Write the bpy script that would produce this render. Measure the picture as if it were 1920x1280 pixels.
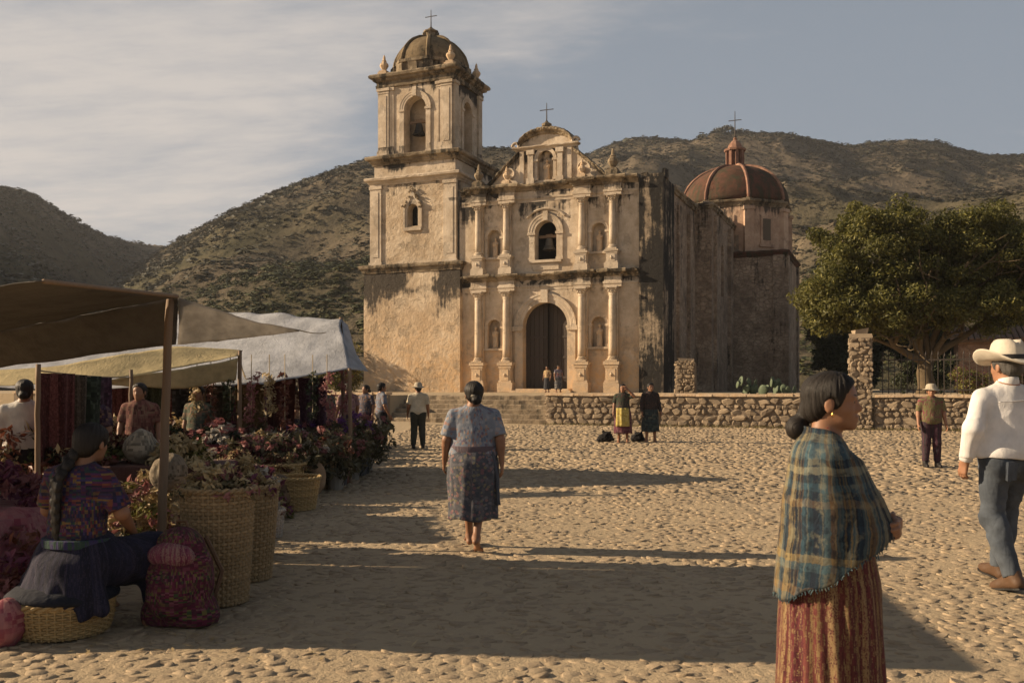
import bpy, bmesh, math, random
import numpy as np
from mathutils import Vector, Matrix, Euler
random.seed(7); rng = np.random.default_rng(7)
for o in list(bpy.data.objects): bpy.data.objects.remove(o)
SC = bpy.context.scene; COL = SC.collection
R = math.radians; PI = math.pi
# ---------------------------------------------------------------- camera
F = 1720.0
cam = bpy.data.cameras.new('camera'); camo = bpy.data.objects.new('camera', cam); COL.objects.link(camo)
camo.location = (0, 0, 1.5); camo.rotation_euler = (R(90), 0, 0)
cam.sensor_width = 36; cam.lens = F/1920*36; cam.shift_y = 82/1920; cam.clip_start = .05; cam.clip_end = 5000
cam.dof.use_dof = True; cam.dof.focus_distance = 20; cam.dof.aperture_fstop = 7.0
SC.camera = camo
# ---------------------------------------------------------------- world, sun, exposure
SUN_EL, SX, SY = 22.0, .9955, -.095           # shadows travel along (SX, SY) over the ground
world = bpy.data.worlds.new('World'); SC.world = world; world.use_nodes = True
wt = world.node_tree; wt.nodes.clear()
class T:
    def __init__(s, tree): s.t = tree
    def n(s, typ, p=None, i=None, o=0):
        nd = s.t.nodes.new('ShaderNode'+typ)
        for k, v in (p or {}).items(): setattr(nd, k, v)
        for k, v in (i or {}).items():
            if isinstance(v, bpy.types.NodeSocket): s.t.links.new(v, nd.inputs[k])
            else: nd.inputs[k].default_value = v
        return nd.outputs[o] if o is not None else nd
    def math(s, op, a, b=0.0, c=0.0, clamp=False): return s.n('Math', {'operation': op, 'use_clamp': clamp}, {0: a, 1: b, 2: c})
    def mix(s, f, a, b, mode='MIX'):
        nd = s.t.nodes.new('ShaderNodeMix'); nd.data_type = 'RGBA'; nd.blend_type = mode
        for k, v in ((0, f), (6, a), (7, b)):
            if isinstance(v, bpy.types.NodeSocket): s.t.links.new(v, nd.inputs[k])
            else: nd.inputs[k].default_value = v if k == 0 else (tuple(v)+(1,))[:4]
        return nd.outputs[2]
    def rng(s, v, a, b, c=0.0, d=1.0, smooth=True):
        return s.n('MapRange', {'interpolation_type': 'SMOOTHSTEP' if smooth else 'LINEAR'}, {0: v, 1: a, 2: b, 3: c, 4: d})
    def ramp(s, f, stops, const=False):
        nd = s.t.nodes.new('ShaderNodeValToRGB'); cr = nd.color_ramp
        if const: cr.interpolation = 'CONSTANT'
        while len(cr.elements) > 1: cr.elements.remove(cr.elements[-1])
        for k, (pos, c) in enumerate(stops):
            e = cr.elements[0] if k == 0 else cr.elements.new(pos)
            e.position = pos; e.color = (tuple(c)+(1,))[:4] if not isinstance(c, (int, float)) else (c, c, c, 1)
        s.t.links.new(f, nd.inputs[0]); return nd.outputs[0]
    def noise(s, vec, scale, detail=4.0, rough=.55, o=0, dist=0.0):
        return s.n('TexNoise', None, {'Vector': vec, 'Scale': scale, 'Detail': detail, 'Roughness': rough, 'Distortion': dist}, o)
    def mapv(s, vec, scale=(1, 1, 1), loc=(0, 0, 0), rot=(0, 0, 0)):
        return s.n('Mapping', None, {'Vector': vec, 'Scale': scale, 'Location': loc, 'Rotation': rot})
W = T(wt)
sky = W.n('TexSky', {'sky_type': 'NISHITA', 'sun_disc': False, 'sun_elevation': R(SUN_EL), 'sun_rotation': math.atan2(-SX, -SY) % (2*PI),
    'altitude': 1500.0, 'air_density': 1.0, 'dust_density': 1.6, 'ozone_density': 1.5})
tc = W.n('TexCoord', None, None, 0)
sep = W.n('SeparateXYZ', None, {0: tc}, None)
gz = W.math('ADD', W.math('MAXIMUM', sep.outputs[2], 0.0), .16)
pv = W.n('CombineXYZ', None, {0: W.math('DIVIDE', sep.outputs[0], gz), 1: W.math('DIVIDE', sep.outputs[1], gz), 2: 0.0})
c1 = W.noise(W.mapv(pv, (.55, 1.1, 1), (3.1, 1.7, 0), (0, 0, R(18))), 1.3, 9, .62, 0, .35)
c2 = W.noise(W.mapv(pv, (.35, .5, 1), (.4, 2.2, 0)), 1.0, 3, .5)
westward = W.rng(sep.outputs[0], .12, -.42, 0.0, 1.0)
cm = W.math('ADD', W.math('MULTIPLY', c1, .75), W.math('MULTIPLY', c2, .55))
cm = W.rng(W.math('ADD', cm, W.math('MULTIPLY', westward, .185)), .69, .885, 0.0, 1.0)
hz = W.rng(sep.outputs[2], .02, .15, .5, 1.0)
fine = W.noise(W.mapv(pv, (1.4, 4.5, 1), (7, 3, 0), (0, 0, R(14))), 2.2, 8, .68)
hz = W.math('MULTIPLY', hz, W.rng(sep.outputs[2], .27, .62, 1.0, .35))
cm = W.math('MULTIPLY', W.math('MULTIPLY', W.math('MULTIPLY', cm, W.rng(fine, .28, .62, .66, 1.0)), hz), .9)
grey = W.n('HueSaturation', None, {'Saturation': .8, 'Value': .44, 'Color': sky})
warm = W.mix(W.rng(sep.outputs[2], .3, .9, .62, .12), grey, (4.0, 4.65, 5.45))
skyc = W.mix(cm, warm, (7.0, 6.4, 5.95))
bg = W.n('Background', None, {'Color': skyc, 'Strength': .05})
W.n('OutputWorld', None, {0: bg}, None)
sun = bpy.data.lights.new('sun', 'SUN'); sun.energy = 5.0; sun.angle = R(.5); sun.color = (1.0, .775, .52)
suno = bpy.data.objects.new('sun', sun); COL.objects.link(suno)
sd = Vector((SX*math.cos(R(SUN_EL)), SY*math.cos(R(SUN_EL)), -math.sin(R(SUN_EL))))
suno.rotation_euler = sd.to_track_quat('-Z', 'Y').to_euler(); suno.location = (-30, 0, 30)
SC.view_settings.view_transform = 'Standard'; SC.view_settings.look = 'None'
SC.view_settings.exposure = .88; SC.view_settings.gamma = 1; SC.view_settings.use_curve_mapping = False
SC.render.engine = 'CYCLES'; SC.cycles.use_denoising = True; SC.cycles.max_bounces = 6; SC.cycles.diffuse_bounces = 3
SC.cycles.transparent_max_bounces = 6; SC.cycles.volume_bounces = 0; SC.cycles.caustics_reflective = False; SC.cycles.caustics_refractive = False
# ---------------------------------------------------------------- helpers: objects
def tag(o, label=None, cat=None, group=None, kind=None):
    if label: o['label'] = label
    if cat: o['category'] = cat
    if group: o['group'] = group
    if kind: o['kind'] = kind
    return o
def empty(name, loc=(0, 0, 0), rz=0, label=None, cat=None, group=None, parent=None):
    o = bpy.data.objects.new(name, None); COL.objects.link(o); o.location = loc; o.rotation_euler = (0, 0, rz); o.parent = parent
    o.empty_display_size = .2
    return tag(o, label, cat, group)
def kids(o): return [c for c in bpy.data.objects if c.parent == o]
def dup(root, loc, rz, label=None, group=None, scale=None, parent=None):
    r = root.copy(); COL.objects.link(r); r.location = loc; r.rotation_euler = (0, 0, rz); r.parent = parent
    if scale: r.scale = scale if not isinstance(scale, (int, float)) else (scale,)*3
    if label: r['label'] = label
    if group: r['group'] = group
    for ch in list(root.children):
        c = ch.copy(); COL.objects.link(c); c.parent = r
        for g in list(ch.children):
            d = g.copy(); COL.objects.link(d); d.parent = c
    return r
def hash3(i, j, k, seed):
    h = (i.astype(np.int64)*374761393 + j.astype(np.int64)*668265263 + k.astype(np.int64)*2147483647 + seed*974634777) & 0xffffffff
    h = ((h ^ (h >> 13))*1274126177) & 0xffffffff
    return ((h ^ (h >> 16)) & 0xffff)/65535.0
def vnoise(P, f=1.0, seed=0, octv=1, gain=.5):
    P = np.asarray(P, float); tot = np.zeros(len(P)); a = 1.0; s = 0
    for oc in range(octv):
        Q = P*f*(2**oc)+seed*13.7; I = np.floor(Q); w = Q-I; w = w*w*(3-2*w); I = I.astype(np.int64)
        v = 0
        for dx in (0, 1):
            for dy in (0, 1):
                for dz in (0, 1):
                    ww = (w[:, 0] if dx else 1-w[:, 0])*(w[:, 1] if dy else 1-w[:, 1])*(w[:, 2] if dz else 1-w[:, 2])
                    v = v+ww*hash3(I[:, 0]+dx, I[:, 1]+dy, I[:, 2]+dz, seed+oc)
        tot += a*(v-.5)*2; s += a; a *= gain
    return tot/s
class MB:
    """collects shapes and links them as one mesh object"""
    def __init__(s): s.v = []; s.f = []; s.mi = []; s.n = 0; s.cur = 0; s.att = []
    def add(s, V, Fc, att=None):
        V = np.asarray(V, float).reshape(-1, 3); s.v.append(V)
        for q in Fc: s.f.append([i+s.n for i in q]); s.mi.append(s.cur)
        s.att.append(np.full((len(V), 3), .5) if att is None else np.asarray(att, float).reshape(-1, 3)); s.n += len(V); return s
    def box(s, c, h, rz=0, jit=0, att=None):
        x, y, z = h; V = np.array([(-x,-y,-z),(x,-y,-z),(x,y,-z),(-x,y,-z),(-x,-y,z),(x,-y,z),(x,y,z),(-x,y,z)], float)
        if jit: V += rng.normal(0, jit, V.shape)
        ca, sa = math.cos(rz), math.sin(rz); V = np.c_[V[:, 0]*ca-V[:, 1]*sa, V[:, 0]*sa+V[:, 1]*ca, V[:, 2]]+np.array(c)
        return s.add(V, [(0,3,2,1),(4,5,6,7),(0,1,5,4),(1,2,6,5),(2,3,7,6),(3,0,4,7)], att)
    def bx(s, a, b): a = np.array(a, float); b = np.array(b, float); return s.box((a+b)/2, (b-a)/2)
    def rings(s, Rg, capa=True, capb=True, closed=True, att=None):
        """Rg: (m, n, 3) rings of points"""
        Rg = np.asarray(Rg, float); m, n = Rg.shape[:2]; Fc = []
        for i in range(m-1):
            for j in range(n if closed else n-1):
                a, b = i*n+j, i*n+(j+1) % n; Fc.append((a, b, b+n, a+n))
        if capa and closed: Fc.append(tuple(range(n-1, -1, -1)))
        if capb and closed: Fc.append(tuple((m-1)*n+j for j in range(n)))
        return s.add(Rg, Fc, att)
    def lathe(s, prof, n=24, c=(0, 0, 0), flute=0, ph=0, att=None):
        th = np.arange(n)/n*2*PI+ph; Rg = []
        for r, z in prof: Rg.append(np.c_[c[0]+r*np.cos(th), c[1]+r*np.sin(th), np.full(n, c[2]+z)])
        return s.rings(np.array(Rg), att=att)
    def tube(s, pts, rad, n=8, att=None, flat=1.0):
        pts = np.asarray(pts, float); m = len(pts); rad = np.broadcast_to(np.asarray(rad, float), (m,)); t = np.gradient(pts, axis=0)
        t /= np.linalg.norm(t, axis=1)[:, None]+1e-9
        up = np.array([0, 0, 1.0]) if abs(t[0][2]) < .9 else np.array([1.0, 0, 0]); Rg = []; th = np.arange(n)/n*2*PI
        a = np.cross(t[0], up); a /= np.linalg.norm(a)
        for i in range(m):
            a = a-t[i]*a.dot(t[i]); a /= np.linalg.norm(a)+1e-9; b = np.cross(t[i], a)
            Rg.append(pts[i]+rad[i]*(np.cos(th)[:, None]*a+flat*np.sin(th)[:, None]*b))
        return s.rings(np.array(Rg), att=att)
    def sheet(s, G, att=None):
        G = np.asarray(G, float); m, n = G.shape[:2]
        Fc = [(i*n+j, i*n+j+1, (i+1)*n+j+1, (i+1)*n+j) for i in range(m-1) for j in range(n-1)]
        return s.add(G, Fc, att)
    def prism(s, poly, a, b, axis=1):
        """poly: list of (p, q) extruded between a and b along the axis (x=0, y=1, z=2)"""
        n = len(poly); V = []
        for w in (a, b):
            for p, q in poly: V.append([(w, p, q), (p, w, q), (p, q, w)][axis])
        Fc = [(j, (j+1) % n, (j+1) % n+n, j+n) for j in range(n)]+[tuple(range(n-1, -1, -1)), tuple(range(n, 2*n))]
        return s.add(V, Fc)
    def mesh(s, name, mats, smooth=False):
        V = np.concatenate(s.v); me = bpy.data.meshes.new(name)
        me.from_pydata(V.tolist(), [], s.f)
        for m in (mats if isinstance(mats, (list, tuple)) else [mats]): me.materials.append(m)
        if any(s.mi): me.polygons.foreach_set('material_index', s.mi)
        at = me.attributes.new('fab', 'FLOAT_VECTOR', 'POINT'); at.data.foreach_set('vector', np.concatenate(s.att).ravel().astype(np.float32))
        me.polygons.foreach_set('use_smooth', [bool(smooth)]*len(me.polygons)); me.update(); return me
    def build(s, name, mats, parent=None, smooth=False, loc=(0, 0, 0), rot=(0, 0, 0), fix=False, sharp=None):
        me = s.mesh(name, mats, smooth)
        if fix or True:
            bm = bmesh.new(); bm.from_mesh(me); bmesh.ops.recalc_face_normals(bm, faces=bm.faces); bm.to_mesh(me); bm.free()
        if sharp: me.set_sharp_from_angle(angle=R(sharp))
        return link(name, me, parent, loc, rot)
def link(name, me, parent=None, loc=(0, 0, 0), rot=(0, 0, 0), scale=None):
    o = bpy.data.objects.new(name, me); COL.objects.link(o); o.parent = parent; o.location = loc; o.rotation_euler = rot
    if scale is not None: o.scale = scale
    return o
def arrmesh(name, V, Q, mat, smooth=True, att=None):
    """fast mesh from numpy vertex and quad/tri arrays"""
    me = bpy.data.meshes.new(name); V = np.asarray(V, np.float32); Q = np.asarray(Q, np.int32); k = Q.shape[1]
    me.vertices.add(len(V)); me.vertices.foreach_set('co', V.ravel()); me.loops.add(Q.size); me.loops.foreach_set('vertex_index', Q.ravel())
    me.polygons.add(len(Q)); me.polygons.foreach_set('loop_start', np.arange(len(Q), dtype=np.int32)*k)
    me.polygons.foreach_set('use_smooth', np.full(len(Q), smooth)); me.update(calc_edges=True)
    if att is not None:
        a = me.attributes.new('fab', 'FLOAT_VECTOR', 'POINT'); a.data.foreach_set('vector', np.asarray(att, np.float32).ravel())
    me.materials.append(mat); return me
# ---------------------------------------------------------------- helpers: signed-distance bodies
def cap(a, b, ra, rb=None, k=.03, cut=None): return dict(t='c', a=np.array(a, float), b=np.array(b, float), ra=ra, rb=ra if rb is None else rb, k=k, cut=cut)
def ell(c, r, k=.03, rot=None, sub=False, cut=None): return dict(t='e', c=np.array(c, float), r=np.array(r, float), k=k, rot=rot, sub=sub, cut=cut)
def prim_d(p, P):
    if p['t'] == 'c':
        ab = p['b']-p['a']; h = np.clip(((P-p['a'])@ab)/(ab@ab+1e-12), 0, 1)
        d = np.linalg.norm(P-p['a']-h[..., None]*ab, axis=-1)-(p['ra']+(p['rb']-p['ra'])*h)
    else:
        Q = P-p['c']
        if p['rot'] is not None: Q = Q@np.array(Euler(p['rot']).to_matrix())
        k0 = np.linalg.norm(Q/p['r'], axis=-1); k1 = np.linalg.norm(Q/(p['r']**2), axis=-1)+1e-9; d = k0*(k0-1)/k1
    if p['cut'] is not None:
        for (pt, nr) in p['cut']:
            nr = np.array(nr, float); nr /= np.linalg.norm(nr); d = np.maximum(d, (P-np.array(pt))@nr)
    return d
def sdf(prims, vox, cuts=None, smooth_it=1):
    lo = np.full(3, 1e9); hi = -lo
    def bb(p):
        if p['t'] == 'c': r = max(p['ra'], p['rb']); return np.minimum(p['a'], p['b'])-r, np.maximum(p['a'], p['b'])+r
        r = p['r'] if p['rot'] is None else np.full(3, p['r'].max()); return p['c']-r, p['c']+r
    for p in prims:
        if p.get('sub'): continue
        a, b = bb(p); lo = np.minimum(lo, a); hi = np.maximum(hi, b)
    lo -= 2.5*vox; hi += 2.5*vox; N = np.ceil((hi-lo)/vox).astype(int)+1
    D = np.full(N, .2, np.float32); ax = [lo[i]+np.arange(N[i])*vox for i in range(3)]
    for p in prims:
        a, b = bb(p); m = p['k']+2*vox
        i0 = np.clip(np.floor((a-m-lo)/vox).astype(int), 0, N-1); i1 = np.clip(np.ceil((b+m-lo)/vox).astype(int)+1, 1, N)
        P = np.stack(np.meshgrid(*[ax[i][i0[i]:i1[i]] for i in range(3)], indexing='ij'), -1)
        d = prim_d(p, P); S = D[i0[0]:i1[0], i0[1]:i1[1], i0[2]:i1[2]]; k = max(p['k'], 1e-5)
        if p.get('sub'):
            h = np.maximum(k-np.abs(S+d), 0)/k; S[...] = np.maximum(S, -d)+h*h*k*.25
        else:
            h = np.maximum(k-np.abs(S-d), 0)/k; S[...] = np.minimum(S, d)-h*h*k*.25
    if cuts:
        P = np.stack(np.meshgrid(*ax, indexing='ij'), -1)
        for pt, nr in cuts:
            nr = np.array(nr, float); nr /= np.linalg.norm(nr); D = np.maximum(D, (P-np.array(pt))@nr)
    return snets(D, lo, vox, smooth_it)
def snets(D, lo, vox, smooth_it=1):
    D = np.pad(D, 1, constant_values=.2); lo = lo-vox; I = D < 0; s = [slice(0, -1), slice(1, None)]
    cnt = 0
    for x in (0, 1):
        for y in (0, 1):
            for z in (0, 1): cnt = cnt+I[s[x], s[y], s[z]].astype(np.int8)
    act = (cnt > 0) & (cnt < 8); idx = np.full(act.shape, -1, np.int64); C = np.argwhere(act); idx[act] = np.arange(len(C))
    acc = np.zeros((len(C), 3)); num = np.zeros(len(C))
    offs = [(x, y, z) for x in (0, 1) for y in (0, 1) for z in (0, 1)]
    for a in offs:
        for ax_ in range(3):
            if a[ax_]: continue
            b = list(a); b[ax_] = 1
            da = D[tuple((C+a).T)]; db = D[tuple((C+b).T)]; m = (da < 0) != (db < 0); t = da/(da-db+1e-12)
            pt = np.array(a)+t[:, None]*(np.array(b)-np.array(a)); acc[m] += pt[m]; num[m] += 1
    V = lo+(C+acc/num[:, None])*vox; Q = []
    for ax_ in range(3):
        sa = [slice(None)]*3; sb = [slice(None)]*3; sa[ax_] = slice(0, -1); sb[ax_] = slice(1, None)
        A, B = I[tuple(sa)], I[tuple(sb)]; e = np.argwhere(A != B); fl = A[tuple(e.T)]
        u, w = (ax_+1) % 3, (ax_+2) % 3; q = []
        for du, dw in ((-1, -1), (0, -1), (0, 0), (-1, 0)):
            c = e.copy(); c[:, u] += du; c[:, w] += dw; q.append(idx[tuple(c.T)])
        q = np.stack(q, 1); q[~fl] = q[~fl][:, ::-1]; Q.append(q)
    Q = np.concatenate(Q)
    for _ in range(smooth_it):
        S = np.zeros_like(V); n = np.zeros(len(V))
        for a, b in ((0, 1), (1, 2), (2, 3), (3, 0)):
            np.add.at(S, Q[:, a], V[Q[:, b]]); np.add.at(n, Q[:, a], 1); np.add.at(S, Q[:, b], V[Q[:, a]]); np.add.at(n, Q[:, b], 1)
        V = .45*V+.55*S/np.maximum(n, 1)[:, None]
    return V, Q
def vnormals(V, Q):
    fn = np.cross(V[Q[:, 2]]-V[Q[:, 0]], V[Q[:, 3]]-V[Q[:, 1]]); N = np.zeros_like(V)
    for i in range(4): np.add.at(N, Q[:, i], fn)
    return N/(np.linalg.norm(N, axis=1)[:, None]+1e-12)
def cloth(V, Q, amp, f=(9, 9, 3), seed=0, octv=2, add=0):
    N = vnormals(V, Q); w = vnoise(V*4, 1, seed+5)[:, None]*.05; d = vnoise((V+w)*np.array(f), 1, seed, octv); d = .5*d+.7*(.35-np.abs(vnoise((V+w*1.5)*np.array(f)*.8, 1, seed+3, 1)))
    return V+N*(amp*d+add)[:, None]
def cyl(V, rad=.17, c=(0, 0)): return np.c_[np.arctan2(V[:, 0]-c[0], -(V[:, 1]-c[1]))*rad, V[:, 2], V[:, 1]]
def obj_arr(name, V, Q, mat, parent, att=None, smooth=True):
    return link(name, arrmesh(name, V, Q, mat, smooth, att if att is not None else cyl(V)), parent)
# ---------------------------------------------------------------- materials
def newmat(name):
    m = bpy.data.materials.new(name); m.use_nodes = True; m.node_tree.nodes.clear(); return m, T(m.node_tree)
def finish(t, col, rough=.8, bump=None, bstr=.5, bdist=.02, spec=.3, metal=0.0, extra=None, trans=None):
    i = {'Base Color': col if isinstance(col, bpy.types.NodeSocket) else (tuple(col)+(1,))[:4], 'Roughness': rough, 'Specular IOR Level': spec, 'Metallic': metal}
    for k, v in (extra or {}).items(): i[k] = v
    if bump is not None: i['Normal'] = t.n('Bump', None, {'Strength': bstr, 'Distance': bdist, 'Height': bump})
    sh = t.n('BsdfPrincipled', None, i)
    if trans:
        tr = t.n('BsdfTranslucent', None, {'Color': trans[1] if isinstance(trans[1], bpy.types.NodeSocket) else tuple(trans[1])+(1,)})
        sh = t.n('MixShader', None, {0: trans[0], 1: sh, 2: tr})
    t.n('OutputMaterial', None, {0: sh}, None)
def simple(name, c, rough=.8, var=.25, scale=8, bstr=.3, bdist=.01, spec=.3, metal=0.0):
    m, t = newmat(name); P = t.n('TexCoord', None, None, 3); n1 = t.noise(P, scale, 5, .6); n2 = t.noise(P, scale*5, 4, .6)
    oi = t.n('ObjectInfo', None, None, 5)
    f = t.math('ADD', t.math('MULTIPLY', n1, .7), t.math('MULTIPLY', oi, .3))
    col = t.mix(f, tuple(x*(1-var) for x in c), tuple(min(1, x*(1+var)) for x in c)); finish(t, col, rough, n2, bstr, bdist, spec, metal); return m
def plaster(name, light, dark, stain, bands, amt=1.0, base=0.0, lowwarm=None, bump=.9, stone=0.0, fine=1.0, mod=(.25, 1.35)):
    """weathered lime plaster: mottling, eroded patches, black streaks hanging from the cornices at the heights in bands"""
    m, t = newmat(name); P = t.n('TexCoord', None, None, 3); z = t.n('SeparateXYZ', None, {0: P}, 2)
    big = t.noise(P, .55, 5, .6); mid = t.noise(P, 2.6, 6, .65); fin = t.noise(P, 14*fine, 6, .65)
    col = t.mix(t.rng(t.math('ADD', t.math('MULTIPLY', big, .6), t.math('MULTIPLY', mid, .4)), .38, .64), dark, light)
    if lowwarm: col = t.mix(t.math('MULTIPLY', t.rng(z, lowwarm[1], lowwarm[2], 1.0, 0.0), t.rng(mid, .25, .7)), col, lowwarm[0])
    col = t.mix(t.math('MULTIPLY', t.rng(fin, .52, .72), .28), col, tuple(c*.5 for c in dark))
    pal = t.noise(P, 1.1, 8, .7); col = t.mix(t.math('MULTIPLY', t.rng(pal, .57, .66), .3), col, tuple(min(1, c*1.15) for c in light))
    gry = t.noise(P, .75, 9, .72); col = t.mix(t.math('MULTIPLY', t.rng(gry, .55, .60), .42), col, (dark[0]*.62, dark[1]*.66, dark[2]*.72))
    pit = t.n('TexVoronoi', None, {'Vector': P, 'Scale': 3.2}, 0); col = t.mix(t.math('MULTIPLY', t.rng(t.math('ADD', pit, t.math('MULTIPLY', fin, .5)), .36, .28), .5), col, tuple(c*.35 for c in dark))
    st = t.noise(t.mapv(P, (1.5, 1.5, .16)), 1.6, 7, .68); st2 = t.noise(P, 3.5, 8, .7)
    hs = t.math('DIVIDE', z, 27.0)
    stops = [(0.0, base)]
    for (zt, ln, am) in sorted(bands): stops += [(max(0, (zt-ln)/27), base), ((zt-.02)/27, am), ((zt+.05)/27, base)]
    rmp = t.ramp(hs, stops[:31]) if len(stops) > 1 else None
    rr = t.math('MULTIPLY', rmp, 1.0) if rmp is not None else base
    sm = t.math('ADD', t.math('ADD', t.math('MULTIPLY', st, .8), t.math('MULTIPLY', st2, .35)), t.math('MULTIPLY', t.math('MULTIPLY', rr, t.rng(t.noise(P, .32, 3, .6), .36, .62, *mod)), .42))
    sm = t.math('MULTIPLY', t.rng(sm, .715, .87), amt)
    col = t.mix(sm, col, stain)
    h = t.math('ADD', t.math('ADD', t.math('MULTIPLY', mid, .8), t.math('MULTIPLY', fin, .35)), t.math('MULTIPLY', t.rng(gry, .55, .60), -.25))
    if stone:
        vo = t.n('TexVoronoi', {'feature': 'DISTANCE_TO_EDGE'}, {'Vector': t.mapv(P, (1, 1, 1.5)), 'Scale': stone}); e = t.rng(vo, 0.0, .12)
        h = t.math('ADD', h, t.math('MULTIPLY', e, .5)); col = t.mix(t.math('MULTIPLY', t.math('MULTIPLY', t.math('SUBTRACT', 1.0, e), .4), t.rng(big, .4, .6)), col, tuple(c*.4 for c in dark))
    finish(t, col, .93, h, bump, .06, .15); return m
BANDS = [(8.62, 3.0, .95), (14.25, 1.6, .7), (12.75, 1.8, .9), (15.6, .9, .8), (20.7, 1.2, .8), (7.45, .9, .65), (21.8, .8, 1.0), (16.6, 2.2, .9)]
L, Dk, St = (.62, .525, .41), (.42, .335, .24), (.045, .04, .035)
M = {}
FB = [(7.72, 1.0, .7), (13.0, 2.2, .95), (15.45, 1.4, .8), (16.6, .9, .95)]
M['plaster'] = plaster('weathered cream plaster', L, Dk, St, FB, 1.0, .08, ((.58, .37, .19), 1.0, 7.5))
M['belfry'] = plaster('weathered belfry plaster', L, Dk, St, [(20.6, 1.6, .85), (15.6, .9, .8)], 1.0, .1)
M['tower'] = plaster('rough cream tower plaster', (.60, .50, .375), (.41, .315, .215), St, [(8.62, 3.4, .86), (14.2, 1.8, .7)], .95, .12, ((.56, .37, .20), 1.0, 9.0), bump=1.6, fine=.6, mod=(-.15, 1.35))
M['trim'] = plaster('carved pale stone', (.60, .51, .40), (.42, .34, .25), St, [(7.7, .8, .5), (13.0, 1.0, .6), (16.6, 1.0, .7)], .8, .02, ((.6, .42, .25), 1.0, 7.5), bump=.7, fine=1.4)
M['cornice'] = plaster('mossy cornice stone', (.36, .29, .20), (.15, .115, .075), (.035, .032, .026), [], .9, .42, bump=1.2)
M['mould'] = plaster('black mould over plaster', (.40, .32, .23), (.22, .175, .125), (.028, .026, .024), [], 1.0, .7, bump=1.3, mod=(.7, 1.15))
M['nave'] = plaster('bare rubble nave wall', (.50, .39, .29), (.25, .19, .14), (.03, .028, .025), [(13.3, 4.0, .45)], .9, .26, bump=1.4, stone=2.7)
M['chapel'] = plaster('rosy chapel plaster', (.55, .40, .29), (.40, .27, .19), St, [(15.0, 1.3, .8), (11.4, 1.6, .6)], .9, .15, bump=.9)
M['dome'] = plaster('lichen covered dome', (.22, .165, .10), (.115, .085, .05), (.03, .027, .02), [], .9, .25, bump=1.2)
M['red_dome'] = plaster('faded red dome', (.135, .06, .042), (.07, .044, .03), (.05, .05, .032), [], .9, .42, bump=1.2, mod=(.8, 1.2))
M['inside'] = simple('dimmed window panel', (.12, .095, .07), .95)  # for solid window panels, the dimness is put into the brown
M['dark'] = simple('painted opening darkness', (.012, .011, .01), .95)  # near-black colour painted in place of the unlit depth of openings
M['dark_bronze'] = simple('dark bronze', (.022, .022, .022), .6, .3, 6, .2, spec=.3); M['bronze'] = simple('old bronze', (.075, .07, .06), .6, .3, 6, .2, spec=.4)
M['iron'] = simple('rusty iron', (.05, .04, .033), .7, .4, 10)
M['timber'] = simple('grey timber', (.17, .12, .08), .85, .35, 9, .5)
def woodmat(name, c):
    m, t = newmat(name); P = t.n('TexCoord', None, None, 3); g = t.noise(t.mapv(P, (9, 9, .7)), 3, 7, .65); b = t.noise(P, 1.2, 4)
    oi = t.n('ObjectInfo', None, None, 5); f = t.math('ADD', t.math('MULTIPLY', g, .7), t.math('MULTIPLY', oi, .35))
    finish(t, t.mix(f, tuple(x*.45 for x in c), tuple(x*1.5 for x in c)), .75, g, .5, .01, .3); return m
M['door'] = woodmat('dark door timber', (.05, .038, .03)); M['pole'] = woodmat('worn pole wood', (.20, .135, .085))
def stonemat(name, a, b, moss=0.0):
    m, t = newmat(name); P = t.n('TexCoord', None, None, 3); A = t.n('Attribute', {'attribute_name': 'fab'}, None, 1); oi = t.n('ObjectInfo', None, None, 5)
    r = t.math('FRACT', t.math('ADD', t.n('SeparateXYZ', None, {0: A}, 0), oi)); n1 = t.noise(P, 5, 6, .65); n2 = t.noise(P, 40, 5, .65)
    f = t.math('ADD', t.math('MULTIPLY', r, .55), t.math('MULTIPLY', n1, .45)); col = t.mix(f, a, b)
    col = t.mix(t.math('MULTIPLY', t.rng(n2, .5, .7), .35), col, tuple(x*.55 for x in a))
    finish(t, col, .9, t.math('ADD', t.math('MULTIPLY', n2, .4), n1), .6, .02, .25); return m
M['cobble'] = stonemat('cobblestone', (.25, .19, .125), (.40, .31, .205))
M['rubble'] = stonemat('rubble stone', (.13, .10, .072), (.40, .31, .21))
M['mortar'] = simple('crumbling mortar', (.20, .155, .11), .95, .4, 5, .8, .03)
m_, t_ = newmat('dusty plaza earth'); P_ = t_.n('TexCoord', None, None, 3)
n1_ = t_.noise(P_, .35, 6, .6); n2_ = t_.noise(P_, 6, 7, .65); n3_ = t_.noise(P_, 45, 5, .65); n2_ = t_.math('ADD', n2_, t_.math('MULTIPLY', t_.noise(t_.mapv(P_, (9, 15, 9)), 1, 5, .6), .8))
c_ = t_.mix(t_.rng(t_.math('ADD', t_.math('MULTIPLY', n1_, .5), t_.math('MULTIPLY', n2_, .5)), .35, .65), (.26, .20, .132), (.39, .305, .20))
finish(t_, c_, .95, t_.math('ADD', n2_, t_.math('MULTIPLY', n3_, .4)), .8, .03, .15); M['earth'] = m_
m_, t_ = newmat('dry scrub hillside'); P_ = t_.n('TexCoord', None, None, 3); z_ = t_.n('SeparateXYZ', None, {0: P_}, 2)
n1_ = t_.noise(P_, .012, 7, .62); n2_ = t_.noise(P_, .075, 8, .68); n3_ = t_.noise(P_, .4, 6, .65)
c_ = t_.mix(t_.rng(n2_, .38, .62), (.070, .058, .041), (.150, .119, .083))
c_ = t_.mix(t_.math('MULTIPLY', t_.rng(t_.math('ADD', n1_, t_.math('MULTIPLY', n2_, .35)), .6, .78), t_.rng(z_, 10, 95, .6, .15)), c_, (.050, .052, .022))
c_ = t_.mix(t_.math('MULTIPLY', t_.rng(n3_, .55, .68), .6), c_, (.03, .032, .017))
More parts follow.
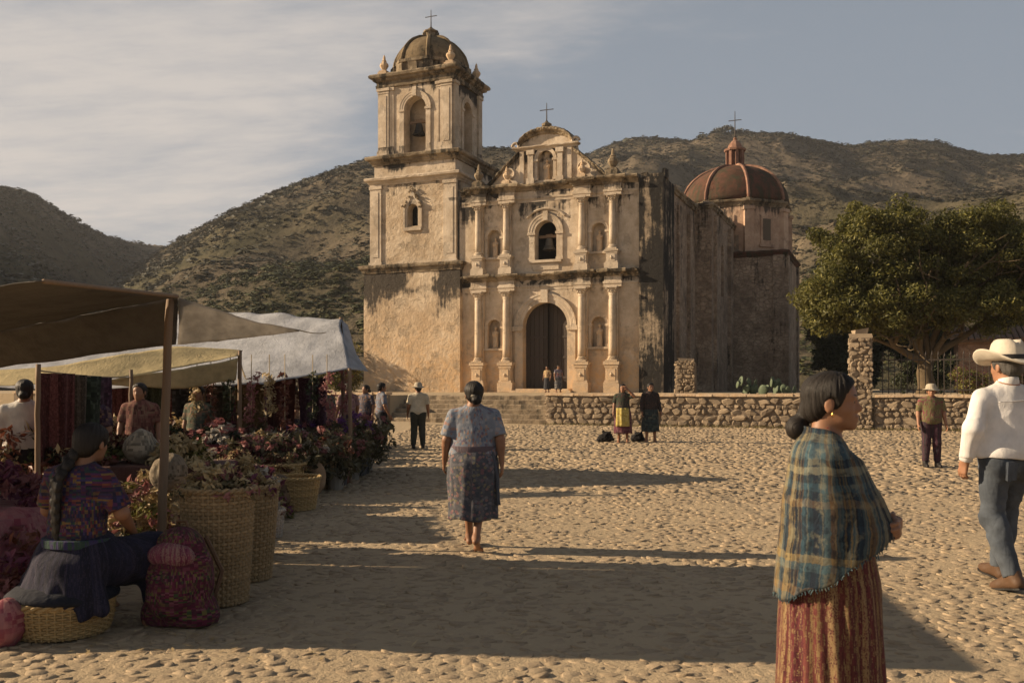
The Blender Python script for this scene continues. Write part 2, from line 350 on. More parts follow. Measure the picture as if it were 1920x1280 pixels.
finish(t_, c_, .95, t_.math('ADD', n2_, t_.math('MULTIPLY', n3_, .4)), 1.0, 1.6, .05); M['hill'] = m_
def leafmat(name, a, b, tr=.35):
    m, t = newmat(name); A = t.n('Attribute', {'attribute_name': 'fab'}, None, 1); oi = t.n('ObjectInfo', None, None, 5)
    r = t.math('FRACT', t.math('ADD', t.n('SeparateXYZ', None, {0: A}, 0), oi)); col = t.mix(r, a, b)
    finish(t, col, .55, spec=.35, trans=(tr, col) if tr else None); return m
M['leaf'] = leafmat('tree leaf', (.052, .058, .014), (.235, .215, .058), .38)
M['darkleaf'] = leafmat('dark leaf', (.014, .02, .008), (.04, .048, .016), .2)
M['shrub'] = leafmat('hill shrub', (.030, .031, .017), (.053, .052, .028), 0)
M['shrub_green'] = leafmat('green lower shrub', (.034, .040, .014), (.105, .105, .036), 0)
M['cactus'] = simple('grey green cactus', (.10, .13, .08), .7, .3, 6)
M['grass'] = leafmat('dry grass', (.08, .075, .025), (.2, .16, .07), .2)
M['bark'] = simple('rough bark', (.13, .095, .055), .95, .45, 7, 1.0, .04)
# fabrics: attribute fab = (metres around, metres up, depth)
def fabric(name, kind, cols, rough=.9, wv=1.0, scale=1.0, trans=None):
    m, t = newmat(name); A = t.n('Attribute', {'attribute_name': 'fab'}, None, 1); sp = t.n('SeparateXYZ', None, {0: A}, None); u, v = sp.outputs[0], sp.outputs[1]
    P = t.n('TexCoord', None, None, 3); nz = t.noise(P, 6, 5, .6); fz = t.noise(P, 160, 3, .6)
    def cell(su, sv, off=0.0):
        cu = t.math('FLOOR', t.math('MULTIPLY', u, su)); cv = t.math('FLOOR', t.math('MULTIPLY', v, sv))
        return t.n('TexWhiteNoise', {'noise_dimensions': '3D'}, {'Vector': t.n('CombineXYZ', None, {0: cu, 1: cv, 2: off})}, 0)
    if kind == 'plain':
        col = t.mix(t.rng(nz, .3, .7), tuple(c*.8 for c in cols[0]), tuple(min(1, c*1.1) for c in cols[0]))
    elif kind == 'cells':
        st = [(i/len(cols), c) for i, c in enumerate(cols)]
        a = t.ramp(cell(95*scale, 48*scale), st, True); b = t.ramp(cell(30*scale, 85*scale, 3.0), st, True)
        col = t.mix(t.rng(nz, .45, .55), a, b)
        band = t.rng(t.math('SINE', t.math('MULTIPLY', v, 46*scale)), .1, .5); col = t.mix(t.math('MULTIPLY', band, .45), col, cols[0])
    elif kind == 'stripes':
        st = [(i/len(cols), c) for i, c in enumerate(cols)]
        a = t.ramp(cell(75*scale, .01), st, True); b = t.ramp(cell(210*scale, 45, 2.0), st, True); col = t.mix(t.rng(fz, .4, .62), a, b)
    elif kind == 'plaid':
        wob = t.math('MULTIPLY', t.math('SUBTRACT', t.noise(P, 9, 5, .65), .5), .05)
        st = [(i/len(cols), c) for i, c in enumerate(cols)]
        uu = t.math('ADD', u, wob); vv = t.math('ADD', v, wob)
        def band(x, f, off): return t.n('TexWhiteNoise', {'noise_dimensions': '1D'}, {'W': t.math('ADD', t.math('FLOOR', t.math('MULTIPLY', x, f)), off)}, 0)
        a = t.ramp(band(uu, 24*scale, 1.5), st, True); b = t.ramp(band(vv, 19*scale, 7.5), st, True)
        wf = t.math('GREATER_THAN', t.math('SINE', t.math('MULTIPLY', t.math('ADD', u, v), 900.0)), 0.0)
        col = t.mix(.5, a, b); col = t.mix(t.math('MULTIPLY', wf, .2), col, a)
        fine = t.ramp(band(uu, 90*scale, 2.5), st, True); col = t.mix(.25, col, fine); pt = t.noise(P, 17, 5, .65); col = t.mix(t.math('MULTIPLY', t.rng(pt, .52, .64), .32), col, cols[4]); col = t.mix(t.math('MULTIPLY', t.rng(pt, .47, .36), .65), col, cols[2])
    elif kind == 'print':
        vo = t.n('TexVoronoi', None, {'Vector': A, 'Scale': 30*scale}, None); st = [(i/len(cols), c) for i, c in enumerate(cols)]
        r = t.n('SeparateXYZ', None, {0: vo.outputs[1]}, 0); a = t.ramp(r, st, True); d = t.rng(vo.outputs[0], .45, .6)
        col = t.mix(d, a, cols[0]); n9 = t.noise(A, 14*scale, 4, .6); col = t.mix(t.math('MULTIPLY', t.rng(n9, .5, .6), .5), col, cols[1])
    elif kind == 'denim':
        col = t.mix(t.rng(nz, .3, .7), tuple(c*.65 for c in cols[0]), tuple(c*1.35 for c in cols[0])); col = t.mix(t.math('MULTIPLY', fz, .3), col, cols[1])
    w = t.math('MULTIPLY', t.math('SINE', t.math('MULTIPLY', u, 1500.0)), t.math('SINE', t.math('MULTIPLY', v, 1500.0)))
    h = t.math('ADD', t.math('MULTIPLY', fz, .7), t.math('MULTIPLY', w, .15*wv))
    h = t.math('ADD', h, t.math('MULTIPLY', t.noise(t.mapv(P, (7, 7, 3.4), (0, 0, 0), (.3, .5, 0)), 1.3, 3, .5, 0, 1.6), 5.5)); finish(t, col, rough, h, .5*wv, .005, .2, extra={'Sheen Weight': .02}, trans=(trans, col) if trans else None); return m
def skinmat(name, c):
    m, t = newmat(name); P = t.n('TexCoord', None, None, 3); n1 = t.noise(P, 18, 4); n2 = t.noise(P, 220, 3)
    col = t.mix(n1, tuple(x*.85 for x in c), tuple(x*1.12 for x in c)); finish(t, col, .52, n2, .15, .002, .35, extra={'Subsurface Weight': .08, 'Subsurface Radius': (.02, .008, .004), 'Subsurface Scale': .3}); return m
def hairmat(name, c):
    m, t = newmat(name); A = t.n('Attribute', {'attribute_name': 'fab'}, None, 1); n = t.noise(t.mapv(A, (420, 14, 14)), 1, 4, .6)
    col = t.mix(n, tuple(x*.4 for x in c), tuple(x*1.9 for x in c)); finish(t, col, .55, n, .8, .006, .28); return m
M['skin'] = skinmat('brown skin', (.25, .125, .07)); M['skin_tan'] = skinmat('sun tanned skin', (.30, .15, .085))
M['hair'] = hairmat('black hair', (.012, .009, .007)); M['greyhair'] = hairmat('greying hair', (.06, .055, .05))
M['eye'] = simple('dark eye', (.02, .012, .01), .2, .1, 5, 0, spec=.6); M['gold'] = simple('gold earring', (.7, .42, .12), .35, .1, 5, 0, metal=1.0)
M['leather'] = simple('scuffed leather', (.10, .055, .03), .6, .35, 12); M['blackleather'] = simple('black leather', (.018, .016, .015), .5, .3, 12)
# ================================================================ SETTING
A = R(22.5); CX, CY = 1.96, 54.1; CA, SA = math.cos(A), math.sin(A)
def church_xy(u, v): return CX+CA*u+SA*v, CY-SA*u+CA*v
TZ = 1.08                                        # terrace level
def undul(x, y): return .018*np.sin(x*.55+1.3)*np.cos(y*.43)+.012*np.sin(x*1.3+y*.9)
M['step'] = plaster('worn step stone', (.34, .27, .19), (.2, .155, .105), (.05, .045, .035), [], .8, .3, bump=1.3)
# --- ground sheet and plaza
b = MB(); b.sheet([[(-1500, -300, -.07), (1500, -300, -.07)], [(-1500, 1500, -.07), (1500, 1500, -.07)]])
tag(b.build('ground', M['earth']), kind='structure')
gx, gy = np.meshgrid(np.arange(-26, 34.1, .3), np.arange(-6, 38.1, .3)); gz_ = undul(gx, gy)+.008*vnoise(np.c_[gx.ravel()*3, gy.ravel()*3, 0*gx.ravel()], 1, 3, 2).reshape(gx.shape)
b = MB(); b.sheet(np.stack([gx, gy, gz_], -1)); plaza = tag(b.build('plaza', M['earth'], smooth=True), kind='structure')
def stone_tpl(n, seed, rings=((1, 0), (.93, .55), (.55, 1.0))):
    r = np.random.default_rng(seed); th = np.arange(n)/n*2*PI+r.uniform(-.25, .25, n); rad = r.uniform(.68, 1.12, n); V = []
    for k, z in rings:
        for j in range(n): V.append((k*rad[j]*math.cos(th[j]), k*rad[j]*math.sin(th[j]), z*(1+r.uniform(-.15, .15)*(z > 0))))
    V.append((0, 0, 1.03)); m = len(rings); Fc = []
    for i in range(m-1):
        for j in range(n):
            a, c = i*n+j, i*n+(j+1) % n; Fc += [(a, c, c+n), (a, c+n, a+n)]
    for j in range(n): Fc.append(((m-1)*n+j, (m-1)*n+(j+1) % n, m*n))
    return np.array(V), np.array(Fc)
# --- cobbles: positions on jittered rows that curve a little
def field(y0, y1, sp):
    out = []; y = y0
    while y < y1:
        w = .70*y+1.0; xs = np.arange(max(-w, -3.6), w, sp*1.22)+random.uniform(0, sp)
        out.append(np.c_[xs, np.full(len(xs), y)]); y += sp*.82
    P = np.concatenate(out); P += rng.normal(0, sp*.2, P.shape); return P
near = field(3.9, 12.5, .080); far = field(12.6, 34.6, .128)
far = far[(far[:, 1] < 30.6) | ((far[:, 0]-1.96)*SA+(far[:, 1]-54.1)*CA < -17.9)]
order = np.argsort(np.hypot(near[:, 0], near[:, 1])); near = near[order]
ch = [arrmesh('cobble', *stone_tpl(7, 40+i, ((1, 0), (.96, .7), (.86, .97))), M['cobble'], i % 2 == 0, np.full((22, 3), i/8)) for i in range(8)]
for i, (x, y) in enumerate(near[:300]):
    s = .052*random.uniform(.7, 1.4); o = link('cobble', ch[i % 8], plaza, (x, y, undul(x, y)-.012), (random.gauss(0, .09), random.gauss(0, .09), random.uniform(0, 6)), (s*1.25, s*.9, .0155*random.uniform(.6, 1.15)))
def cobble_mass(P, n, size, h, tilt, seed):
    tp = [stone_tpl(n, seed+i, ((1, 0), (.96, .7), (.86, .97)) if n > 6 else ((1, 0), (.88, .95))) for i in range(12)]; m = len(tp[0][0]); N = len(P)
    pick = rng.integers(0, 12, N); V = np.array([t[0] for t in tp])[pick]; Fc = np.array([t[1] for t in tp])[pick]
    a = rng.uniform(0, 2*PI, N); s = size*rng.uniform(.65, 1.45, N); ca, sa = np.cos(a), np.sin(a)
    X = (V[..., 0]*ca[:, None]-V[..., 1]*sa[:, None])*s[:, None]*1.18; Y = (V[..., 0]*sa[:, None]+V[..., 1]*ca[:, None])*s[:, None]*.92
    Z = V[..., 2]*(h*rng.uniform(.35, 1.15, N))[:, None]; tx, ty = rng.normal(0, tilt, N), rng.normal(0, tilt, N)
    Z = Z+(X*tx[:, None]+Y*ty[:, None])*(V[..., 2] > 0)-.012; X = X+P[:, :1]; Y = Y+P[:, 1:2]; Z = Z+undul(P[:, 0], P[:, 1])[:, None]
    Q = (Fc+(np.arange(N)*m)[:, None, None]).reshape(-1, 3); c = np.repeat(rng.random(N), m)
    return np.stack([X, Y, Z], -1).reshape(-1, 3), Q, np.stack([c, c, c], 1)
V, Q, at = cobble_mass(near[300:], 7, .051, .0155, .12, 60); tag(link('cobbles', arrmesh('cobbles', V, Q, M['cobble'], True, at), plaza), kind='stuff')
V, Q, at = cobble_mass(far, 6, .078, .0195, .15, 80); tag(link('cobbles', arrmesh('cobbles', V, Q, M['cobble'], True, at), plaza), kind='stuff')
# --- terrace with its stone retaining wall and steps (church frame)
def cempty(name, *a, **k): return empty(name, (CX, CY, 0), -A, *a, **k)
terr = tag(cempty('terrace'), kind='structure')
b = MB(); b.bx((-45, -15.6, -.05), (60, 70, TZ)); b.bx((-45, -17.45, -.05), (-.4, -15.6, TZ)); b.bx((6.6, -17.45, -.05), (60, -15.6, TZ))
b.build('terrace_fill', M['earth'], terr)
sm = [arrmesh('stone', *stone_tpl(8, 140+i, ((1, 0), (1.0, .55), (.8, .95))), M['rubble'], False, np.full((25, 3), i/10)) for i in range(10)]
def face_stones(root, u0, u1, v, z0, z1, h, norm=(0, -1), lim=300, seed=3, sv=1.0):
    r = random.Random(seed); z = z0; n = 0; extra = MB()
    while z < z1-.05:
        hh = h*r.uniform(.6, 1.4); hh = min(hh, z1-z); u = u0
        while u < u1-.05:
            w = hh*r.uniform(.7, 2.3); w = min(w, u1-u+.02); k = r.randrange(10)
            pu, pz = u+w/2, z+hh/2+r.uniform(-.03, .03)
            if norm == (0, -1): loc, rot = (pu, v, pz), (R(90), r.choice((0, PI/2*0+PI)), 0)
            rot = Euler((R(90), 0, 0)) if norm == (0, -1) else Euler((0, R(-90), 0))
            loc = (pu, v, pz) if norm == (0, -1) else (v, pu, pz)
            q = rot.to_matrix()@Euler((r.gauss(0, .14), r.gauss(0, .14), r.uniform(-.35, .35)+r.choice((0, PI)))).to_matrix()
            if n < lim:
                sx, sy = (w*.56, hh*.56) if norm == (0, -1) else (hh*.56, w*.56)
                link('stone', sm[k], root, loc, q.to_euler(), (sx, sy, r.uniform(.05, .12)*sv)); n += 1
            u += w
        z += hh
wall = cempty('retaining_wall', 'long low rubble stone retaining wall right of the steps, with pale flat coping', 'wall')
WU0, WU1 = 6.6, 17.56
b = MB(); b.bx((WU0, -17.62, -.05), (WU1, -17.4, 1.1)); b.build('wall_core', M['mortar'], wall)
face_stones(wall, WU0, WU1, -17.6, .02, 1.08, .185, seed=5)
face_stones(wall, -17.6, -16.2, WU0+.02, .02, 1.05, .24, norm=(-1, 0), seed=6)
def coping(root, u0, u1, v0, v1, z, seed=1):
    r = random.Random(seed); u = u0
    while u < u1-.1:
        w = min(r.uniform(.5, .95), u1-u); q = MB(); q.box((u+w/2, (v0+v1)/2+r.uniform(-.02, .02), z+r.uniform(-.008, .012)), (w/2-.008, (v1-v0)/2, .05), 0, .007); q.build('coping_stone', M['trim'], root); u += w
coping(wall, WU0-.05, WU1, -17.72, -17.25, 1.15)
wall2 = cempty('retaining_wall', 'rubble stone retaining wall beyond the tall stone pillar, under the iron railing', 'wall')
b = MB(); b.bx((18.35, -17.62, -.05), (31, -17.4, 1.1)); b.build('wall_core', M['mortar'], wall2)
face_stones(wall2, 18.35, 31, -17.6, .02, 1.08, .2, seed=8); coping(wall2, 18.35, 31, -17.72, -17.25, 1.15, 4)
wall3 = cempty('retaining_wall', 'rubble stone wall left of the steps, half hidden behind the market people', 'wall')
b = MB(); b.bx((-22, -17.62, -.05), (-.4, -17.4, 1.1)); b.build('wall_core', M['mortar'], wall3)
face_stones(wall3, -8.2, -.4, -17.6, .02, 1.08, .26, seed=9); coping(wall3, -22, -.4, -17.72, -17.25, 1.15, 7)
pil = cempty('stone_pillar', 'tall rough stone gate pillar standing at the wall in front of the big tree', 'pillar')
b = MB(); b.bx((17.58, -17.7, -.05), (18.27, -16.95, 3.1)); b.build('pillar_core', M['mortar'], pil)
face_stones(pil, 17.56, 18.29, -17.69, .02, 3.1, .15, seed=10, lim=150, sv=.8); face_stones(pil, -17.7, -16.95, 17.59, .02, 3.1, .15, norm=(-1, 0), seed=11, lim=140, sv=.8)
b = MB(); b.box((17.92, -17.33, 3.15), (.36, .36, .06), 0, .03); b.box((17.88, -17.33, 3.26), (.22, .24, .07), .2, .04); b.build('cap_stone', M['rubble'], pil)
steps = tag(cempty('terrace_steps'), kind='structure')
for i in range(6):
    b = MB(); z1 = TZ*(i+1)/6; v0 = -17.6+.33*i; G = []
    n = 26; us = np.linspace(-.4, 6.6, n); jv = rng.normal(0, .018, n); jz = rng.normal(0, .01, n); V = []
    for (dv, z) in ((0, z1-.2), (0, z1-.03), (.03, z1), (.5, z1)): G.append(np.c_[us, v0+dv+jv*(dv < .1), z+jz*(z > z1-.05)])
    b.sheet(np.array(G)); b.build('step', M['step'], steps)
# railing on the wall beyond the pillar
rail = cempty('iron_railing', 'rusty iron bar railing on top of the wall beyond the stone pillar', 'railing')
u = 18.6
while u < 30:
    b = MB(); hh = 1.35+random.uniform(-.04, .04); b.tube([(u, -17.15, 1.1), (u+random.uniform(-.02, .02), -17.15, 1.15+hh)], .014, 5); b.lathe([(.001, 0), (.03, .03), (.02, .07), (.001, .16)], 5, (u, -17.15, 1.12+hh)); b.build('bar', M['iron'], rail); u += .19
for z in (1.35, 2.35):
    b = MB(); b.box((24.4, -17.15, z), (5.9, .012, .02)); b.build('rail', M['iron'], rail)
# --- hills: a height field in (x/y, y)
def crest(px, pts): return np.interp(px, [p[0] for p in pts], [p[1] for p in pts])
LAYERS = [
 ([(-400, 250), (0, 340), (280, 520), (700, 700)], 230, [(-500, 270), (-200, 300), (-60, 335), (0, 350), (55, 360), (100, 386), (150, 418), (200, 440), (240, 452), (280, 457), (340, 462), (420, 500), (560, 560), (700, 640), (900, 715)], .8),
 (230, 110, [(-700, 380), (-200, 430), (0, 462), (60, 480), (100, 510), (140, 560), (240, 660), (400, 720)], 1.1),
 (330, 85, [(60, 720), (150, 600), (215, 525), (260, 492), (300, 470), (350, 440), (420, 403), (500, 366), (560, 342), (620, 320), (690, 298), (760, 284), (830, 277), (905, 276), (985, 281), (1060, 305), (1150, 350), (1250, 430), (1400, 560), (1550, 700)], 1.0),
 (500, 130, [(700, 560), (880, 320), (985, 310), (1080, 296), (1120, 282), (1150, 268), (1190, 258), (1250, 261), (1300, 265), (1340, 256), (1400, 250), (1440, 254), (1470, 257), (1530, 265), (1590, 272), (1650, 266), (1700, 261), (1760, 268), (1850, 290), (1900, 292), (1960, 284), (2200, 250), (2700, 300)], 1.0),
 (290, 90, [(1250, 720), (1400, 600), (1500, 430), (1600, 385), (1750, 372), (1900, 350), (2100, 330), (2700, 330)], 1.0)]
def hill_z(k, Y):
    px = 960+k*F; z = np.full(k.shape, -2.0); P = np.c_[(k*Y).ravel(), Y.ravel(), 0*Y.ravel()]
    n1 = vnoise(P, .011, 21, 3).reshape(k.shape); n2 = vnoise(P, .045, 31, 4).reshape(k.shape); n3 = 1-np.abs(vnoise(P, .021, 41, 3)).reshape(k.shape)*2
    for Yc, Yb, pts, sh in LAYERS:
        if isinstance(Yc, list): Yc = crest(px, Yc); Yb = Yc-Yb
        H = 1.5+(722-crest(px, pts))/F*Yc; t = (Y-Yb)/(Yc-Yb)
        g = np.where(t < 1, np.clip(t, 0, 1)**1.08, np.clip(1-(t-1)*.9, 0, 1)); env = np.clip(t*2.5, 0, 1)*np.clip((1-t)*3.2, 0, 1)
        h = H*g+env*(n1*.16+n3*.10-.03)*H*sh+env*n2*2.2; h = h+n2*.5*np.clip(t*3, 0, 1); z = np.maximum(z, np.where(t > 0, h, -2))
    return z
ks = np.linspace(-.86, .86, 860); Ys = np.concatenate([np.linspace(84, 340, 170), np.linspace(343, 700, 70)])
K, YY = np.meshgrid(ks, Ys); ZZ = hill_z(K, YY); XX = K*YY
n_, m_ = K.shape; ii = (np.arange(n_-1)[:, None]*m_+np.arange(m_-1)).ravel(); Q = np.stack([ii, ii+1, ii+m_+1, ii+m_], 1)
tag(link('hills', arrmesh('hills', np.stack([XX, YY, ZZ], -1).reshape(-1, 3), Q, M['hill'], True)), kind='structure')
# shrubs over the slopes, far too many to count
def tuft(seed, n, ls=1.0):
    """a rough scrub bush: n leaf-clump triangles over a dome"""
    r = np.random.default_rng(seed); d = r.normal(0, 1, (n, 3)); d[:, 2] = np.abs(d[:, 2])*.9-.12; d /= np.linalg.norm(d, axis=1)[:, None]; P = d*r.uniform(.55, 1.0, (n, 1)); nr = d*.55+np.array([0, 0, .7])+r.normal(0, .28, (n, 3)); nr /= np.linalg.norm(nr, axis=1)[:, None]
    t = np.cross(nr, r.normal(0, 1, (n, 3))); t /= np.linalg.norm(t, axis=1)[:, None]; q = np.cross(nr, t); L = r.uniform(.3, .6, (n, 1))*ls; V = np.stack([P-t*L*.9-q*L*.5, P+t*L*.9-q*L*.4, P+q*L], 1).reshape(-1, 3); V[:, 2] = V[:, 2]*.8; return V, np.arange(n*3).reshape(-1, 3)
def shrubs(k, Y, zz, n, seed, sc=1.0, ls=1.0):
    tp = [tuft(seed+i, n, ls) for i in range(8)]; N = len(k); pk = rng.integers(0, 8, N); V = np.array([t[0] for t in tp])[pk]; Fc = np.array([t[1] for t in tp])[pk]; sz = (.20+rng.gamma(1.6, .19, N))*sc*(.75+Y/600)
    V = V*sz[:, None, None]*np.array([1.2, 1.2, 1.0])+np.stack([k*Y, Y, zz], 1)[:, None, :]; m = V.shape[1]; c = np.repeat(np.clip(rng.random(N), 0, .98), m); return V.reshape(-1, 3), (Fc+(np.arange(N)*m)[:, None, None]).reshape(-1, 3), np.stack([c]*3, 1)
M_ = 0; NB = 115000; bk = rng.uniform(-.62, .62, NB); bY = 92+(rng.random(NB)**.7)*420; bz = hill_z(bk, bY)
dn = vnoise(np.c_[bk*bY, bY, 0*bY], .02, 77, 3); keep = (bz > 2) & (rng.random(NB) < .68+dn*.7); bk, bY, bz = bk[keep], bY[keep], bz[keep]
sk = []
for Yc, kk in ((330, np.arange(250, 1100, 6)), (0, np.arange(0, 290, 6)), (500, np.arange(1100, 1920, 6))):
    p = kk+rng.uniform(-5, 5, len(kk)); p = p[rng.random(len(p)) < .75]; sk.append(((p-960)/F, (np.full(len(p), Yc-2.0) if Yc else crest(p, LAYERS[0][0])-2)+rng.uniform(-6, 2, len(p))))
kk = np.concatenate([s[0] for s in sk]); yy = np.concatenate([s[1] for s in sk]); zz = hill_z(kk, yy)
nearb = bY < 165; V, Q, at = shrubs(bk[nearb], bY[nearb], bz[nearb]-.1, 46, 200, 1.1, .62); tag(link('hillside_shrubs', arrmesh('hillside_shrubs', V, Q, M['shrub_green'], False, at)), 'greener bushes thick on the lowest slopes behind the church', None, None, 'stuff')
parts = [shrubs(bk[~nearb], bY[~nearb], bz[~nearb]-.1, 11, 220), shrubs(kk, yy, zz, 16, 240, 1.5)]; off = 0; Vs, Qs, As = [], [], []
for V, Q, at in parts: Vs.append(V); Qs.append(Q+off); As.append(at); off += len(V)
tag(link('hillside_shrubs', arrmesh('hillside_shrubs', np.concatenate(Vs), np.concatenate(Qs), M['shrub'], False, np.concatenate(As))), 'olive scrub bushes scattered all over the dry hillsides', None, None, 'stuff')
# ================================================================ CHURCH (u along the facade, v into the nave, z up)
church = cempty('church', 'old stone colonial church with a bell tower, carved facade and red dome', 'church')
def wallface(b, u0, u1, z0, z1, ops, v, depth, top=None, seg=.5, side='v', back=True, flip=False):
    """a wall front with arched openings cut through it, their reveals, and optionally their back; ops: (uc, hw, zbot, zspring)"""
    def P(u, z, d=0.0): return (u, v+d, z) if side == 'v' else (v+(-d if not flip else d), u, z)
    us = set(np.linspace(u0, u1, max(2, int((u1-u0)/seg)+1)).round(4))
    for uc, hw, zb, zs in ops: us = {x for x in us if not (uc-hw-.02 < x < uc+hw+.02)}
    for uc, hw, zb, zs in ops: us |= {round(uc-hw*math.cos(a), 4) for a in np.linspace(0, PI, 17)}
    us = sorted(us); tf = top if top else (lambda u: z1)
    def az(o, u): return o[3]+math.sqrt(max(0, o[1]**2-(u-o[0])**2))
    for a, c in zip(us[:-1], us[1:]):
        mid = (a+c)/2; inside = sorted([o for o in ops if abs(mid-o[0]) < o[1]], key=lambda o: o[2]); za, zc = z0, z0
        for o in inside:
            if o[2] > za+.01: b.add([P(a, za), P(c, zc), P(c, o[2]), P(a, o[2])], [(0, 1, 2, 3)])
            b.add([P(a, o[2]), P(c, o[2]), P(c, o[2], depth), P(a, o[2], depth)], [(0, 1, 2, 3)])
            b.add([P(a, az(o, a)), P(c, az(o, c)), P(c, az(o, c), depth), P(a, az(o, a), depth)], [(0, 1, 2, 3)])
            if back: b.add([P(a, o[2], depth), P(c, o[2], depth), P(c, az(o, c), depth), P(a, az(o, a), depth)], [(0, 1, 2, 3)])
            za, zc = az(o, a), az(o, c)
        b.add([P(a, za), P(c, zc), P(c, tf(c)), P(a, tf(a))], [(0, 1, 2, 3)])
    for uc, hw, zb, zs in ops:
        for s in (-1, 1): b.add([P(uc+s*hw, zb), P(uc+s*hw, zb, depth), P(uc+s*hw, zs, depth), P(uc+s*hw, zs)], [(0, 1, 2, 3)])
def run_profile(b, path, prof, seg=.3, jit=.012, closed=False, seed=1):
    """a moulding: profile (out, z) swept along a plan path [(u, v)], outward = right-hand side of travel; edges worn by noise"""
    r = np.random.default_rng(seed); pts = [np.array(p, float) for p in path]; n = len(pts); Rg = []
    def nrm(a, c): d = (c-a)/np.linalg.norm(c-a); return np.array([d[1], -d[0]])
    segs = [(pts[i], pts[(i+1) % n]) for i in range(n if closed else n-1)]; st = []
    for i, (a, c) in enumerate(segs):
        N = nrm(a, c); pa = nrm(*segs[i-1]) if (i > 0 or closed) else N; m0 = (N+pa)/(1+N.dot(pa))
        nx = nrm(*segs[(i+1) % len(segs)]) if (i < len(segs)-1 or closed) else N; m1 = (N+nx)/(1+N.dot(nx))
        k = max(1, int(np.linalg.norm(c-a)/seg))
        for j in range(k): st.append((a+(c-a)*j/k, m0 if j == 0 else N))
        if i == len(segs)-1 and not closed: st.append((c, m1))
    for p, m in st:
        Rg.append([(p[0]+m[0]*o+r.normal(0, jit)*.5, p[1]+m[1]*o+r.normal(0, jit)*.5, z+r.normal(0, jit)) for o, z in prof])
    Rg = np.array(Rg)
    if closed: Rg = np.concatenate([Rg, Rg[:1]])
    b.rings(Rg, not closed, not closed)
def block(b, u0, u1, v0, v1, z0, z1): b.bx((u0, v0, z0), (u1, v1, z1))
def cornice_prof(z0, z1, out, back=-.05):
    h = z1-z0; return [(back, z0), (.05, z0), (.08, z0+.18*h), (out*.45, z0+.34*h), (out*.5, z0+.5*h), (out*.92, z0+.62*h), (out, z0+.86*h), (out*.9, z1), (back, z1+.06)]
def jag(b, u0, u1, v0, v1, z, seed, amp=.22, along='u'):
    """broken masonry left along the top of a wall"""
    r = random.Random(seed); a = u0 if along == 'u' else v0; e = u1 if along == 'u' else v1
    while a < e:
        w = r.uniform(.25, .7); h = abs(r.gauss(0, amp))+.03; w = min(w, e-a+.05)
        c = (a+w/2, (v0+v1)/2, z+h/2-.03) if along == 'u' else ((u0+u1)/2, a+w/2, z+h/2-.03)
        b.box(c, (w/2, (v1-v0)/2*r.uniform(.7, 1), h/2+.03) if along == 'u' else ((u1-u0)/2*r.uniform(.7, 1), w/2, h/2+.03), 0, .03); a += w
def arch_trim(b, uc, hw, zs, w, v, out, n=18, side='v', zb=None, imp=True):
    """archivolt band of width w round an arch, with jambs down to zb and imposts"""
    def P(u, z, d): return (u, v-d, z) if side == 'v' else (v+d, u, z)
    Rg = []
    for a in np.linspace(0, PI, n):
        ca, sa = -math.cos(a), math.sin(a); prof = [(hw-.003, -.05), (hw-.003, out*.6), (hw+w*.35, out*.6), (hw+w*.4, out*.8), (hw+w*.75, out*.8), (hw+w*.8, out), (hw+w, out), (hw+w, -.05)]
        Rg.append([P(uc+ca*r, zs+sa*r, d) for r, d in prof])
    b.rings(np.array(Rg))
    if zb is not None:
        for s in (-1, 1):
            a, c = sorted((uc+s*(hw-.003), uc+s*(hw+w*.9)))
            if side == 'v': b.bx((a, v-out*.75, zb), (c, v+.05, zs-.12)); b.bx((a-.05, v-out*1.4, zs-.12), (c+.05, v+.05, zs+.02)); b.bx((a-.03, v-out*1.2, zb), (c+.03, v+.05, zb+.16))
            else: b.bx((v-.05, a, zb), (v+out*.75, c, zs-.12)); b.bx((v-.05, a-.05, zs-.12), (v+out*1.4, c+.05, zs+.02))
# ---- tower base
TU0, TU1, TV0, TV1 = -12.19, -5.4, -.36, 6.2
b = MB()
wallface(b, TU0, TU1, TZ-.1, 8.6, [], TV0, .5, seg=.8); block(b, TU0, TU1, TV0+.006, TV1, TZ-.1, 8.6); b.build('tower_base', M['tower'], church)
b = MB(); run_profile(b, [(TU0, TV1), (TU0, TV0), (TU1, TV0), (TU1, TV1)], cornice_prof(8.55, 9.05, .27), seed=3); block(b, TU0, TU1, TV0, TV1, 8.61, 9.03); b.build('tower_cornice', M['cornice'], church)
# ---- tower middle stage
S0, S1, SV0, SV1 = -11.82, -5.80, -.08, 5.8
b = MB(); wallface(b, S0, S1, 9.0, 14.3, [(-8.78, .375, 11.45, 12.45)], SV0, .7, seg=.6, back=True)
block(b, S0, S0+.4, SV0+.7, SV1, 9.0, 14.3); block(b, S1-.4, S1, SV0+.004, SV1, 9.0, 14.3); block(b, S0, S1-.41, SV1-.4, SV1, 9, 14.3); b.build('tower_shaft', M['tower'], church)
b = MB(); block(b, -9.155, -8.40, .55, .60, 11.4, 12.9); b.build('slit_shadow', M['dark'], church); bpy.data.objects['slit_shadow'].name = 'window_dark_panel'  # black panel inside the slit paints the darkness of the window
for a, c in ((S0-.04, S0+.78), (S1-.84, S1+.04)):
    b = MB(); block(b, a, c, SV0-.09, SV0+.1, 9.03, 14.2); block(b, a-.06, c+.06, SV0-.15, SV0+.1, 9.03, 9.28); block(b, a-.05, c+.05, SV0-.14, SV0+.1, 13.92, 14.12)
    block(b, a+.2, c-.2, SV0-.12, SV0, 9.6, 13.7); b.build('corner_pilaster', M['trim'], church)
b = MB(); o8 = [(.375, 11.35), (.66, 11.2), (.66, 12.55), (.5, 12.95), (.22, 13.15), (.1, 13.5), (0, 13.75)]
ring = [(-8.78+s*x, z) for s in (1,) for x, z in o8]+[(-8.78-x, z) for x, z in o8[::-1][1:]]
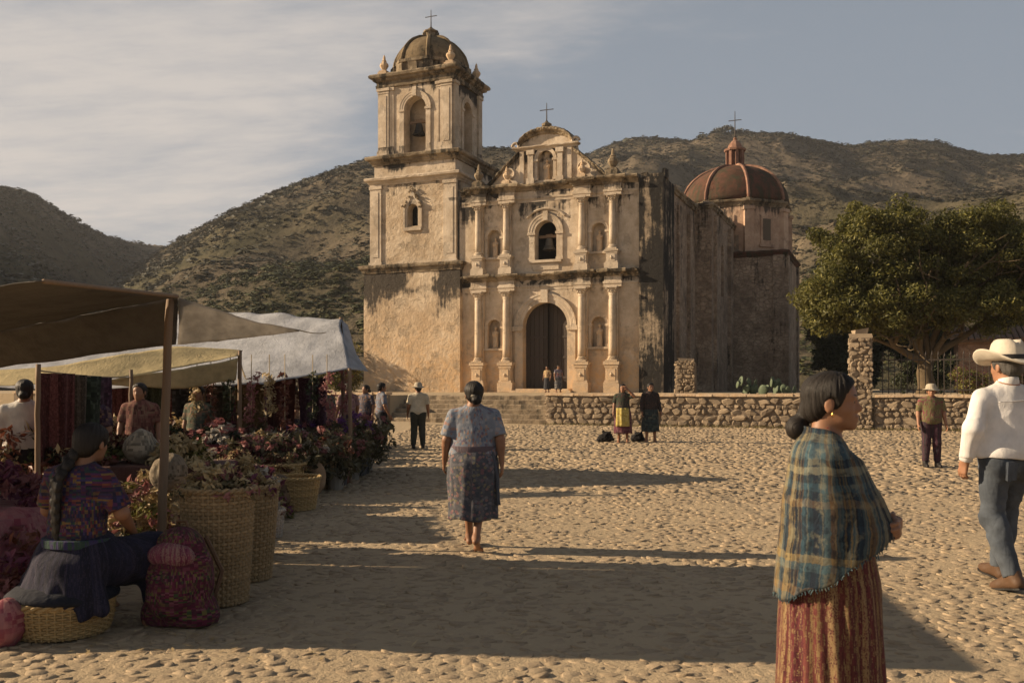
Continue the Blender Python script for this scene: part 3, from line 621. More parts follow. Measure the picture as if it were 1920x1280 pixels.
inn = [(-8.78+.375, 11.45), (-8.78+.375, 11.45), (-8.78+.375, 12.45)]+[(-8.78+.375*math.cos(a), 12.45+.375*math.sin(a)) for a in np.linspace(.3, PI-.3, 7)]+[(-8.78-.375, 12.45), (-8.78-.375, 11.45), (-8.78-.375, 11.45)]
outp = ring; n = len(inn)
if len(outp) != n: outp = [outp[min(len(outp)-1, round(i*(len(outp)-1)/(n-1)))] for i in range(n)]
Rg = []
for (iu, iz), (ou, oz) in zip(inn, outp): Rg.append([(iu, SV0+.03, iz), (iu, SV0-.08, iz), (iu*.5+ou*.5, SV0-.08, iz*.5+oz*.5), (iu*.45+ou*.55, SV0-.13, iz*.45+oz*.55), (ou, SV0-.13, oz), (ou, SV0+.03, oz)])
b.rings(np.array(Rg)); block(b, -9.4, -8.16, SV0-.16, SV0+.05, 11.15, 11.36); b.build('window_surround', M['trim'], church)
b = MB(); r_ = random.Random(5)
for i in range(26):
    t = r_.random(); s = r_.choice((-1, 1)); b.lathe([(.001, -.07), (.09, 0), (.001, .09)], 6, (-8.78+s*(1-t)*.62+r_.gauss(0, .05), SV0-.15+r_.gauss(0, .03), 12.6+t*1.25+r_.gauss(0, .06)))
b.build('window_crest', M['cornice'], church)
b = MB(); run_profile(b, [(S0, SV1), (S0, SV0), (S1, SV0), (S1, SV1)], cornice_prof(14.15, 14.62, .36), seed=5); block(b, S0, S1, SV0, SV1, 14.2, 14.6); b.build('tower_cornice', M['trim'], church)
b = MB(); block(b, S0+.16, S1-.12, SV0+.14, SV1-.1, 14.6, 15.6); b.build('attic_band', M['belfry'], church)
b = MB(); run_profile(b, [(S0+.1, SV1), (S0+.1, SV0+.1), (S1-.08, SV0+.1), (S1-.08, SV1)], cornice_prof(15.45, 16.0, .42), seed=7); block(b, S0+.1, S1-.1, SV0+.1, SV1, 15.5, 15.98); b.build('tower_cornice', M['cornice'], church)
# ---- belfry
B0, B1, BV0, BV1 = -11.40, -6.14, .16, 4.35; BC = -8.77; BM_ = (BV0+BV1)/2
b = MB(); wallface(b, B0, B1, 15.95, 20.7, [(BC, .78, 16.1, 18.85)], BV0, .75, seg=.5, back=False)
wallface(b, BV0, BV1, 15.95, 20.7, [(BM_, .62, 16.1, 18.9)], B1, .7, seg=.5, side='u', back=False)
wallface(b, BV0, BV1, 15.95, 20.7, [(BM_, .62, 16.1, 18.9)], B0, .7, seg=.5, side='u', back=False, flip=True)
block(b, B0, B1, BV1-.5, BV1, 15.95, 20.7); block(b, B0+.02, B1-.02, BV0+.76, BV1-.5, 20.2, 20.68); block(b, B0+.02, B1-.02, BV0+.02, BV1-.02, 15.9, 16.09)
wallface(b, B0+.05, B1-.05, 16.0, 20.2, [(BC, .80, 16.1, 18.86)], BV0+.75, -.0, seg=.5, back=False)
wallface(b, B0+.4, B1-.4, 16.0, 20.2, [], BV0+1.25, .1); b.build('belfry', M['belfry'], church)  # last inner wall added close behind the arch to catch sky light
b = MB(); arch_trim(b, BC, .78, 18.85, .36, BV0, .09, zb=16.05); block(b, BC-.14, BC+.14, BV0-.17, BV0, 19.62, 20.2); b.build('belfry_arch_trim', M['trim'], church); b = MB(); arch_trim(b, BM_, .62, 18.9, .32, B1, .09, side='u', zb=16.05); b.build('belfry_arch_trim', M['trim'], church)
b = MB()
def pilaster(b, a, c, v, z0, z1, o=.11):
    block(b, a, c, v-o, v+.05, z0, z1); block(b, a-.06, c+.06, v-o-.06, v+.05, z0, z0+.32); block(b, a-.03, c+.03, v-o-.03, v+.05, z0+.32, z0+.42)
    block(b, a-.03, c+.03, v-o-.03, v+.05, z1-.34, z1-.26); block(b, a-.07, c+.07, v-o-.08, v+.05, z1-.18, z1); block(b, a+.16, c-.16, v-o-.03, v, z0+.6, z1-.5)
for a, c in ((B0+.02, B0+.78), (B1-.78, B1-.02)): b = MB(); pilaster(b, a, c, BV0, 16.0, 20.35, .13); b.build('belfry_pilaster', M['trim'], church)
for a, c in ((B0+.8, B0+1.1), (B1-1.1, B1-.8)): b = MB(); pilaster(b, a, c, BV0, 16.0, 20.35, .06); b.build('belfry_pilaster', M['trim'], church)
for a, c in ((BV0+.05, BV0+.6), (BV1-.6, BV1-.05)):
    b = MB(); block(b, B1-.05, B1+.12, a, c, 16.0, 20.35); block(b, B1-.05, B1+.19, a-.05, c+.05, 16.0, 16.32); block(b, B1-.05, B1+.19, a-.05, c+.05, 20.17, 20.35); b.build('belfry_pilaster', M['trim'], church)
b = MB(); run_profile(b, [(B0, BV1), (B0, BV0), (B1, BV0), (B1, BV1), (B0, BV1)], [(-.05, 20.4), (.13, 20.4), (.15, 20.55), (.1, 20.56), (.1, 20.72), (.28, 20.82), (.3, 20.92), (.46, 20.98), (.5, 21.12), (.44, 21.2), (-.05, 21.24)], closed=False, seed=9)
block(b, B0, B1, BV0, BV1, 20.45, 21.2); b.build('belfry_cornice', M['cornice'], church)
def pinnacle(name, u, v, z, h, mat, parent, sq=True):
    q = MB(); s = h/1.5; q.box((0, 0, .16*s), (.33*s, .33*s, .16*s), 0, .012); q.box((0, 0, .37*s), (.26*s, .26*s, .06*s), 0, .01)
    q.lathe([(.2*s, .42*s), (.13*s, .5*s), (.2*s, .6*s), (.3*s, .78*s), (.27*s, .92*s), (.14*s, 1.05*s), (.17*s, 1.1*s), (.1*s, 1.2*s), (.08*s, 1.38*s), (.015, 1.52*s)], 8, ph=.39)
    return q.build(name, mat, parent, loc=(u, v, z))
for (u, v) in ((B0+.25, BV0+.25), (B1-.25, BV0+.2), (B1-.2, BV1-.3), (B0+.3, BV1-.3)): pinnacle('pinnacle', u, v, 21.15, 1.45, M['trim'], church)
DC = (BC, BM_+.05)
b = MB(); b.lathe([(2.5, 21.1), (2.5, 21.75), (2.62, 21.8), (2.62, 21.98), (2.4, 22.0)], 8, (DC[0], DC[1], 0), ph=PI/8)
for k in range(16):
    a = k/16*2*PI; b.box((DC[0]+2.5*math.cos(a), DC[1]+2.4*math.sin(a), 21.45), (.3, .16, .28), a+PI/2, .02)
b.build('dome_drum', M['cornice'], church)
M['rib'] = plaster('weathered rib', (.34, .2, .14), (.2, .11, .08), (.05, .045, .035), [], .9, .25)
def dome(name, c, z0, Rd, H, mat, ribm, nseg=8, lap=.0, par=church, rs=1.0):
    q = MB(); prof = [(Rd*math.cos(t)**.92 if t < 1.5 else .05, z0+H*math.sin(t)) for t in np.linspace(0, PI/2, 16)]
    q.lathe(prof, 48, (c[0], c[1], 0)); d = q.build(name, mat, par, smooth=True)
    for k in range(nseg):
        a = k/nseg*2*PI+PI/nseg; w = MB(); pts = []
        for t in np.linspace(.02, 1.45, 18): rr = Rd*math.cos(t)**.92+.03; pts.append((c[0]+rr*math.cos(a), c[1]+rr*math.sin(a), z0+H*math.sin(t)+.03))
        w.tube(pts, [rs*.13*Rd/2.4*random.uniform(.85, 1.1) for _ in pts], 6); w.build('rib', ribm, d, smooth=False)
    return d
dome('tower_dome', DC, 21.75, 2.36, 2.2, M['dome'], M['dome'])
b = MB(); b.lathe([(.55, 23.75), (.55, 23.95), (.38, 24.0), (.38, 24.3), (.5, 24.36), (.5, 24.44), (.3, 24.5), (.22, 24.6), (.1, 24.66), (.02, 24.68)], 10, (DC[0], DC[1], 0))
for k in range(5): b.box((DC[0]+.45*math.cos(k*1.256), DC[1]+.45*math.sin(k*1.256), 24.1), (.1, .1, .2), k*1.256)
b.build('dome_lantern', M['cornice'], church)
def cross(name, u, v, z, h, w, par, t=.03, mat=None):
    q = MB(); q.tube([(0, 0, 0), (0, 0, h)], [t*1.4, t*.6], 6); q.box((0, 0, h*.66), (w/2, t*.5, t*.7))
    q.lathe([(t*1.2, -.02), (t*3, .05), (t*3.2, .1), (t, .17)], 8)
    for s in (-1, 1): q.lathe([(.005, -.04), (.04, 0), (.005, .04)], 6, (s*w/2, 0, h*.66))
    return q.build(name, mat or M['iron'], par, loc=(u, v, z))
cross('cross', DC[0], DC[1], 24.6, 1.25, .78, church)
# ---- bells
def bell(u, v, z, r, label, rz=-A, bm='bronze'):
    x, y = church_xy(u, v); e = empty('bell', (x, y, z), rz, label, 'bell', 'bronze church bells')
    q = MB(); q.lathe([(.02, 1.75*r), (.3*r, 1.72*r), (.48*r, 1.6*r), (.56*r, 1.2*r), (.62*r, .8*r), (.72*r, .45*r), (.9*r, .15*r), (1.0*r, 0), (.93*r, -.02), (.8*r, .15*r), (.6*r, .5*r), (.5*r, 1.4*r), (.02, 1.5*r)], 28)
    for zz in (.22, .5, 1.45): q.lathe([(r*(1.0-.45*zz)*.93, zz*r), (r*(1.0-.45*zz)*.99, zz*r+.02), (r*(1.0-.45*zz)*.9, zz*r+.04)], 28)
    q.build('bell_body', M[bm], e, smooth=True, sharp=40)
    q = MB(); q.box((0, 0, 1.95*r), (1.55*r, .16*r, .2*r), 0, .01); q.box((0, 0, 2.2*r), (.5*r, .14*r, .14*r), 0, .01); q.build('yoke', M['timber'], e)
    q = MB(); q.tube([(0, 0, 1.3*r), (.02, 0, -.1*r)], .03, 6); q.lathe([(.01, -.09), (.08, 0), (.01, .09)], 8, (.02, 0, -.12*r)); q.build('clapper', M['iron'], e); return e
bell(BC-.04, BV0+.6, 17.35, .42, 'dark bronze bell hanging in the open arch of the tower belfry', bm='dark_bronze')
bell(.06, .55, 9.55, .40, 'pale grey bell hanging in the window above the church door')
# ---- facade
DW, DZ = 1.40, 4.98; OPS = [(0, DW, TZ+.22, DZ), (.04, .69, 8.9, 10.5)]
for s in (-1, 1): OPS += [(s*3.28, .44, 3.72, 5.02), (s*3.28, .44, 9.2, 10.42)]
b = MB()
ops_deep = OPS[:2]; ops_n = OPS[2:]
wallface(b, -5.6, -2.0, TZ-.1, 13.0, [o for o in ops_n if o[0] < 0], 0, .42, seg=.5)
wallface(b, -2.0, 2.0, TZ-.1, 13.0, ops_deep, 0, .62, seg=.5, back=False)
wallface(b, 2.0, 5.72, TZ-.1, 13.0, [o for o in ops_n if o[0] > 0], 0, .42, seg=.5)
b.build('facade_wall', M['plaster'], church)
b = MB(); block(b, -1.6, 1.6, 1.4, 1.45, 1, 7); block(b, -1.0, 1.0, 1.4, 1.46, 8.5, 11.6); b.build('interior_darkness', M['dark'], church); bpy.data.objects['interior_darkness'].name = 'darkness_panel'  # black sheets behind door and bell window paint the interior darkness
# gable
def gable_top(u):
    x = abs(u)
    if x < 1.72: return 15.62+1.0*math.sqrt(max(0, 1-(x/1.74)**2))*.98
    if x < 3.95: t = (x-1.72)/2.23; return 13.42+1.92*(1-t)**1.25+.16*math.sin(t*PI)
    return 13.42
b = MB(); wallface(b, -4.1, 4.1, 12.95, 0, [(-.02, .5, 13.62, 14.85)], .1, .4, top=gable_top, seg=.14)
us = np.linspace(-4.1, 4.1, 90); b.sheet(np.array([[(u, .1, gable_top(u)) for u in us], [(u, .95, gable_top(u)) for u in us]])); b.sheet(np.array([[(u, .95, 12.9) for u in us], [(u, .95, gable_top(u)) for u in us]]))
b.build('gable_wall', M['plaster'], church)
def rake(b, us, lift, wid, out, seed):
    r = np.random.default_rng(seed); Rg = []
    pr = [(-.26, .05), (-.22, -.1), (-.1, -out*.5), (-.05, -out*.9), (.04, -out), (.1, -out*.85), (.13, 0), (.13, .95), (-.05, .95)]
    for u in us:
        z = gable_top(u)+lift; e = r.normal(0, .014, (len(pr), 2)); Rg.append([(u, .1+d+e[i, 0], z+a*wid+e[i, 1]) for i, (a, d) in enumerate(pr)])
    b.rings(np.array(Rg))
b = MB(); rake(b, np.linspace(-1.70, 1.70, 42), .0, 1.1, .34, 2); rake(b, np.linspace(-3.98, -1.74, 26), 0, .8, .18, 3); rake(b, np.linspace(1.74, 3.98, 26), 0, .8, .18, 4); b.build('gable_cornice', M['cornice'], church)
b = MB(); run_profile(b, [(-1.85, .3), (-1.85, .1), (1.85, .1), (1.85, .3)], cornice_prof(15.42, 15.66, .26), seg=.25, seed=12)
for s in (-1, 1):
    block(b, s*.92-.17, s*.92+.17, -.08, .15, 13.45, 15.42); block(b, s*.92-.24, s*.92+.24, -.14, .15, 13.45, 13.75); block(b, s*.92-.24, s*.92+.24, -.14, .15, 15.15, 15.42); block(b, s*1.5-.13, s*1.5+.13, .0, .15, 13.5, 15.42)
    q = [(s*1.85+s*.26*math.cos(a)*(1-a/9), 15.72+.26*math.sin(a)*(1-a/9)) for a in np.linspace(0, 6.5, 20)]; b.tube([(u, .0, z) for u, z in q], .09, 6)
    q = [(s*(2.3+.45*math.cos(a)*(1-a/9)), 14.1+.45*math.sin(a)*(1-a/9)) for a in np.linspace(0, 6.5, 22)]; b.tube([(u, .06, z) for u, z in q], .06, 6)
arch_trim(b, -.02, .5, 14.85, .2, .1, .09, zb=13.6); b.build('gable_ornament', M['trim'], church)
b = MB(); b.lathe([(.2, 16.55), (.24, 16.62), (.14, 16.7), (.3, 16.82), (.3, 16.95), (.12, 17.05), (.03, 17.1)], 12, (0, .25, 0)); b.build('cross_base', M['cornice'], church); cross('cross', 0, .25, 17.0, 1.2, .8, church)
# entablatures
def brk(v0, o, ctr=(-4.2, -2.36, 2.36, 4.2), hw=.5, ends=(-5.45, 5.65)):
    p = [(ends[0], v0)]
    for c in ctr: p += [(c-hw, v0), (c-hw, v0-o), (c+hw, v0-o), (c+hw, v0)]
    return p+[(ends[1], v0)]
def entab(nm, z0, z1, zc, seed):
    q = MB(); run_profile(q, brk(0, .32), [(-.4, z0), (.02, z0), (.02, z0+.16), (.06, z0+.18), (.06, z0+.3), (.0, z0+.32), (.0, zc), (-.4, zc)], seg=.4, jit=.006, seed=seed); q.build(nm+'_frieze', M['trim'], church)
    q = MB(); run_profile(q, brk(0, .32), cornice_prof(zc, z1, .36, -.4), seg=.22, jit=.024, seed=seed+1); q.build(nm+'_cornice', M['cornice'], church)
entab('lower', 7.12, 8.1, 7.72, 21); entab('upper', 12.35, 13.42, 13.0, 31)
# columns
def column(u, z0, zp, zt, r, first=None):
    """pedestal z0..zp, base, shaft, capital up to zt"""
    c = empty('column', (u, -.3, 0), 0, parent=church); h = .24
    q = MB(); q.lathe([(r, zp+.28), (r*1.03, zp+.9), (r, (zp+zt)/2), (r*.86, zt-.55), (r*.84, zt-.5)], 20); q.build('shaft', M['trim'], c, smooth=True)
    q = MB(); q.box((0, 0, zp+.05), (r*1.6, r*1.6, .05)); q.lathe([(r*1.5, zp+.1), (r*1.55, zp+.15), (r*1.2, zp+.19), (r*1.35, zp+.24), (r*1.02, zp+.3)], 20); q.build('base', M['trim'], c)
    q = MB(); q.lathe([(r*.85, zt-.5), (r*1.0, zt-.47), (r*.9, zt-.43), (r*1.0, zt-.3), (r*1.45, zt-.1), (r*1.3, zt-.08)], 16); q.box((0, 0, zt-.04), (r*1.65, r*1.65, .045))
    for k in range(8):
        a = k*PI/4+PI/8*0; rr = r*1.25; q.lathe([(.001, -.06), (.06, 0), (.001, .07)], 6, (rr*math.cos(a), rr*math.sin(a), zt-.28)); 
        if k % 2: q.lathe([(.001, -.07), (.085, 0), (.001, .07)], 7, (r*1.75*math.cos(a), r*1.75*math.sin(a), zt-.14))
    q.build('capital', M['trim'], c)
    q = MB(); hh = zp-z0; q.box((0, .02, z0+hh*.16), (r*2.15, .33, hh*.16), 0, .012); q.box((0, .02, z0+hh*.56), (r*1.65, .28, hh*.26), 0, .006); q.box((0, .02, z0+hh*.36), (r*1.9, .3, hh*.04)); q.box((0, .02, z0+hh*.86), (r*1.85, .31, hh*.05)); q.box((0, .02, z0+hh*.95), (r*2.2, .35, hh*.05), 0, .006)
    q.box((0, -.27, z0+hh*.58), (r*1.1, .025, hh*.19)); q.lathe([(.001, -.16), (.1, 0), (.001, .16)], 8, (0, -.28, z0+hh*.58)); q.build('pedestal', M['trim'], c)
    q = MB(); q.box((0, .2, (zp+zt)/2), (r*1.35, .12, (zt-zp)/2)); q.build('rear_pilaster', M['plaster'], c)
for u in (-4.2, -2.36, 2.36, 4.2): column(u, TZ, 2.85, 7.12, .215); column(u, 8.1, 9.2, 12.35, .19)
for u, h in ((-4.2, 1.45), (4.2, 1.6)): pinnacle('pinnacle', u, -.22, 13.38, h, M['cornice'], church)
for u in (-2.36, 2.36): pinnacle('pinnacle', u, -.25, 13.38, 1.15, M['trim'], church)
# door, windows, niches
b = MB(); arch_trim(b, 0, DW, DZ, .55, 0, .14, 28, zb=TZ+.02); block(b, -.22, .22, -.22, .05, 6.36, 7.12); block(b, -2.05, -1.39, -.2, .06, 4.72, 5.0); block(b, 1.39, 2.05, -.2, .06, 4.72, 5.0); b.build('door_surround', M['trim'], church)
b = MB(); arch_trim(b, .04, .69, 10.5, .42, 0, .11, 22, zb=8.86); block(b, -.95, 1.05, -.2, .1, 8.72, 8.88); block(b, -.1, .2, -.16, .02, 11.2, 11.75)
q = [(.04+1.35*math.cos(a), 10.95+.95*math.sin(a)) for a in np.linspace(.5, PI-.5, 16)]; b.tube([(u, -.05, z) for u, z in q], .07, 6); block(b, -.75, .85, -.06, .05, 8.3, 8.66); b.build('window_surround', M['trim'], church)
b = MB()
for (uc, hw, zb, zs) in ops_n:
    b = MB(); arch_trim(b, uc, hw, zs, .17, 0, .07, 16, zb=zb); block(b, uc-hw-.2, uc+hw+.2, -.14, .05, zb-.14, zb-.004); b.build('niche_surround', M['trim'], church)
def leaf_door(s, rz):
    e = empty('door_leaf', (s*DW, .5, 0), rz, parent=church); n = 5; w = DW/n
    for i in range(n):
        a, c = i*w+.008, (i+1)*w-.008; a_, c_ = sorted((-s*a, -s*c)); pts = [(a_, TZ+.25), (c_, TZ+.25)]+[(x, DZ+math.sqrt(max(.0001, DW**2-(DW-abs(x))**2))-.01) for x in np.linspace(c_, a_, 5)]
        q = MB(); q.prism(pts, -.03-.006*(i % 2), .03); q.build('plank', M['door'], e)
    for z in (1.9, 3.1, 4.3): q = MB(); a_, c_ = sorted((-s*.06, -s*(DW-.06))); q.bx((a_, -.07, z), (c_, -.03, z+.13)); q.build('crossbar', M['door'], e)
leaf_door(-1, 0); leaf_door(1, R(-7))
b = MB(); b.bx((-1.9, -1.0, TZ-.02), (1.9, .6, TZ+.12)); b.bx((-1.65, -.6, TZ+.11), (1.65, .62, TZ+.22)); b.build('threshold', M['trim'], church)
# statues standing in the niches
def statue(u, v, z, h, seed, label):
    x, y = church_xy(u, v); s = h/1.3; r = random.Random(seed); P = []
    for k in range(8): a = k/8*2*PI; P.append(cap((.12*math.cos(a)*s, .09*math.sin(a)*s, 0), (.1*math.cos(a)*s, .06*math.sin(a)*s, .8*s), .075*s, .06*s, .04))
    P += [ell((0, 0, .85*s), (.19*s, .12*s, .2*s), .06), cap((0, 0, 1.0*s), (0, 0, 1.12*s), .05*s, .05*s), ell((0, -.01, 1.17*s), (.075*s, .085*s, .1*s), .02), ell((0, .02, 1.2*s), (.1*s, .08*s, .1*s), .03),
          cap((-.18*s, 0, .92*s), (-.13*s, -.12*s, .72*s), .05*s, .04*s), cap((.18*s, 0, .92*s), (.1*s, -.13*s, .8*s), .05*s, .04*s), ell((0, 0, 0), (.2*s, .16*s, .07*s), .03)]
    V, Q = sdf(P, .022); V = cloth(V, Q, .018*s, (11, 11, 4), seed); o = obj_arr('statue', V, Q, M['trim'], None); o.location = (x, y, z); o.rotation_euler = (0, 0, -A); return tag(o, label, 'statue', 'worn saints in the facade niches')
statue(-3.28, .22, 3.76, 1.3, 1, 'worn stone saint in the lower niche left of the church door'); statue(3.28, .22, 3.76, 1.3, 2, 'worn stone saint in the lower niche right of the church door')
statue(-3.28, .22, 9.24, 1.2, 3, 'worn stone saint in the upper niche left of the bell window'); statue(3.28, .22, 9.24, 1.22, 4, 'worn stone saint in the upper niche right of the bell window')
statue(-.02, .3, 13.64, 1.25, 5, 'broken stone figure in the gable niche under the crowning arch')
# ---- right corner, nave, second bay, chapel
b = MB(); wallface(b, 5.70, 7.1, TZ-.1, 13.2, [], -.16, .3, seg=.5); block(b, 5.70, 7.1, -.155, 2.6, TZ-.1, 13.2); jag(b, 5.75, 7.1, -.1, .9, 13.2, 4, .3); b.build('corner_buttress', M['mould'], church)
b = MB(); block(b, -5.2, 7.06, 1.5, 9.2, TZ-.1, 13.1); jag(b, 6.4, 7.06, 2.6, 9.1, 13.1, 5, .16, 'v'); b.build('nave_wall', M['nave'], church)
b = MB()
for v0, v1, o in ((3.4, 4.3, .18), (6.4, 7.2, .22)): b = MB(); block(b, 7.0, 7.06+o, v0, v1, TZ-.1, 12.2); b.build('nave_buttress', M['nave'], church)
b = MB(); wallface(b, 9.15, 19.6, TZ-.1, 13.3, [(13.2, .55, 7.6, 10.6)], 8.1, .35, seg=.7, side='u'); block(b, -5.2, 7.7, 9.15, 19.6, TZ-.1, 13.3); wallface(b, 7.0, 8.1, TZ-.1, 13.3, [], 9.16, .2); b.sheet([[(7.0, 9.15, 13.3), (8.1, 9.15, 13.3)], [(7.0, 19.6, 13.3), (8.1, 19.6, 13.3)]]); jag(b, 7.4, 8.1, 9.2, 19.5, 13.3, 6, .2, 'v'); b.build('second_bay', M['nave'], church)
b = MB()
for v0, v1, o in ((9.9, 10.7, .2), (15.4, 16.3, .25), (18.3, 19.4, .32)): b = MB(); block(b, 8.05, 8.1+o, v0, v1, TZ-.1, 12.6); b.build('bay_buttress', M['nave'], church)
b = MB(); run_profile(b, [(7.1, 2.6), (7.1, 9.15)], cornice_prof(12.75, 13.1, .18), seed=41, jit=.03); run_profile(b, [(7.0, 9.15), (8.1, 9.15), (8.1, 19.6)], cornice_prof(12.95, 13.3, .18), seed=42, jit=.03); b.build('wall_coping', M['cornice'], church)
HU, HV, HW = 7.55, 22.2, 4.3
b = MB(); block(b, HU-HW, HU+HW, HV-HW, HV+HW, TZ-.1, 11.1); b.build('chapel_wall', M['nave'], church)
b = MB()
for u0 in (HU-HW+.1, HU+HW-.9): b = MB(); block(b, u0, u0+.8, HV-HW-.16, HV-HW+.1, TZ-.1, 10.9); b.build('chapel_pilaster', M['nave'], church)
for v0 in (HV-HW+.1, HV+HW-.9): b = MB(); block(b, HU+HW-.1, HU+HW+.16, v0, v0+.8, TZ-.1, 10.9); b.build('chapel_pilaster', M['nave'], church)
b = MB(); run_profile(b, [(HU-HW, HV+HW), (HU-HW, HV-HW), (HU+HW, HV-HW), (HU+HW, HV+HW)], cornice_prof(10.85, 11.25, .26), seed=43, jit=.02); block(b, HU-HW, HU+HW, HV-HW, HV+HW, 10.9, 11.27); b.build('chapel_cornice', M['red_dome'], church)
b = MB(); RD = 4.15; oc = [(HU+RD*math.cos(a), HV+RD*math.sin(a)) for a in (np.arange(8)/8*2*PI-PI/8)]
b.prism(oc, 11.2, 15.0, axis=2); b.build('dome_drum', M['chapel'], church)
b = MB()
for u, v in oc: b = MB(); a = math.atan2(v-HV, u-HU); b.box((HU+(RD+.02)*math.cos(a), HV+(RD+.02)*math.sin(a), 12.95), (.2, .34, 1.75), a, .01); b.box((HU+(RD+.06)*math.cos(a), HV+(RD+.06)*math.sin(a), 14.55), (.24, .42, .13), a, .01); b.build('drum_pilaster', M['chapel'], church)
for k in range(8):
    a = k*PI/4; rr = RD*math.cos(PI/8)+.02; b = MB(); b.box((HU+rr*math.cos(a), HV+rr*math.sin(a), 13.0), (.05, .55, 1.1), a); b.box((HU+(rr+.06)*math.cos(a), HV+(rr+.06)*math.sin(a), 11.85), (.08, .66, .1), a); b.build('window_frame', M['chapel'], church)
b = MB()
for k in range(8):
    a = k*PI/4; rr = RD*math.cos(PI/8)+.075; b = MB(); b.box((HU+rr*math.cos(a), HV+rr*math.sin(a), 13.05), (.02, .34, .8), a); b.build('drum_window', M['inside'], church)  # solid panel on the drum face, interior dimness painted in its colour
b = MB(); run_profile(b, oc[::1]+[oc[0]], cornice_prof(14.75, 15.25, .3), seed=44, jit=.02); run_profile(b, (oc[::1]+[oc[0]]), [(-.3, 15.2), (.02, 15.2), (.02, 15.42), (-.3, 15.45)], seed=45, jit=.03); b.build('drum_cornice', M['cornice'], church)
dome('chapel_dome', (HU, HV), 15.3, 4.1, 3.2, M['red_dome'], M['rib'], rs=.6)
b = MB(); b.lathe([(.85, 18.3), (.85, 18.5), (.7, 18.55)], 8, (HU, HV, 0), ph=PI/8)
for k in range(8): a = k*PI/4+PI/8; b.box((HU+.6*math.cos(a), HV+.6*math.sin(a), 19.15), (.1, .11, .65), a)
b.lathe([(.5, 18.5), (.42, 19.0), (.42, 19.7)], 8, (HU, HV, 0)); b.lathe([(.82, 19.75), (.86, 19.9), (.6, 19.98), (.5, 20.25), (.3, 20.5), (.12, 20.65), (.16, 20.75), (.03, 20.9)], 10, (HU, HV, 0)); b.build('dome_lantern', M['rib'], church)
cross('cross', HU, HV, 20.8, 2.1, .95, church, .04)
# ================================================================ VEGETATION
def leaf_cloud(C, rad, per, size, r, flat=.8, out=.5):
    """leaf quads spread through clusters: centres C (N,3), radii rad (N), per leaves each"""
    N = len(C); n = N*per; d = r.normal(0, 1, (n, 3)); d /= np.linalg.norm(d, axis=1)[:, None]; rr = r.random(n)**.45
    ci = np.repeat(np.arange(N), per); P = C[ci]+d*(rr*rad[ci])[:, None]*np.array([1, 1, flat])
    nr = d*out+r.normal(0, .6, (n, 3))+np.array([0, 0, .35]); nr /= np.linalg.norm(nr, axis=1)[:, None]
    t = np.cross(nr, r.normal(0, 1, (n, 3))); t /= np.linalg.norm(t, axis=1)[:, None]+1e-9; s = np.cross(nr, t)
    L = (size*r.uniform(.6, 1.35, n))[:, None]; V = np.stack([P-t*L, P+s*L*.42+nr*L*.12, P+t*L, P-s*L*.42+nr*L*.12], 1).reshape(-1, 3)
    Q = np.arange(n*4).reshape(-1, 4); cl = np.clip(r.random(N)[ci]*.5+r.random(n)*.5, 0, .98); return V, Q, np.repeat(np.stack([cl]*3, 1), 4, 0)
def limb(b, p, d, L, r, depth, rr, tips):
    pts = [np.array(p)]; d = np.array(d, float); d /= np.linalg.norm(d)
    for k in range(5): d = d+rr.normal(0, .13, 3)+np.array([0, 0, .05]); d /= np.linalg.norm(d); pts.append(pts[-1]+d*L/5)
    b.tube(pts, np.linspace(r, r*.55, 6), 8 if r > .06 else 5)
    if depth == 0 or r < .02: tips.append(pts[-1]); return
    tips.append(pts[-2])
    for k in range(rr.integers(2, 4)):
        nd = d+rr.normal(0, .62, 3); limb(b, pts[rr.integers(3, 6)], nd, L*rr.uniform(.6, .85), r*rr.uniform(.45, .62), depth-1, rr, tips)
def tree(loc, label, lobes, trunk_h, trunk_r, ncl, per, size, seed, mat, crown_r=(.45, .85), name='tree', bark=None, group=None):
    r = np.random.default_rng(seed); e = empty(name, loc, 0, label, 'tree', group); b = MB(); tips = []
    pts = [np.array([0, 0, -.15]), np.array([.03, 0, trunk_h*.25]), np.array([-.06, .05, trunk_h*.65]), np.array([0, 0, trunk_h])]
    b.tube(pts, [trunk_r*1.55, trunk_r*1.08, trunk_r*.95, trunk_r*.9], 12)
    for c, rad in lobes:
        c = np.array(c, float); dd = c-pts[-1]; limb(b, pts[-1]-np.array([0, 0, .15]), dd, np.linalg.norm(dd)*.5, trunk_r*.55, 3, r, tips)
    b.build('trunk', bark or M['bark'], e, smooth=True)
    vol = np.array([np.prod(rad) for c, rad in lobes]); k = r.choice(len(lobes), ncl, p=vol/vol.sum()); d = r.normal(0, 1, (ncl, 3)); d /= np.linalg.norm(d, axis=1)[:, None]
    C = np.array([np.array(lobes[i][0])+dd*np.array(lobes[i][1])*(r.random()**.33) for i, dd in zip(k, d)])
    V, Q, at = leaf_cloud(C, r.uniform(*crown_r, ncl), per, size, r); link('crown', arrmesh('crown', V, Q, mat, False, at), e); return e
tree((17.3, 38.3, TZ), 'big spreading broadleaf tree with a two-lobed crown behind the stone pillar', [((-2.3, 0, 6.1), (2.5, 2.2, 2.1)), ((-3.4, -.3, 4.2), (2.1, 1.8, 1.4)), ((2.4, .2, 6.0), (2.6, 2.2, 2.0)), ((.2, 0, 4.7), (2.2, 2.0, 1.5)), ((4.6, 0, 4.7), (2.2, 1.9, 1.6)), ((-1.9, -.9, 3.5), (2.4, 1.6, 1.1)), ((1.6, -.8, 3.6), (2.2, 1.6, 1.0)), ((-4.0, -.2, 3.5), (1.2, 1.4, .9))], 1.45, .33, 520, 270, .085, 11, M['leaf'], (.35, .72))
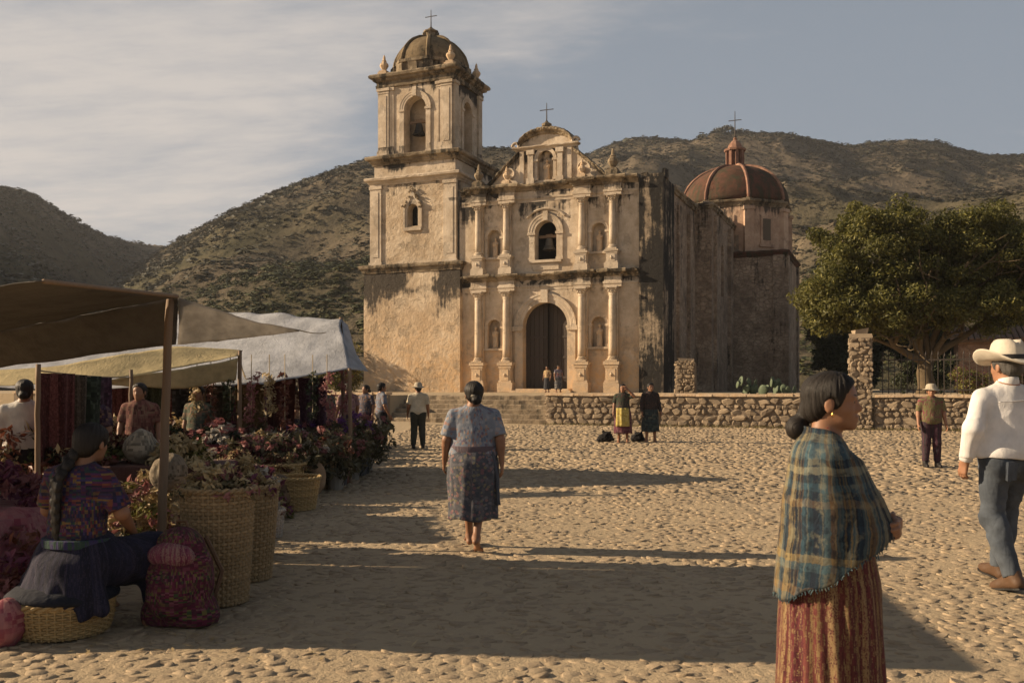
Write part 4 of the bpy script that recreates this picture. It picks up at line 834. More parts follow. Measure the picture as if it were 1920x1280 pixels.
tree((22.3, 62, TZ), 'dark dense tree in the shade right of the chapel', [((0, 0, 4.2), (2.4, 2.4, 2.6)), ((.6, 0, 2.2), (2.4, 2.2, 1.8))], 1.5, .25, 120, 170, .16, 12, M['darkleaf'], group='dark trees behind the big tree')
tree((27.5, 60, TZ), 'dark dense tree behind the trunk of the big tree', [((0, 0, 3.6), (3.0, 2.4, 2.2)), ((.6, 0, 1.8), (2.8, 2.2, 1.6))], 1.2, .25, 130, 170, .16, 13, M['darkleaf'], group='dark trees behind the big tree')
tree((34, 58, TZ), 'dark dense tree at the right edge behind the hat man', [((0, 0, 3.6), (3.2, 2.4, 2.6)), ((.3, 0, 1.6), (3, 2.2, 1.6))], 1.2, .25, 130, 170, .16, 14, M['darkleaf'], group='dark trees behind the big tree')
tree((-11.9, 62, TZ-.3), 'green bushy tree growing beside the left edge of the church tower', [((0, 0, 2.3), (1.5, 1.4, 1.3)), ((.5, 0, 1.2), (1.3, 1.2, .9))], .8, .12, 60, 170, .11, 15, M['leaf'])
tree((-15.0, 58.5, TZ-.3), 'leafy tree added behind the pale market awning to shade the tower foot', [((0, 0, 3.0), (1.6, 1.6, 1.7)), ((-1, 0, 1.7), (1.6, 1.5, 1.2))], 1.1, .16, 80, 170, .12, 16, M['leaf'])  # tree added to throw shade on the base of the tower
hx = (1372-960)/F*480; hk = hill_z(np.array([(1372-960)/F]), np.array([482.0]))[0]
tree((hx, 482, hk-2.8), 'wide thin-crowned lone tree on the ridge behind the chapel cross', [((0, 0, 4.5), (7, 5, 2.6)), ((-6, 0, 3.5), (5, 4, 2.0)), ((6, 0, 3.3), (6, 4, 1.8))], 2.5, .5, 60, 60, .5, 17, M['shrub'], (.8, 1.8))
def bush(loc, label, rad, n, per, size, seed, mat, flower=None, cat='bush', name='bush'):
    r = np.random.default_rng(seed); e = empty(name, loc, 0, label, cat); rad = np.array(rad); C = r.normal(0, .45, (n, 3)); C = C/np.maximum(1, np.linalg.norm(C, axis=1)[:, None])*rad+np.array([0, 0, rad[2]])
    V, Q, at = leaf_cloud(C, np.full(n, rad.min()*.45), per, size, r); link('foliage', arrmesh('foliage', V, Q, mat, False, at), e)
    b = MB()
    for k in range(5): t = C[k % n]; b.tube([(0, 0, -.05), t*.5, t], [.03, .02, .01], 5)
    b.build('stems', M['bark'], e)
    if flower: V, Q, at = leaf_cloud(C+np.array([0, 0, .05]), np.full(n, rad.min()*.5), per//3, size*.8, r); link('blossoms', arrmesh('blossoms', V, Q, flower, False, at), e)
    return e
M['magenta'] = leafmat('magenta petals', (.10, .022, .045), (.20, .06, .10), .3); M['pink'] = leafmat('pink petals', (.20, .07, .07), (.36, .16, .15), .3)
M['white_p'] = leafmat('white petals', (.30, .27, .22), (.5, .45, .38), .25); M['yellow_p'] = leafmat('yellow petals', (.26, .18, .04), (.42, .30, .07), .25); M['purple_p'] = leafmat('purple petals', (.09, .03, .13), (.2, .07, .26), .25)
M['red_p'] = leafmat('dark red petals', (.085, .028, .016), (.17, .06, .035), .25); M['herb'] = leafmat('dusty herb leaf', (.045, .042, .02), (.15, .125, .065), .25); M['straw'] = leafmat('straw husks', (.26, .19, .09), (.5, .38, .2), .2)
bush((17.6, 35.4, TZ), 'magenta flowering bush on the terrace behind the wall, right of the tree trunk', (.8, .6, .62), 22, 90, .06, 21, M['leaf'], M['magenta'])
bush((20.6, 36.5, TZ), 'pink flowering bush on the terrace behind the hat man', (1.0, .6, .7), 22, 90, .06, 22, M['leaf'], M['pink'])
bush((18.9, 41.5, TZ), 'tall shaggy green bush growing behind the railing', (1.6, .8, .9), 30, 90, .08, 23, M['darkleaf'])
def pear_cactus(loc, label, n, seed):
    r = random.Random(seed); e = empty('prickly_pear', loc, r.uniform(0, 6), label, 'cactus', 'prickly pears in front of the nave'); base = [((r.uniform(-.3, .3), r.uniform(-.2, .2), 0), r.uniform(-.3, .3)) for _ in range(4)]; k = 0
    while k < n:
        (p, tl) = base.pop(0); w = r.uniform(.13, .2); h = w*1.35; q = MB(); th = np.linspace(-PI/2, PI/2, 7); q.lathe([(max(.004, w*math.cos(t)), h+h*math.sin(t)) for t in th], 10)
        o = q.build('pad', M['cactus'], e, smooth=True); o.location = p; o.scale = (1, .24, 1); o.rotation_euler = (r.uniform(-.25, .25), tl, r.uniform(0, 3.1)); k += 1
        for s in (-1, 1):
            if r.random() < .85: base.append(((p[0]+math.sin(tl)*h*1.7+s*w*.5, p[1]+r.uniform(-.08, .08), p[2]+h*1.65*math.cos(tl)), tl+s*r.uniform(.2, .6)))
    return e
for i, (px, d) in enumerate(((1405, 44), (1432, 43), (1455, 45), (1480, 44))): pear_cactus(((px-960)/F*d, d, TZ-.35), ('tall grey-green', 'low spreading', 'bushy yellow-green', 'small ragged')[i]+' prickly pear cactus in front of the dark chapel wall', (15, 11, 18, 9)[i], 31+i)
st = empty('stone_stump', (8.5, 44.6, TZ), -A, 'ruined rough stone stump standing before the nave corner', 'ruin'); b = MB(); b.box((0, 0, .75), (.42, .38, .75), 0, .05); b.box((.02, 0, 1.55), (.36, .33, .12), .2, .05); b.build('stump_core', M['mortar'], st)
face_stones(st, -.46, .46, -.4, .02, 1.62, .17, seed=51); face_stones(st, -.38, .38, -.44, .02, 1.6, .17, norm=(-1, 0), seed=52)
hs = empty('adobe_house', (29, 50.5, TZ), -A, 'low brownish adobe house in the trees behind the hat man', 'house'); M['adobe'] = plaster('red adobe', (.42, .27, .18), (.24, .15, .1), (.06, .04, .03), [], .8, .2, stone=2.2)
b = MB(); b.bx((-4, 0, -.1), (6, 4, 2.9)); b.build('wall', M['adobe'], hs); M['tile'] = simple('clay roof tile', (.13, .08, .055), .9, .35, 6, .6, .03)
b = MB(); b.prism([(-4.4, 2.85), (4.4*0+6.4, 2.85), (6.4, 2.95), (-4.4, 2.95)], -.4, 4.4); b.build('eave', M['timber'], hs)
for i in range(34):
    b = MB(); x = -4.3+i*.32; b.tube([(x, -.5, 2.98), (x, 2.0, 3.75)], .14, 6, flat=.6); b.build('roof_tile', M['tile'], hs)
for x in (-2.2, 2.6): b = MB(); b.bx((x, -.03, 1.0), (x+1, .0, 2.1)); f = b.build('window', M['dark'], hs); b = MB(); b.bx((x-.1, -.06, .9), (x+1.1, -.02, 1.0)); b.bx((x-.1, -.06, 2.1), (x+1.1, -.02, 2.22)); b.build('frame', M['timber'], f)  # windows are black panels on the wall, room darkness painted as colour
# grass along the foot of the wall
r = np.random.default_rng(71); n = 2600; u = r.uniform(6.6, 30, n); v = -17.7-np.abs(r.normal(0, .28, n)); X = CX+CA*u+SA*v; Y = CY-SA*u+CA*v; h = r.uniform(.03, .13, n); a = r.uniform(0, 6.28, n); w = .012
P0 = np.stack([X, Y, undul(X, Y)-.01], 1); dx = np.stack([np.cos(a)*w, np.sin(a)*w, 0*a], 1); tp = P0+np.stack([r.normal(0, .04, n), r.normal(0, .04, n), h], 1)
V = np.stack([P0-dx, P0+dx, tp+dx*.2, tp-dx*.2], 1).reshape(-1, 3); c = np.repeat(r.random(n), 4); tag(link('grass', arrmesh('grass', V, np.arange(n*4).reshape(-1, 4), M['grass'], False, np.stack([c]*3, 1))), 'dry short grass along the foot of the stone wall', None, None, 'stuff')
# ================================================================ MARKET
def at(px, py, d): return ((px-960)/F*d, d, 1.5+(722-py)/F*d)
def canvas(name, c, tr, bs=.5):
    m, t = newmat(name); P = t.n('TexCoord', None, None, 3); n1 = t.noise(P, 2.2, 6, .6); n2 = t.noise(P, 9, 6, .65); n3 = t.noise(t.mapv(P, (3, 1, 3), rot=(0, .4, .3)), 6, 5, .6, dist=1.2)
    col = t.mix(t.rng(t.math('ADD', t.math('MULTIPLY', n1, .6), t.math('MULTIPLY', n2, .4)), .35, .65), tuple(x*.72 for x in c), tuple(min(1, x*1.12) for x in c))
    col = t.mix(t.math('MULTIPLY', t.rng(n2, .58, .7), .35), col, tuple(x*.5 for x in c)); finish(t, col, .8, t.math('ADD', n3, t.math('MULTIPLY', n2, .4)), bs, .03, .25, trans=(tr, col)); return m
M['tarp_dark'] = canvas('dark brown canvas', (.15, .138, .122), .2); M['tarp_beige'] = canvas('beige canvas', (.47, .44, .40), .7); M['tarp_yellow'] = canvas('yellowed canvas', (.52, .43, .24), .35); M['tarp_white'] = canvas('pale blue-white plastic sheet', (.47, .48, .51), .3, .45)
def csheet(name, rows, mat, parent, nu=40, nv=18, sag=0.0, wr=.02, f=(2.2, 2.2, 2.2), seed=1, edge=0.0):
    rows = [np.array(rw, float) for rw in rows]; m = len(rows); G = np.zeros((nv, nu, 3)); tu = np.linspace(0, 1, nu)
    R_ = []
    for rw in rows:
        s = np.linspace(0, 1, len(rw)); R_.append(np.stack([np.interp(tu, s, rw[:, i]) for i in range(3)], 1))
    R_ = np.array(R_); sv = np.linspace(0, 1, m)
    for j, t in enumerate(np.linspace(0, 1, nv)):
        for i in range(nu): G[j, i] = [np.interp(t, sv, R_[:, i, k]) for k in range(3)]
    tt = np.linspace(0, 1, nv)[:, None]; G[..., 2] -= sag*4*(tu*(1-tu))[None, :]*(.35+.65*4*tt*(1-tt))
    P = G.reshape(-1, 3); w = vnoise(P*np.array(f), 1, seed, 3)+.5*vnoise(np.c_[(tu[None, :]*9+tt*3).ravel(), (tt*2+0*tu[None, :]).ravel(), 0*w if False else np.zeros(len(P))], 1, seed+9, 2)
    G = G+(w*wr).reshape(nv, nu, 1)*np.array([.3, .6, 1.0]); b = MB(); b.sheet(G); o = b.build(name, mat, parent, smooth=True); md = o.modifiers.new('thickness', 'SOLIDIFY'); md.thickness = .006; return o
def rope(name, pts, parent, r=.006, sag=.05):
    pts = np.array(pts, float); t = np.linspace(0, 1, 14); P = pts[0]+(pts[1]-pts[0])*t[:, None]; P[:, 2] -= sag*4*t*(1-t); b = MB(); b.tube(P, r, 5); return b.build(name, M['straw_cord'], parent)
M['straw_cord'] = simple('pale cord', (.34, .27, .17), .9)
def pole(name, a, c, r, parent, seed=0):
    t = np.linspace(0, 1, 12)[:, None]; P = np.array(a)+(np.array(c)-np.array(a))*t; P[:, :2] += np.random.default_rng(seed).normal(0, r*.12, (12, 2)); b = MB(); b.tube(P, r*np.linspace(1.08, .92, 12), 10); return b.build(name, M['pole'], parent, smooth=True)
Apt, Dpt, Ept = (-2.83, 7.75, 2.25), (-2.70, 5.25, 2.10), (-1.9, 8.2, 1.99)
cn = empty('market_canopy', (0, 0, 0), 0, 'dark brown canvas market awning with a beige corner flap, on a worn wooden pole', 'awning')
csheet('roof_sheet', [[Dpt, (-3.4, 5.42, 2.05), (-7.6, 5.95, 1.66)], [(-2.77, 6.5, 2.16), (-4.5, 6.9, 1.95), (-7.6, 7.2, 1.58)], [Apt, (-4.5, 8.0, 1.98), (-7.6, 8.35, 1.52)]], M['tarp_dark'], cn, 46, 26, .03, .03, seed=3)
csheet('valance', [[(-2.835, 7.765, 2.243), (-4.5, 8.015, 1.972), (-7.6, 8.365, 1.51)], [(-2.89, 7.94, 2.06), (-4.6, 8.2, 1.81), (-7.7, 8.5, 1.36)], [(-2.96, 8.1, 1.875), (-4.75, 8.4, 1.65), (-7.7, 8.6, 1.2)]], M['tarp_dark'], cn, 40, 10, .0, .035, seed=4)
csheet('corner_flap', [[(-2.825, 7.76, 2.248), (-2.5, 7.92, 2.14), (-2.2, 8.06, 2.045), Ept], [(-2.87, 7.92, 2.06), (-2.55, 8.0, 2.03), (-2.22, 8.1, 2.0), Ept], [(-2.95, 8.1, 1.865), (-2.62, 8.12, 1.885), (-2.26, 8.16, 1.935), (-1.905, 8.201, 1.98)]], M['tarp_beige'], cn, 30, 12, .0, .02, (3, 3, 3), 5)
pole('pole', (-3.0, 7.82, -.05), (-2.91, 7.8, 2.27), .036, cn, 1); pole('ridge_pole', Apt, (-2.705, 5.3, 2.10), .016, cn, 2); pole('rear_pole', (-7.5, 8.5, -.05), (-7.5, 8.5, 1.6), .035, cn, 3); pole('rear_pole', (-7.5, 6.0, -.05), (-7.5, 6.0, 1.7), .035, cn, 4)
rope('guy_rope', [Ept, (-2.82, 13.9, 2.3)], cn, sag=.02)
cy = empty('market_canopy', (0, 0, 0), 0, 'small yellowed canvas awning hanging low between the dark and the pale awning', 'awning')
csheet('roof_sheet', [[(-9.0, 13.2, 1.6), at(125, 686, 12.6), at(235, 662, 12.9), at(330, 648, 13.2), at(455, 657, 13.4)], [(-9.0, 12.6, 1.4), at(172, 715, 12.25), at(250, 703, 12.4), at(345, 688, 12.6), at(447, 668, 12.9)]], M['tarp_yellow'], cy, 50, 14, .02, .03, seed=6)
csheet('valance', [[at(172, 716, 12.24), at(250, 704, 12.39), at(345, 689, 12.59), at(447, 669, 12.89)], [at(176, 718, 12.3), at(250, 725, 12.45), at(345, 728, 12.65), at(443, 711, 12.95)]], M['tarp_yellow'], cy, 40, 10, .0, .03, seed=7)
pole('pole', (at(447, 700, 13.0)[0], 13.05, -.05), at(450, 657, 13.05), .03, cy, 5); pole('pole', (-8.8, 12.8, -.05), (-8.8, 12.8, 1.5), .03, cy, 6)
for i in range(5): rope('tie_cord', [at(449, 659, 13.3), at(452+i*3, 690+i*5, 13.25)], cy, .008, .03*i)
cw = empty('market_canopy', (0, 0, 0), 0, 'large pale plastic sheet awning stretched beside the church tower', 'awning')
W1, W2, L1, L2 = at(640, 600, 15.4), at(405, 583, 16.6), at(656, 690, 13.9), at(395, 724, 13.5)
csheet('roof_sheet', [[(-10, 17.5, 2.5), W2, at(520, 588, 16.0), W1], [(-10, 16.6, 2.3), at(420, 625, 15.6), at(540, 627, 15.0), at(638, 612, 15.0)], [(-10, 15.6, 1.9), at(405, 680, 14.4), at(540, 668, 14.3), at(648, 655, 14.3)], [(-10, 14.6, 1.4), L2, at(530, 711, 13.7), L1]], M['tarp_white'], cw, 60, 34, .03, .055, (1.6, 1.6, 2.4), 8)
csheet('side_flap', [[W1, at(645, 640, 14.6), L1], [at(652, 610, 15.5), at(668, 668, 14.9), at(690, 697, 14.4)]], M['tarp_white'], cw, 20, 8, 0, .04, (3, 3, 3), 9)
pole('pole', (W1[0]+.05, 15.45, -.05), (W1[0], 15.4, W1[2]+.05), .035, cw, 7); pole('pole', (L1[0], 13.95, -.05), L1, .03, cw, 8); pole('pole', (-9.8, 16, -.05), (-9.8, 16, 2.2), .035, cw, 9)
LATE = []
# baskets woven from stakes and strands
def wicker(name, c):
    m, t = newmat(name); P = t.n('TexCoord', None, None, 3); n1 = t.noise(P, 7, 5, .6); n2 = t.noise(P, 60, 4); A_ = t.n('Attribute', {'attribute_name': 'fab'}, None, 1)
    r_ = t.n('SeparateXYZ', None, {0: A_}, 0); f = t.math('ADD', t.math('MULTIPLY', n1, .5), t.math('MULTIPLY', r_, .5)); finish(t, t.mix(f, tuple(x*.5 for x in c), tuple(x*1.35 for x in c)), .7, n2, .3, .004, .3); return m
M['wicker'] = wicker('tan wicker', (.31, .215, .11)); M['wicker_y'] = wicker('yellow wicker', (.36, .25, .11)); M['wicker_w'] = wicker('whitewashed wicker', (.46, .40, .33))
def basket_parts(e, rb, rt, h, ns, nst, mat, handles=False, bulge=0.0):
    def rad(z): t = z/h; return rb+(rt-rb)*t+bulge*math.sin(PI*t)
    b = MB(); th = np.arange(ns*2*3)/(ns*2*3)*2*PI; dz = h/nst
    for i in range(nst):
        z = (i+.5)*dz; a = .008+.06*dz; r = rad(z)+.007*np.cos(ns*th+(i % 2)*PI); zz = z+.1*dz*np.sin(3*th+i); cen = np.stack([r*np.cos(th), r*np.sin(th), zz], 1); Rg = []
        hw, t_ = dz*.5, .006; o = np.stack([np.cos(th), np.sin(th), 0*th], 1); up = np.array([0, 0, 1.0])
        Rg = np.stack([cen-up*hw, cen-up*hw*.5+o*t_, cen+up*hw*.5+o*t_, cen+up*hw, cen-o*.003], 1); tv = random.random(); n = len(th)
        Fc = [(j*5+k, ((j+1) % n)*5+k, ((j+1) % n)*5+(k+1) % 5, j*5+(k+1) % 5) for j in range(n) for k in range(5)]; b.add(Rg, Fc, np.full((n*5, 3), tv))
    b.build('weave', mat, e, smooth=False); b = MB()
    for k in range(ns*2): a = k/(ns*2)*2*PI+PI/(ns*2)*0; b.tube([((rad(z)+.002)*math.cos(a), (rad(z)+.002)*math.sin(a), z) for z in np.linspace(0, h, 5)], .0075, 4, att=None)
    b.build('stakes', mat, e); b = MB(); th = np.linspace(0, 2*PI, 60)
    for q in (0, PI): b.tube(np.stack([(rad(h)+.012*np.cos(14*th+q))*np.cos(th), (rad(h)+.012*np.cos(14*th+q))*np.sin(th), h+.012*np.sin(14*th+q)], 1), .013, 6)
    b.build('rim', mat, e); b = MB(); b.lathe([(.01, .012), (rb, .012), (rb, .02), (.01, .02)], 20); b.build('base', mat, e)
    if handles:
        for s in (-1, 1): q = np.linspace(0, PI, 12); b = MB(); b.tube(np.stack([s*(rt+.03*np.sin(q)), .11*np.cos(q), h-.03+.11*np.sin(q)], 1), .013, 6); b.build('handle', mat, e)
def basket(px, d, label, rb, rt, h, ns, nst, mat, handles=False, bulge=0.0, x=None):
    X = (px-960)/F*d if x is None else x; e = empty('basket', (X, d, undul(np.array(X), np.array(d))+.01), random.uniform(0, 3), label, 'basket', 'wicker baskets at the market stalls'); basket_parts(e, rb, rt, h, ns, nst, M[mat], handles, bulge); return e
basket(408, 6.35, 'tall wide tan wicker basket nearest the woven bag', .20, .245, .78, 22, 34, 'wicker')
basket(458, 7.15, 'tall tan wicker basket just behind the nearest tall one', .20, .25, .72, 20, 30, 'wicker')
basket(470, 8.1, 'tall tan wicker basket farthest back of the three tall ones', .19, .24, .66, 19, 28, 'wicker')
basket(508, 9.1, 'small low whitewashed wicker basket on the paving', .10, .125, .26, 9, 9, 'wicker_w')
basket(553, 11.05, 'round yellow wicker basket at the stall edge', .235, .30, .38, 18, 18, 'wicker_y')
basket(522, 11.9, 'yellow wicker basket with loop handles, behind the round yellow one', .26, .33, .47, 18, 20, 'wicker_y', True)
for i, (px, d, rb, rt, h, mt, wm) in enumerate(((300, 9.4, .2, .26, .45, ['straw', 'leaf'], 'wicker'), (372, 10.0, .2, .25, .5, ['pink', 'straw'], 'wicker_w'), (432, 10.9, .22, .28, .5, ['red_p', 'straw'], 'wicker'), (600, 13.3, .2, .26, .38, ['herb', 'straw'], 'wicker'), (628, 15.6, .2, .26, .4, ['straw', 'pink'], 'wicker_y'), (648, 17.6, .22, .28, .42, ['herb', 'pink'], 'wicker'), (655, 19.4, .2, .26, .4, ['straw', 'red_p'], 'wicker'))):
    basket(px, d, 'tan wicker basket of %s, %s in the line receding along the stall edge' % (('husks', 'pink blooms', 'red pods', 'herbs', 'pale husks', 'mixed stalks', 'rusty stalks')[i], ('nearest', 'second', 'third', 'fourth', 'fifth', 'sixth', 'farthest')[i]), rb, rt, h, 14, 16, wm); LATE.append(((px-960)/F*d, d, h-.04, rt, .22, mt, 40, 22, .04, 90+i, 'heap of %s in the %s small basket of the line' % (('husks', 'pink blooms', 'red pods', 'herbs', 'pale husks', 'mixed stalks', 'rusty stalks')[i], ('nearest', 'second', 'third', 'fourth', 'fifth', 'sixth', 'farthest')[i])))
sb = basket(118, 5.52, 'low broad yellow basket that the seated woman sits on', .25, .285, .20, 22, 14, 'wicker_y', False, .012)
b = MB(); b.lathe([(.01, .2), (.27, .19), (.315, .21), (.32, .235), (.27, .275), (.01, .30)], 30); o = b.build('seat_cushion', fabric('dark blue cushion', 'plain', [(.016, .018, .026)]), None, True); V = np.array([v.co[:] for v in o.data.vertices]); V += (.02*vnoise(V*6, 1, 4, 2))[:, None]; o.data.vertices.foreach_set('co', V.ravel()); o.location = (sb.location.x, sb.location.y, .02); tag(o, 'flat dark cloth cushion on the low basket under the seated woman', 'cushion')
# heaps of husks and flowers in the baskets: nobody could count them
def heap(X, Y, Z, rad, h, mats, n, per, size, seed, label, name='flower_heap'):
    r = np.random.default_rng(seed); a = r.uniform(0, 6.28, n); q = np.sqrt(r.random(n)); C = np.stack([q*rad*np.cos(a), q*rad*np.sin(a), h*(1-q**2)*r.uniform(.5, 1.15, n)], 1); MM = []
    Vs, Qs, As, mi, off = [], [], [], [], 0
    for k, m in enumerate(mats):
        c = C[k::len(mats)]; V, Q, t = leaf_cloud(c, np.full(len(c), rad*.3), per, size, r, .6); Vs.append(V); Qs.append(Q+off); As.append(t); mi += [k]*len(Q); off += len(V)
    me = arrmesh(name, np.concatenate(Vs), np.concatenate(Qs), mats[0], False, np.concatenate(As))
    for m in mats[1:]: me.materials.append(m)
    me.polygons.foreach_set('material_index', mi); return tag(link(name, me, None, (X, Y, Z)), label, None, None, 'stuff')
heap((408-960)/F*6.35, 6.35, .74, .235, .20, [M['straw'], M['pink'], M['straw'], M['straw'], M['herb']], 50, 26, .035, 1, 'pale husks and pink petals heaped in the nearest tall basket')
heap((458-960)/F*7.15, 7.15, .68, .24, .2, [M['straw'], M['magenta'], M['straw'], M['straw']], 46, 26, .035, 2, 'pale husks and a few dark pink petals heaped in the second tall basket')
heap((470-960)/F*8.1, 8.1, .62, .23, .18, [M['white_p'], M['magenta'], M['straw']], 40, 26, .035, 3, 'white and magenta petals heaped in the third tall basket')
heap((508-960)/F*9.1, 9.1, .24, .12, .1, [M['white_p'], M['pink']], 18, 20, .03, 4, 'white petals heaped in the small low basket')
heap((522-960)/F*11.9, 11.9, .43, .30, .18, [M['red_p'], M['straw'], M['straw']], 40, 24, .04, 5, 'brown and red pods heaped in the yellow basket with handles')
for q in LATE: heap(*q[:5], [M[m] for m in q[5]], *q[6:])
# woven bag (a bundle shaped like a backpack)
CELLS = [(.03, .02, .05), (.28, .03, .10), (.35, .2, .04), (.05, .12, .05), (.12, .02, .09), (.33, .12, .16), (.04, .05, .14)]
M['huipil_dark'] = fabric('multicoloured brocade', 'cells', [(.02, .018, .04), (.10, .025, .035), (.04, .035, .10), (.17, .11, .04), (.03, .06, .045), (.07, .025, .08), (.022, .022, .055), (.15, .055, .035)])
M['bagcloth'] = fabric('maroon and green woven bag', 'cells', [(.085, .014, .03), (.13, .024, .05), (.04, .014, .022), (.13, .11, .035), (.04, .06, .025), (.17, .06, .08), (.06, .018, .028)], scale=1.2)
P = [cap((-.11, 0, .08), (.11, 0, .08), .12, k=.05), ell((0, 0, .28), (.22, .16, .27), .05), ell((0, 0, .47), (.15, .12, .13), .05), ell((0, -.14, .2), (.15, .07, .14), .03), cap((-.12, 0, .05), (.12, 0, .05), .13, k=.04)]
V, Q = sdf(P, .012, [((0, 0, .0), (0, 0, -1))]); V = cloth(V, Q, .012, (11, 11, 11), 4); e = empty('woven_bag', ((338-960)/F*5.75, 5.75, .015), R(-12), 'plump maroon, green and pink woven bag standing before the tall baskets', 'bag'); obj_arr('bag_body', V, Q, M['bagcloth'], e, cyl(V, .22))
V, Q = sdf([ell((0, -.10, .45), (.13, .06, .07), .03), cap((-.1, -.1, .43), (.1, -.1, .43), .055, k=.03)], .012); obj_arr('bag_flap', cloth(V, Q, .008, (12, 12, 12), 5), Q, fabric('pink woven stripes', 'stripes', [(.18, .05, .08), (.24, .15, .13), (.11, .025, .05)]), e)
for s in (-1, 1): b = MB(); b.tube([(s*.16, .12, .12), (s*.19, .17, .3), (s*.1, .13, .52)], .015, 6); b.build('strap', M['leather'], e)
b = MB(); b.tube([(-.05, .02, .56), (-.03, .02, .63), (.03, .02, .63), (.05, .02, .56)], .01, 6); b.build('grab_loop', M['leather'], e)
# bunches of flowers and herbs
def bunch_proto(i, leaf, pet, tall):
    r = np.random.default_rng(300+i); e = empty('flower_bunch', (0, -50, -5), 0, 'x', 'flowers'); h = .62*tall
    n = 14; C = np.stack([r.normal(0, .16, n), r.normal(0, .16, n), r.uniform(.35, 1.0, n)*h], 1); V, Q, t = leaf_cloud(C, np.full(n, .14), 26, .05, r); link('foliage', arrmesh('foliage', V, Q, leaf, False, t), e)
    C2 = np.stack([r.normal(0, .17, 18), r.normal(0, .17, 18), r.uniform(.7, 1.15, 18)*h], 1); V, Q, t = leaf_cloud(C2, np.full(18, .055), 16, .032, r); link('blossoms', arrmesh('blossoms', V, Q, pet, False, t), e)
    b = MB()
    for k in range(9): c = C[k]; b.tube([(c[0]*.3, c[1]*.3, .02), c*.6, c], .006, 4)
    b.build('stems', M['darkleaf'], e)
    b = MB(); b.lathe([(.10, 0), (.13, .26), (.14, .27), (.12, .25), (.09, .03)], 12); b.build('pot', simple('market pot', [(.14, .06, .04), (.05, .05, .055), (.2, .18, .15)][i % 3], .6), e); return e
BP = [bunch_proto(i, lf, p, t) for i, (lf, p, t) in enumerate([(M['herb'], M['pink'], 1.0), (M['herb'], M['pink'], 1.15), (M['herb'], M['white_p'], .9), (M['herb'], M['straw'], 1.1), (M['herb'], M['purple_p'], 1.2), (M['herb'], M['red_p'], 1.0)])]
BN = ['dusty pink', 'tall pink', 'white', 'straw-coloured', 'purple', 'rusty red']; used = [False]*6
def bunch(k, X, Y, s, z=0.0, where='in the crowded flower row at the stall edge', nth=''):
    e = BP[k] if not used[k] else None; lab = 'pot of %s flowers, %s' % (BN[k], nth)
    if e is None: e = dup(BP[k], (X, Y, z), random.uniform(0, 6), lab, BN[k]+' flower bunches '+where, s)
    else: used[k] = True; e.location = (X, Y, z); e.rotation_euler = (0, 0, random.uniform(0, 6)); e.scale = (s, s, s); e['label'] = lab; e['group'] = BN[k]+' flower bunches '+where
    return e
NTH_ = ('first', 'second', 'third', 'fourth', 'fifth', 'sixth', 'seventh', 'eighth', 'ninth', 'tenth', 'eleventh', 'twelfth', 'thirteenth'); rr = random.Random(17); y = 12.0; k = 0; ROWN = ('outer', 'second', 'third', 'innermost'); cnt = [0]*4
while y < 16.6:
    for rw, X in enumerate((-2.52-rr.uniform(0, .12), -2.9-rr.uniform(0, .15), -3.35-rr.uniform(0, .2), -3.9-rr.uniform(0, .2))):
        if y < 12.9 and X > -2.8: continue
        bunch(rr.choice((0, 1, 1, 0, 4, 5, 2, 3, 1)), X+.0, y+rr.uniform(-.15, .15), rr.uniform(.85, 1.25), nth=NTH_[cnt[rw]]+' from the near end of the '+ROWN[rw]+' flower row'); cnt[rw] += 1
    y += .42
y = 17.2; cnt = [0, 0]
while y < 23:
    for rw, X in enumerate((-3.6-(y-17)*.12-rr.uniform(0, .3), -4.5-rr.uniform(0, .5))): bunch(rr.choice((0, 1, 3, 5, 4)), X, y, rr.uniform(.8, 1.1), 0, 'on the ground behind the pale awning', NTH_[cnt[rw]]+' in the '+('right', 'left')[rw]+'-hand row behind the pale awning'); cnt[rw] += 1
    y += .6
# low trestle tables with cloths and goods
def table(X, Y, w, dpt, h, rz, cloth_c, label, lab2):
    e = empty('trestle_table', (X, Y, 0), rz, label, 'table'); b = MB(); b.box((0, 0, h-.02), (w/2, dpt/2, .02)); b.build('table_top', M['timber'], e)
    for sx in (-1, 1):
        for sy in (-1, 1): b = MB(); b.box((sx*(w/2-.08), sy*(dpt/2-.06), h/2-.02), (.025, .025, h/2-.02)); b.build('leg', M['timber'], e)
    n = 40; s = np.linspace(0, 1, n); loop = []
    for i in range(n*4):
        q = i/n; sd, t = int(q), q-int(q); p = [(-1+2*t, -1), (1, -1+2*t), (1-2*t, 1), (-1, 1-2*t)][sd]; loop.append((p[0]*w/2*1.03, p[1]*dpt/2*1.03))
    loop = np.array(loop); N = len(loop); f = np.sin(np.arange(N)*.55)+.6*np.sin(np.arange(N)*1.3+1); Rg = [np.c_[loop*.02, np.full(N, h+.008)], np.c_[loop*.97, np.full(N, h+.008)], np.c_[loop*1.0, np.full(N, h-.005)], np.c_[loop*(1.02+.02*f[:, None]), np.full(N, h*.62)], np.c_[loop*(1.03+.045*f[:, None]), np.full(N, h*.3)+.02*f]]
    b = MB(); b.rings(np.array(Rg), True, False); o = b.build('tablecloth', cloth_c, None, True, (X, Y, 0), (0, 0, rz)); tag(o, lab2, 'tablecloth'); return e
F1 = fabric('brown striped cloth', 'stripes', [(.10, .05, .035), (.16, .09, .05), (.07, .03, .03)]); F2 = fabric('maroon cloth', 'plain', [(.12, .03, .035)]); F3 = fabric('pink cloth', 'cells', [(.30, .10, .11), (.36, .16, .15), (.22, .05, .07), (.30, .13, .13)], scale=.5); F4 = fabric('dark green cloth', 'plain', [(.04, .06, .035)])
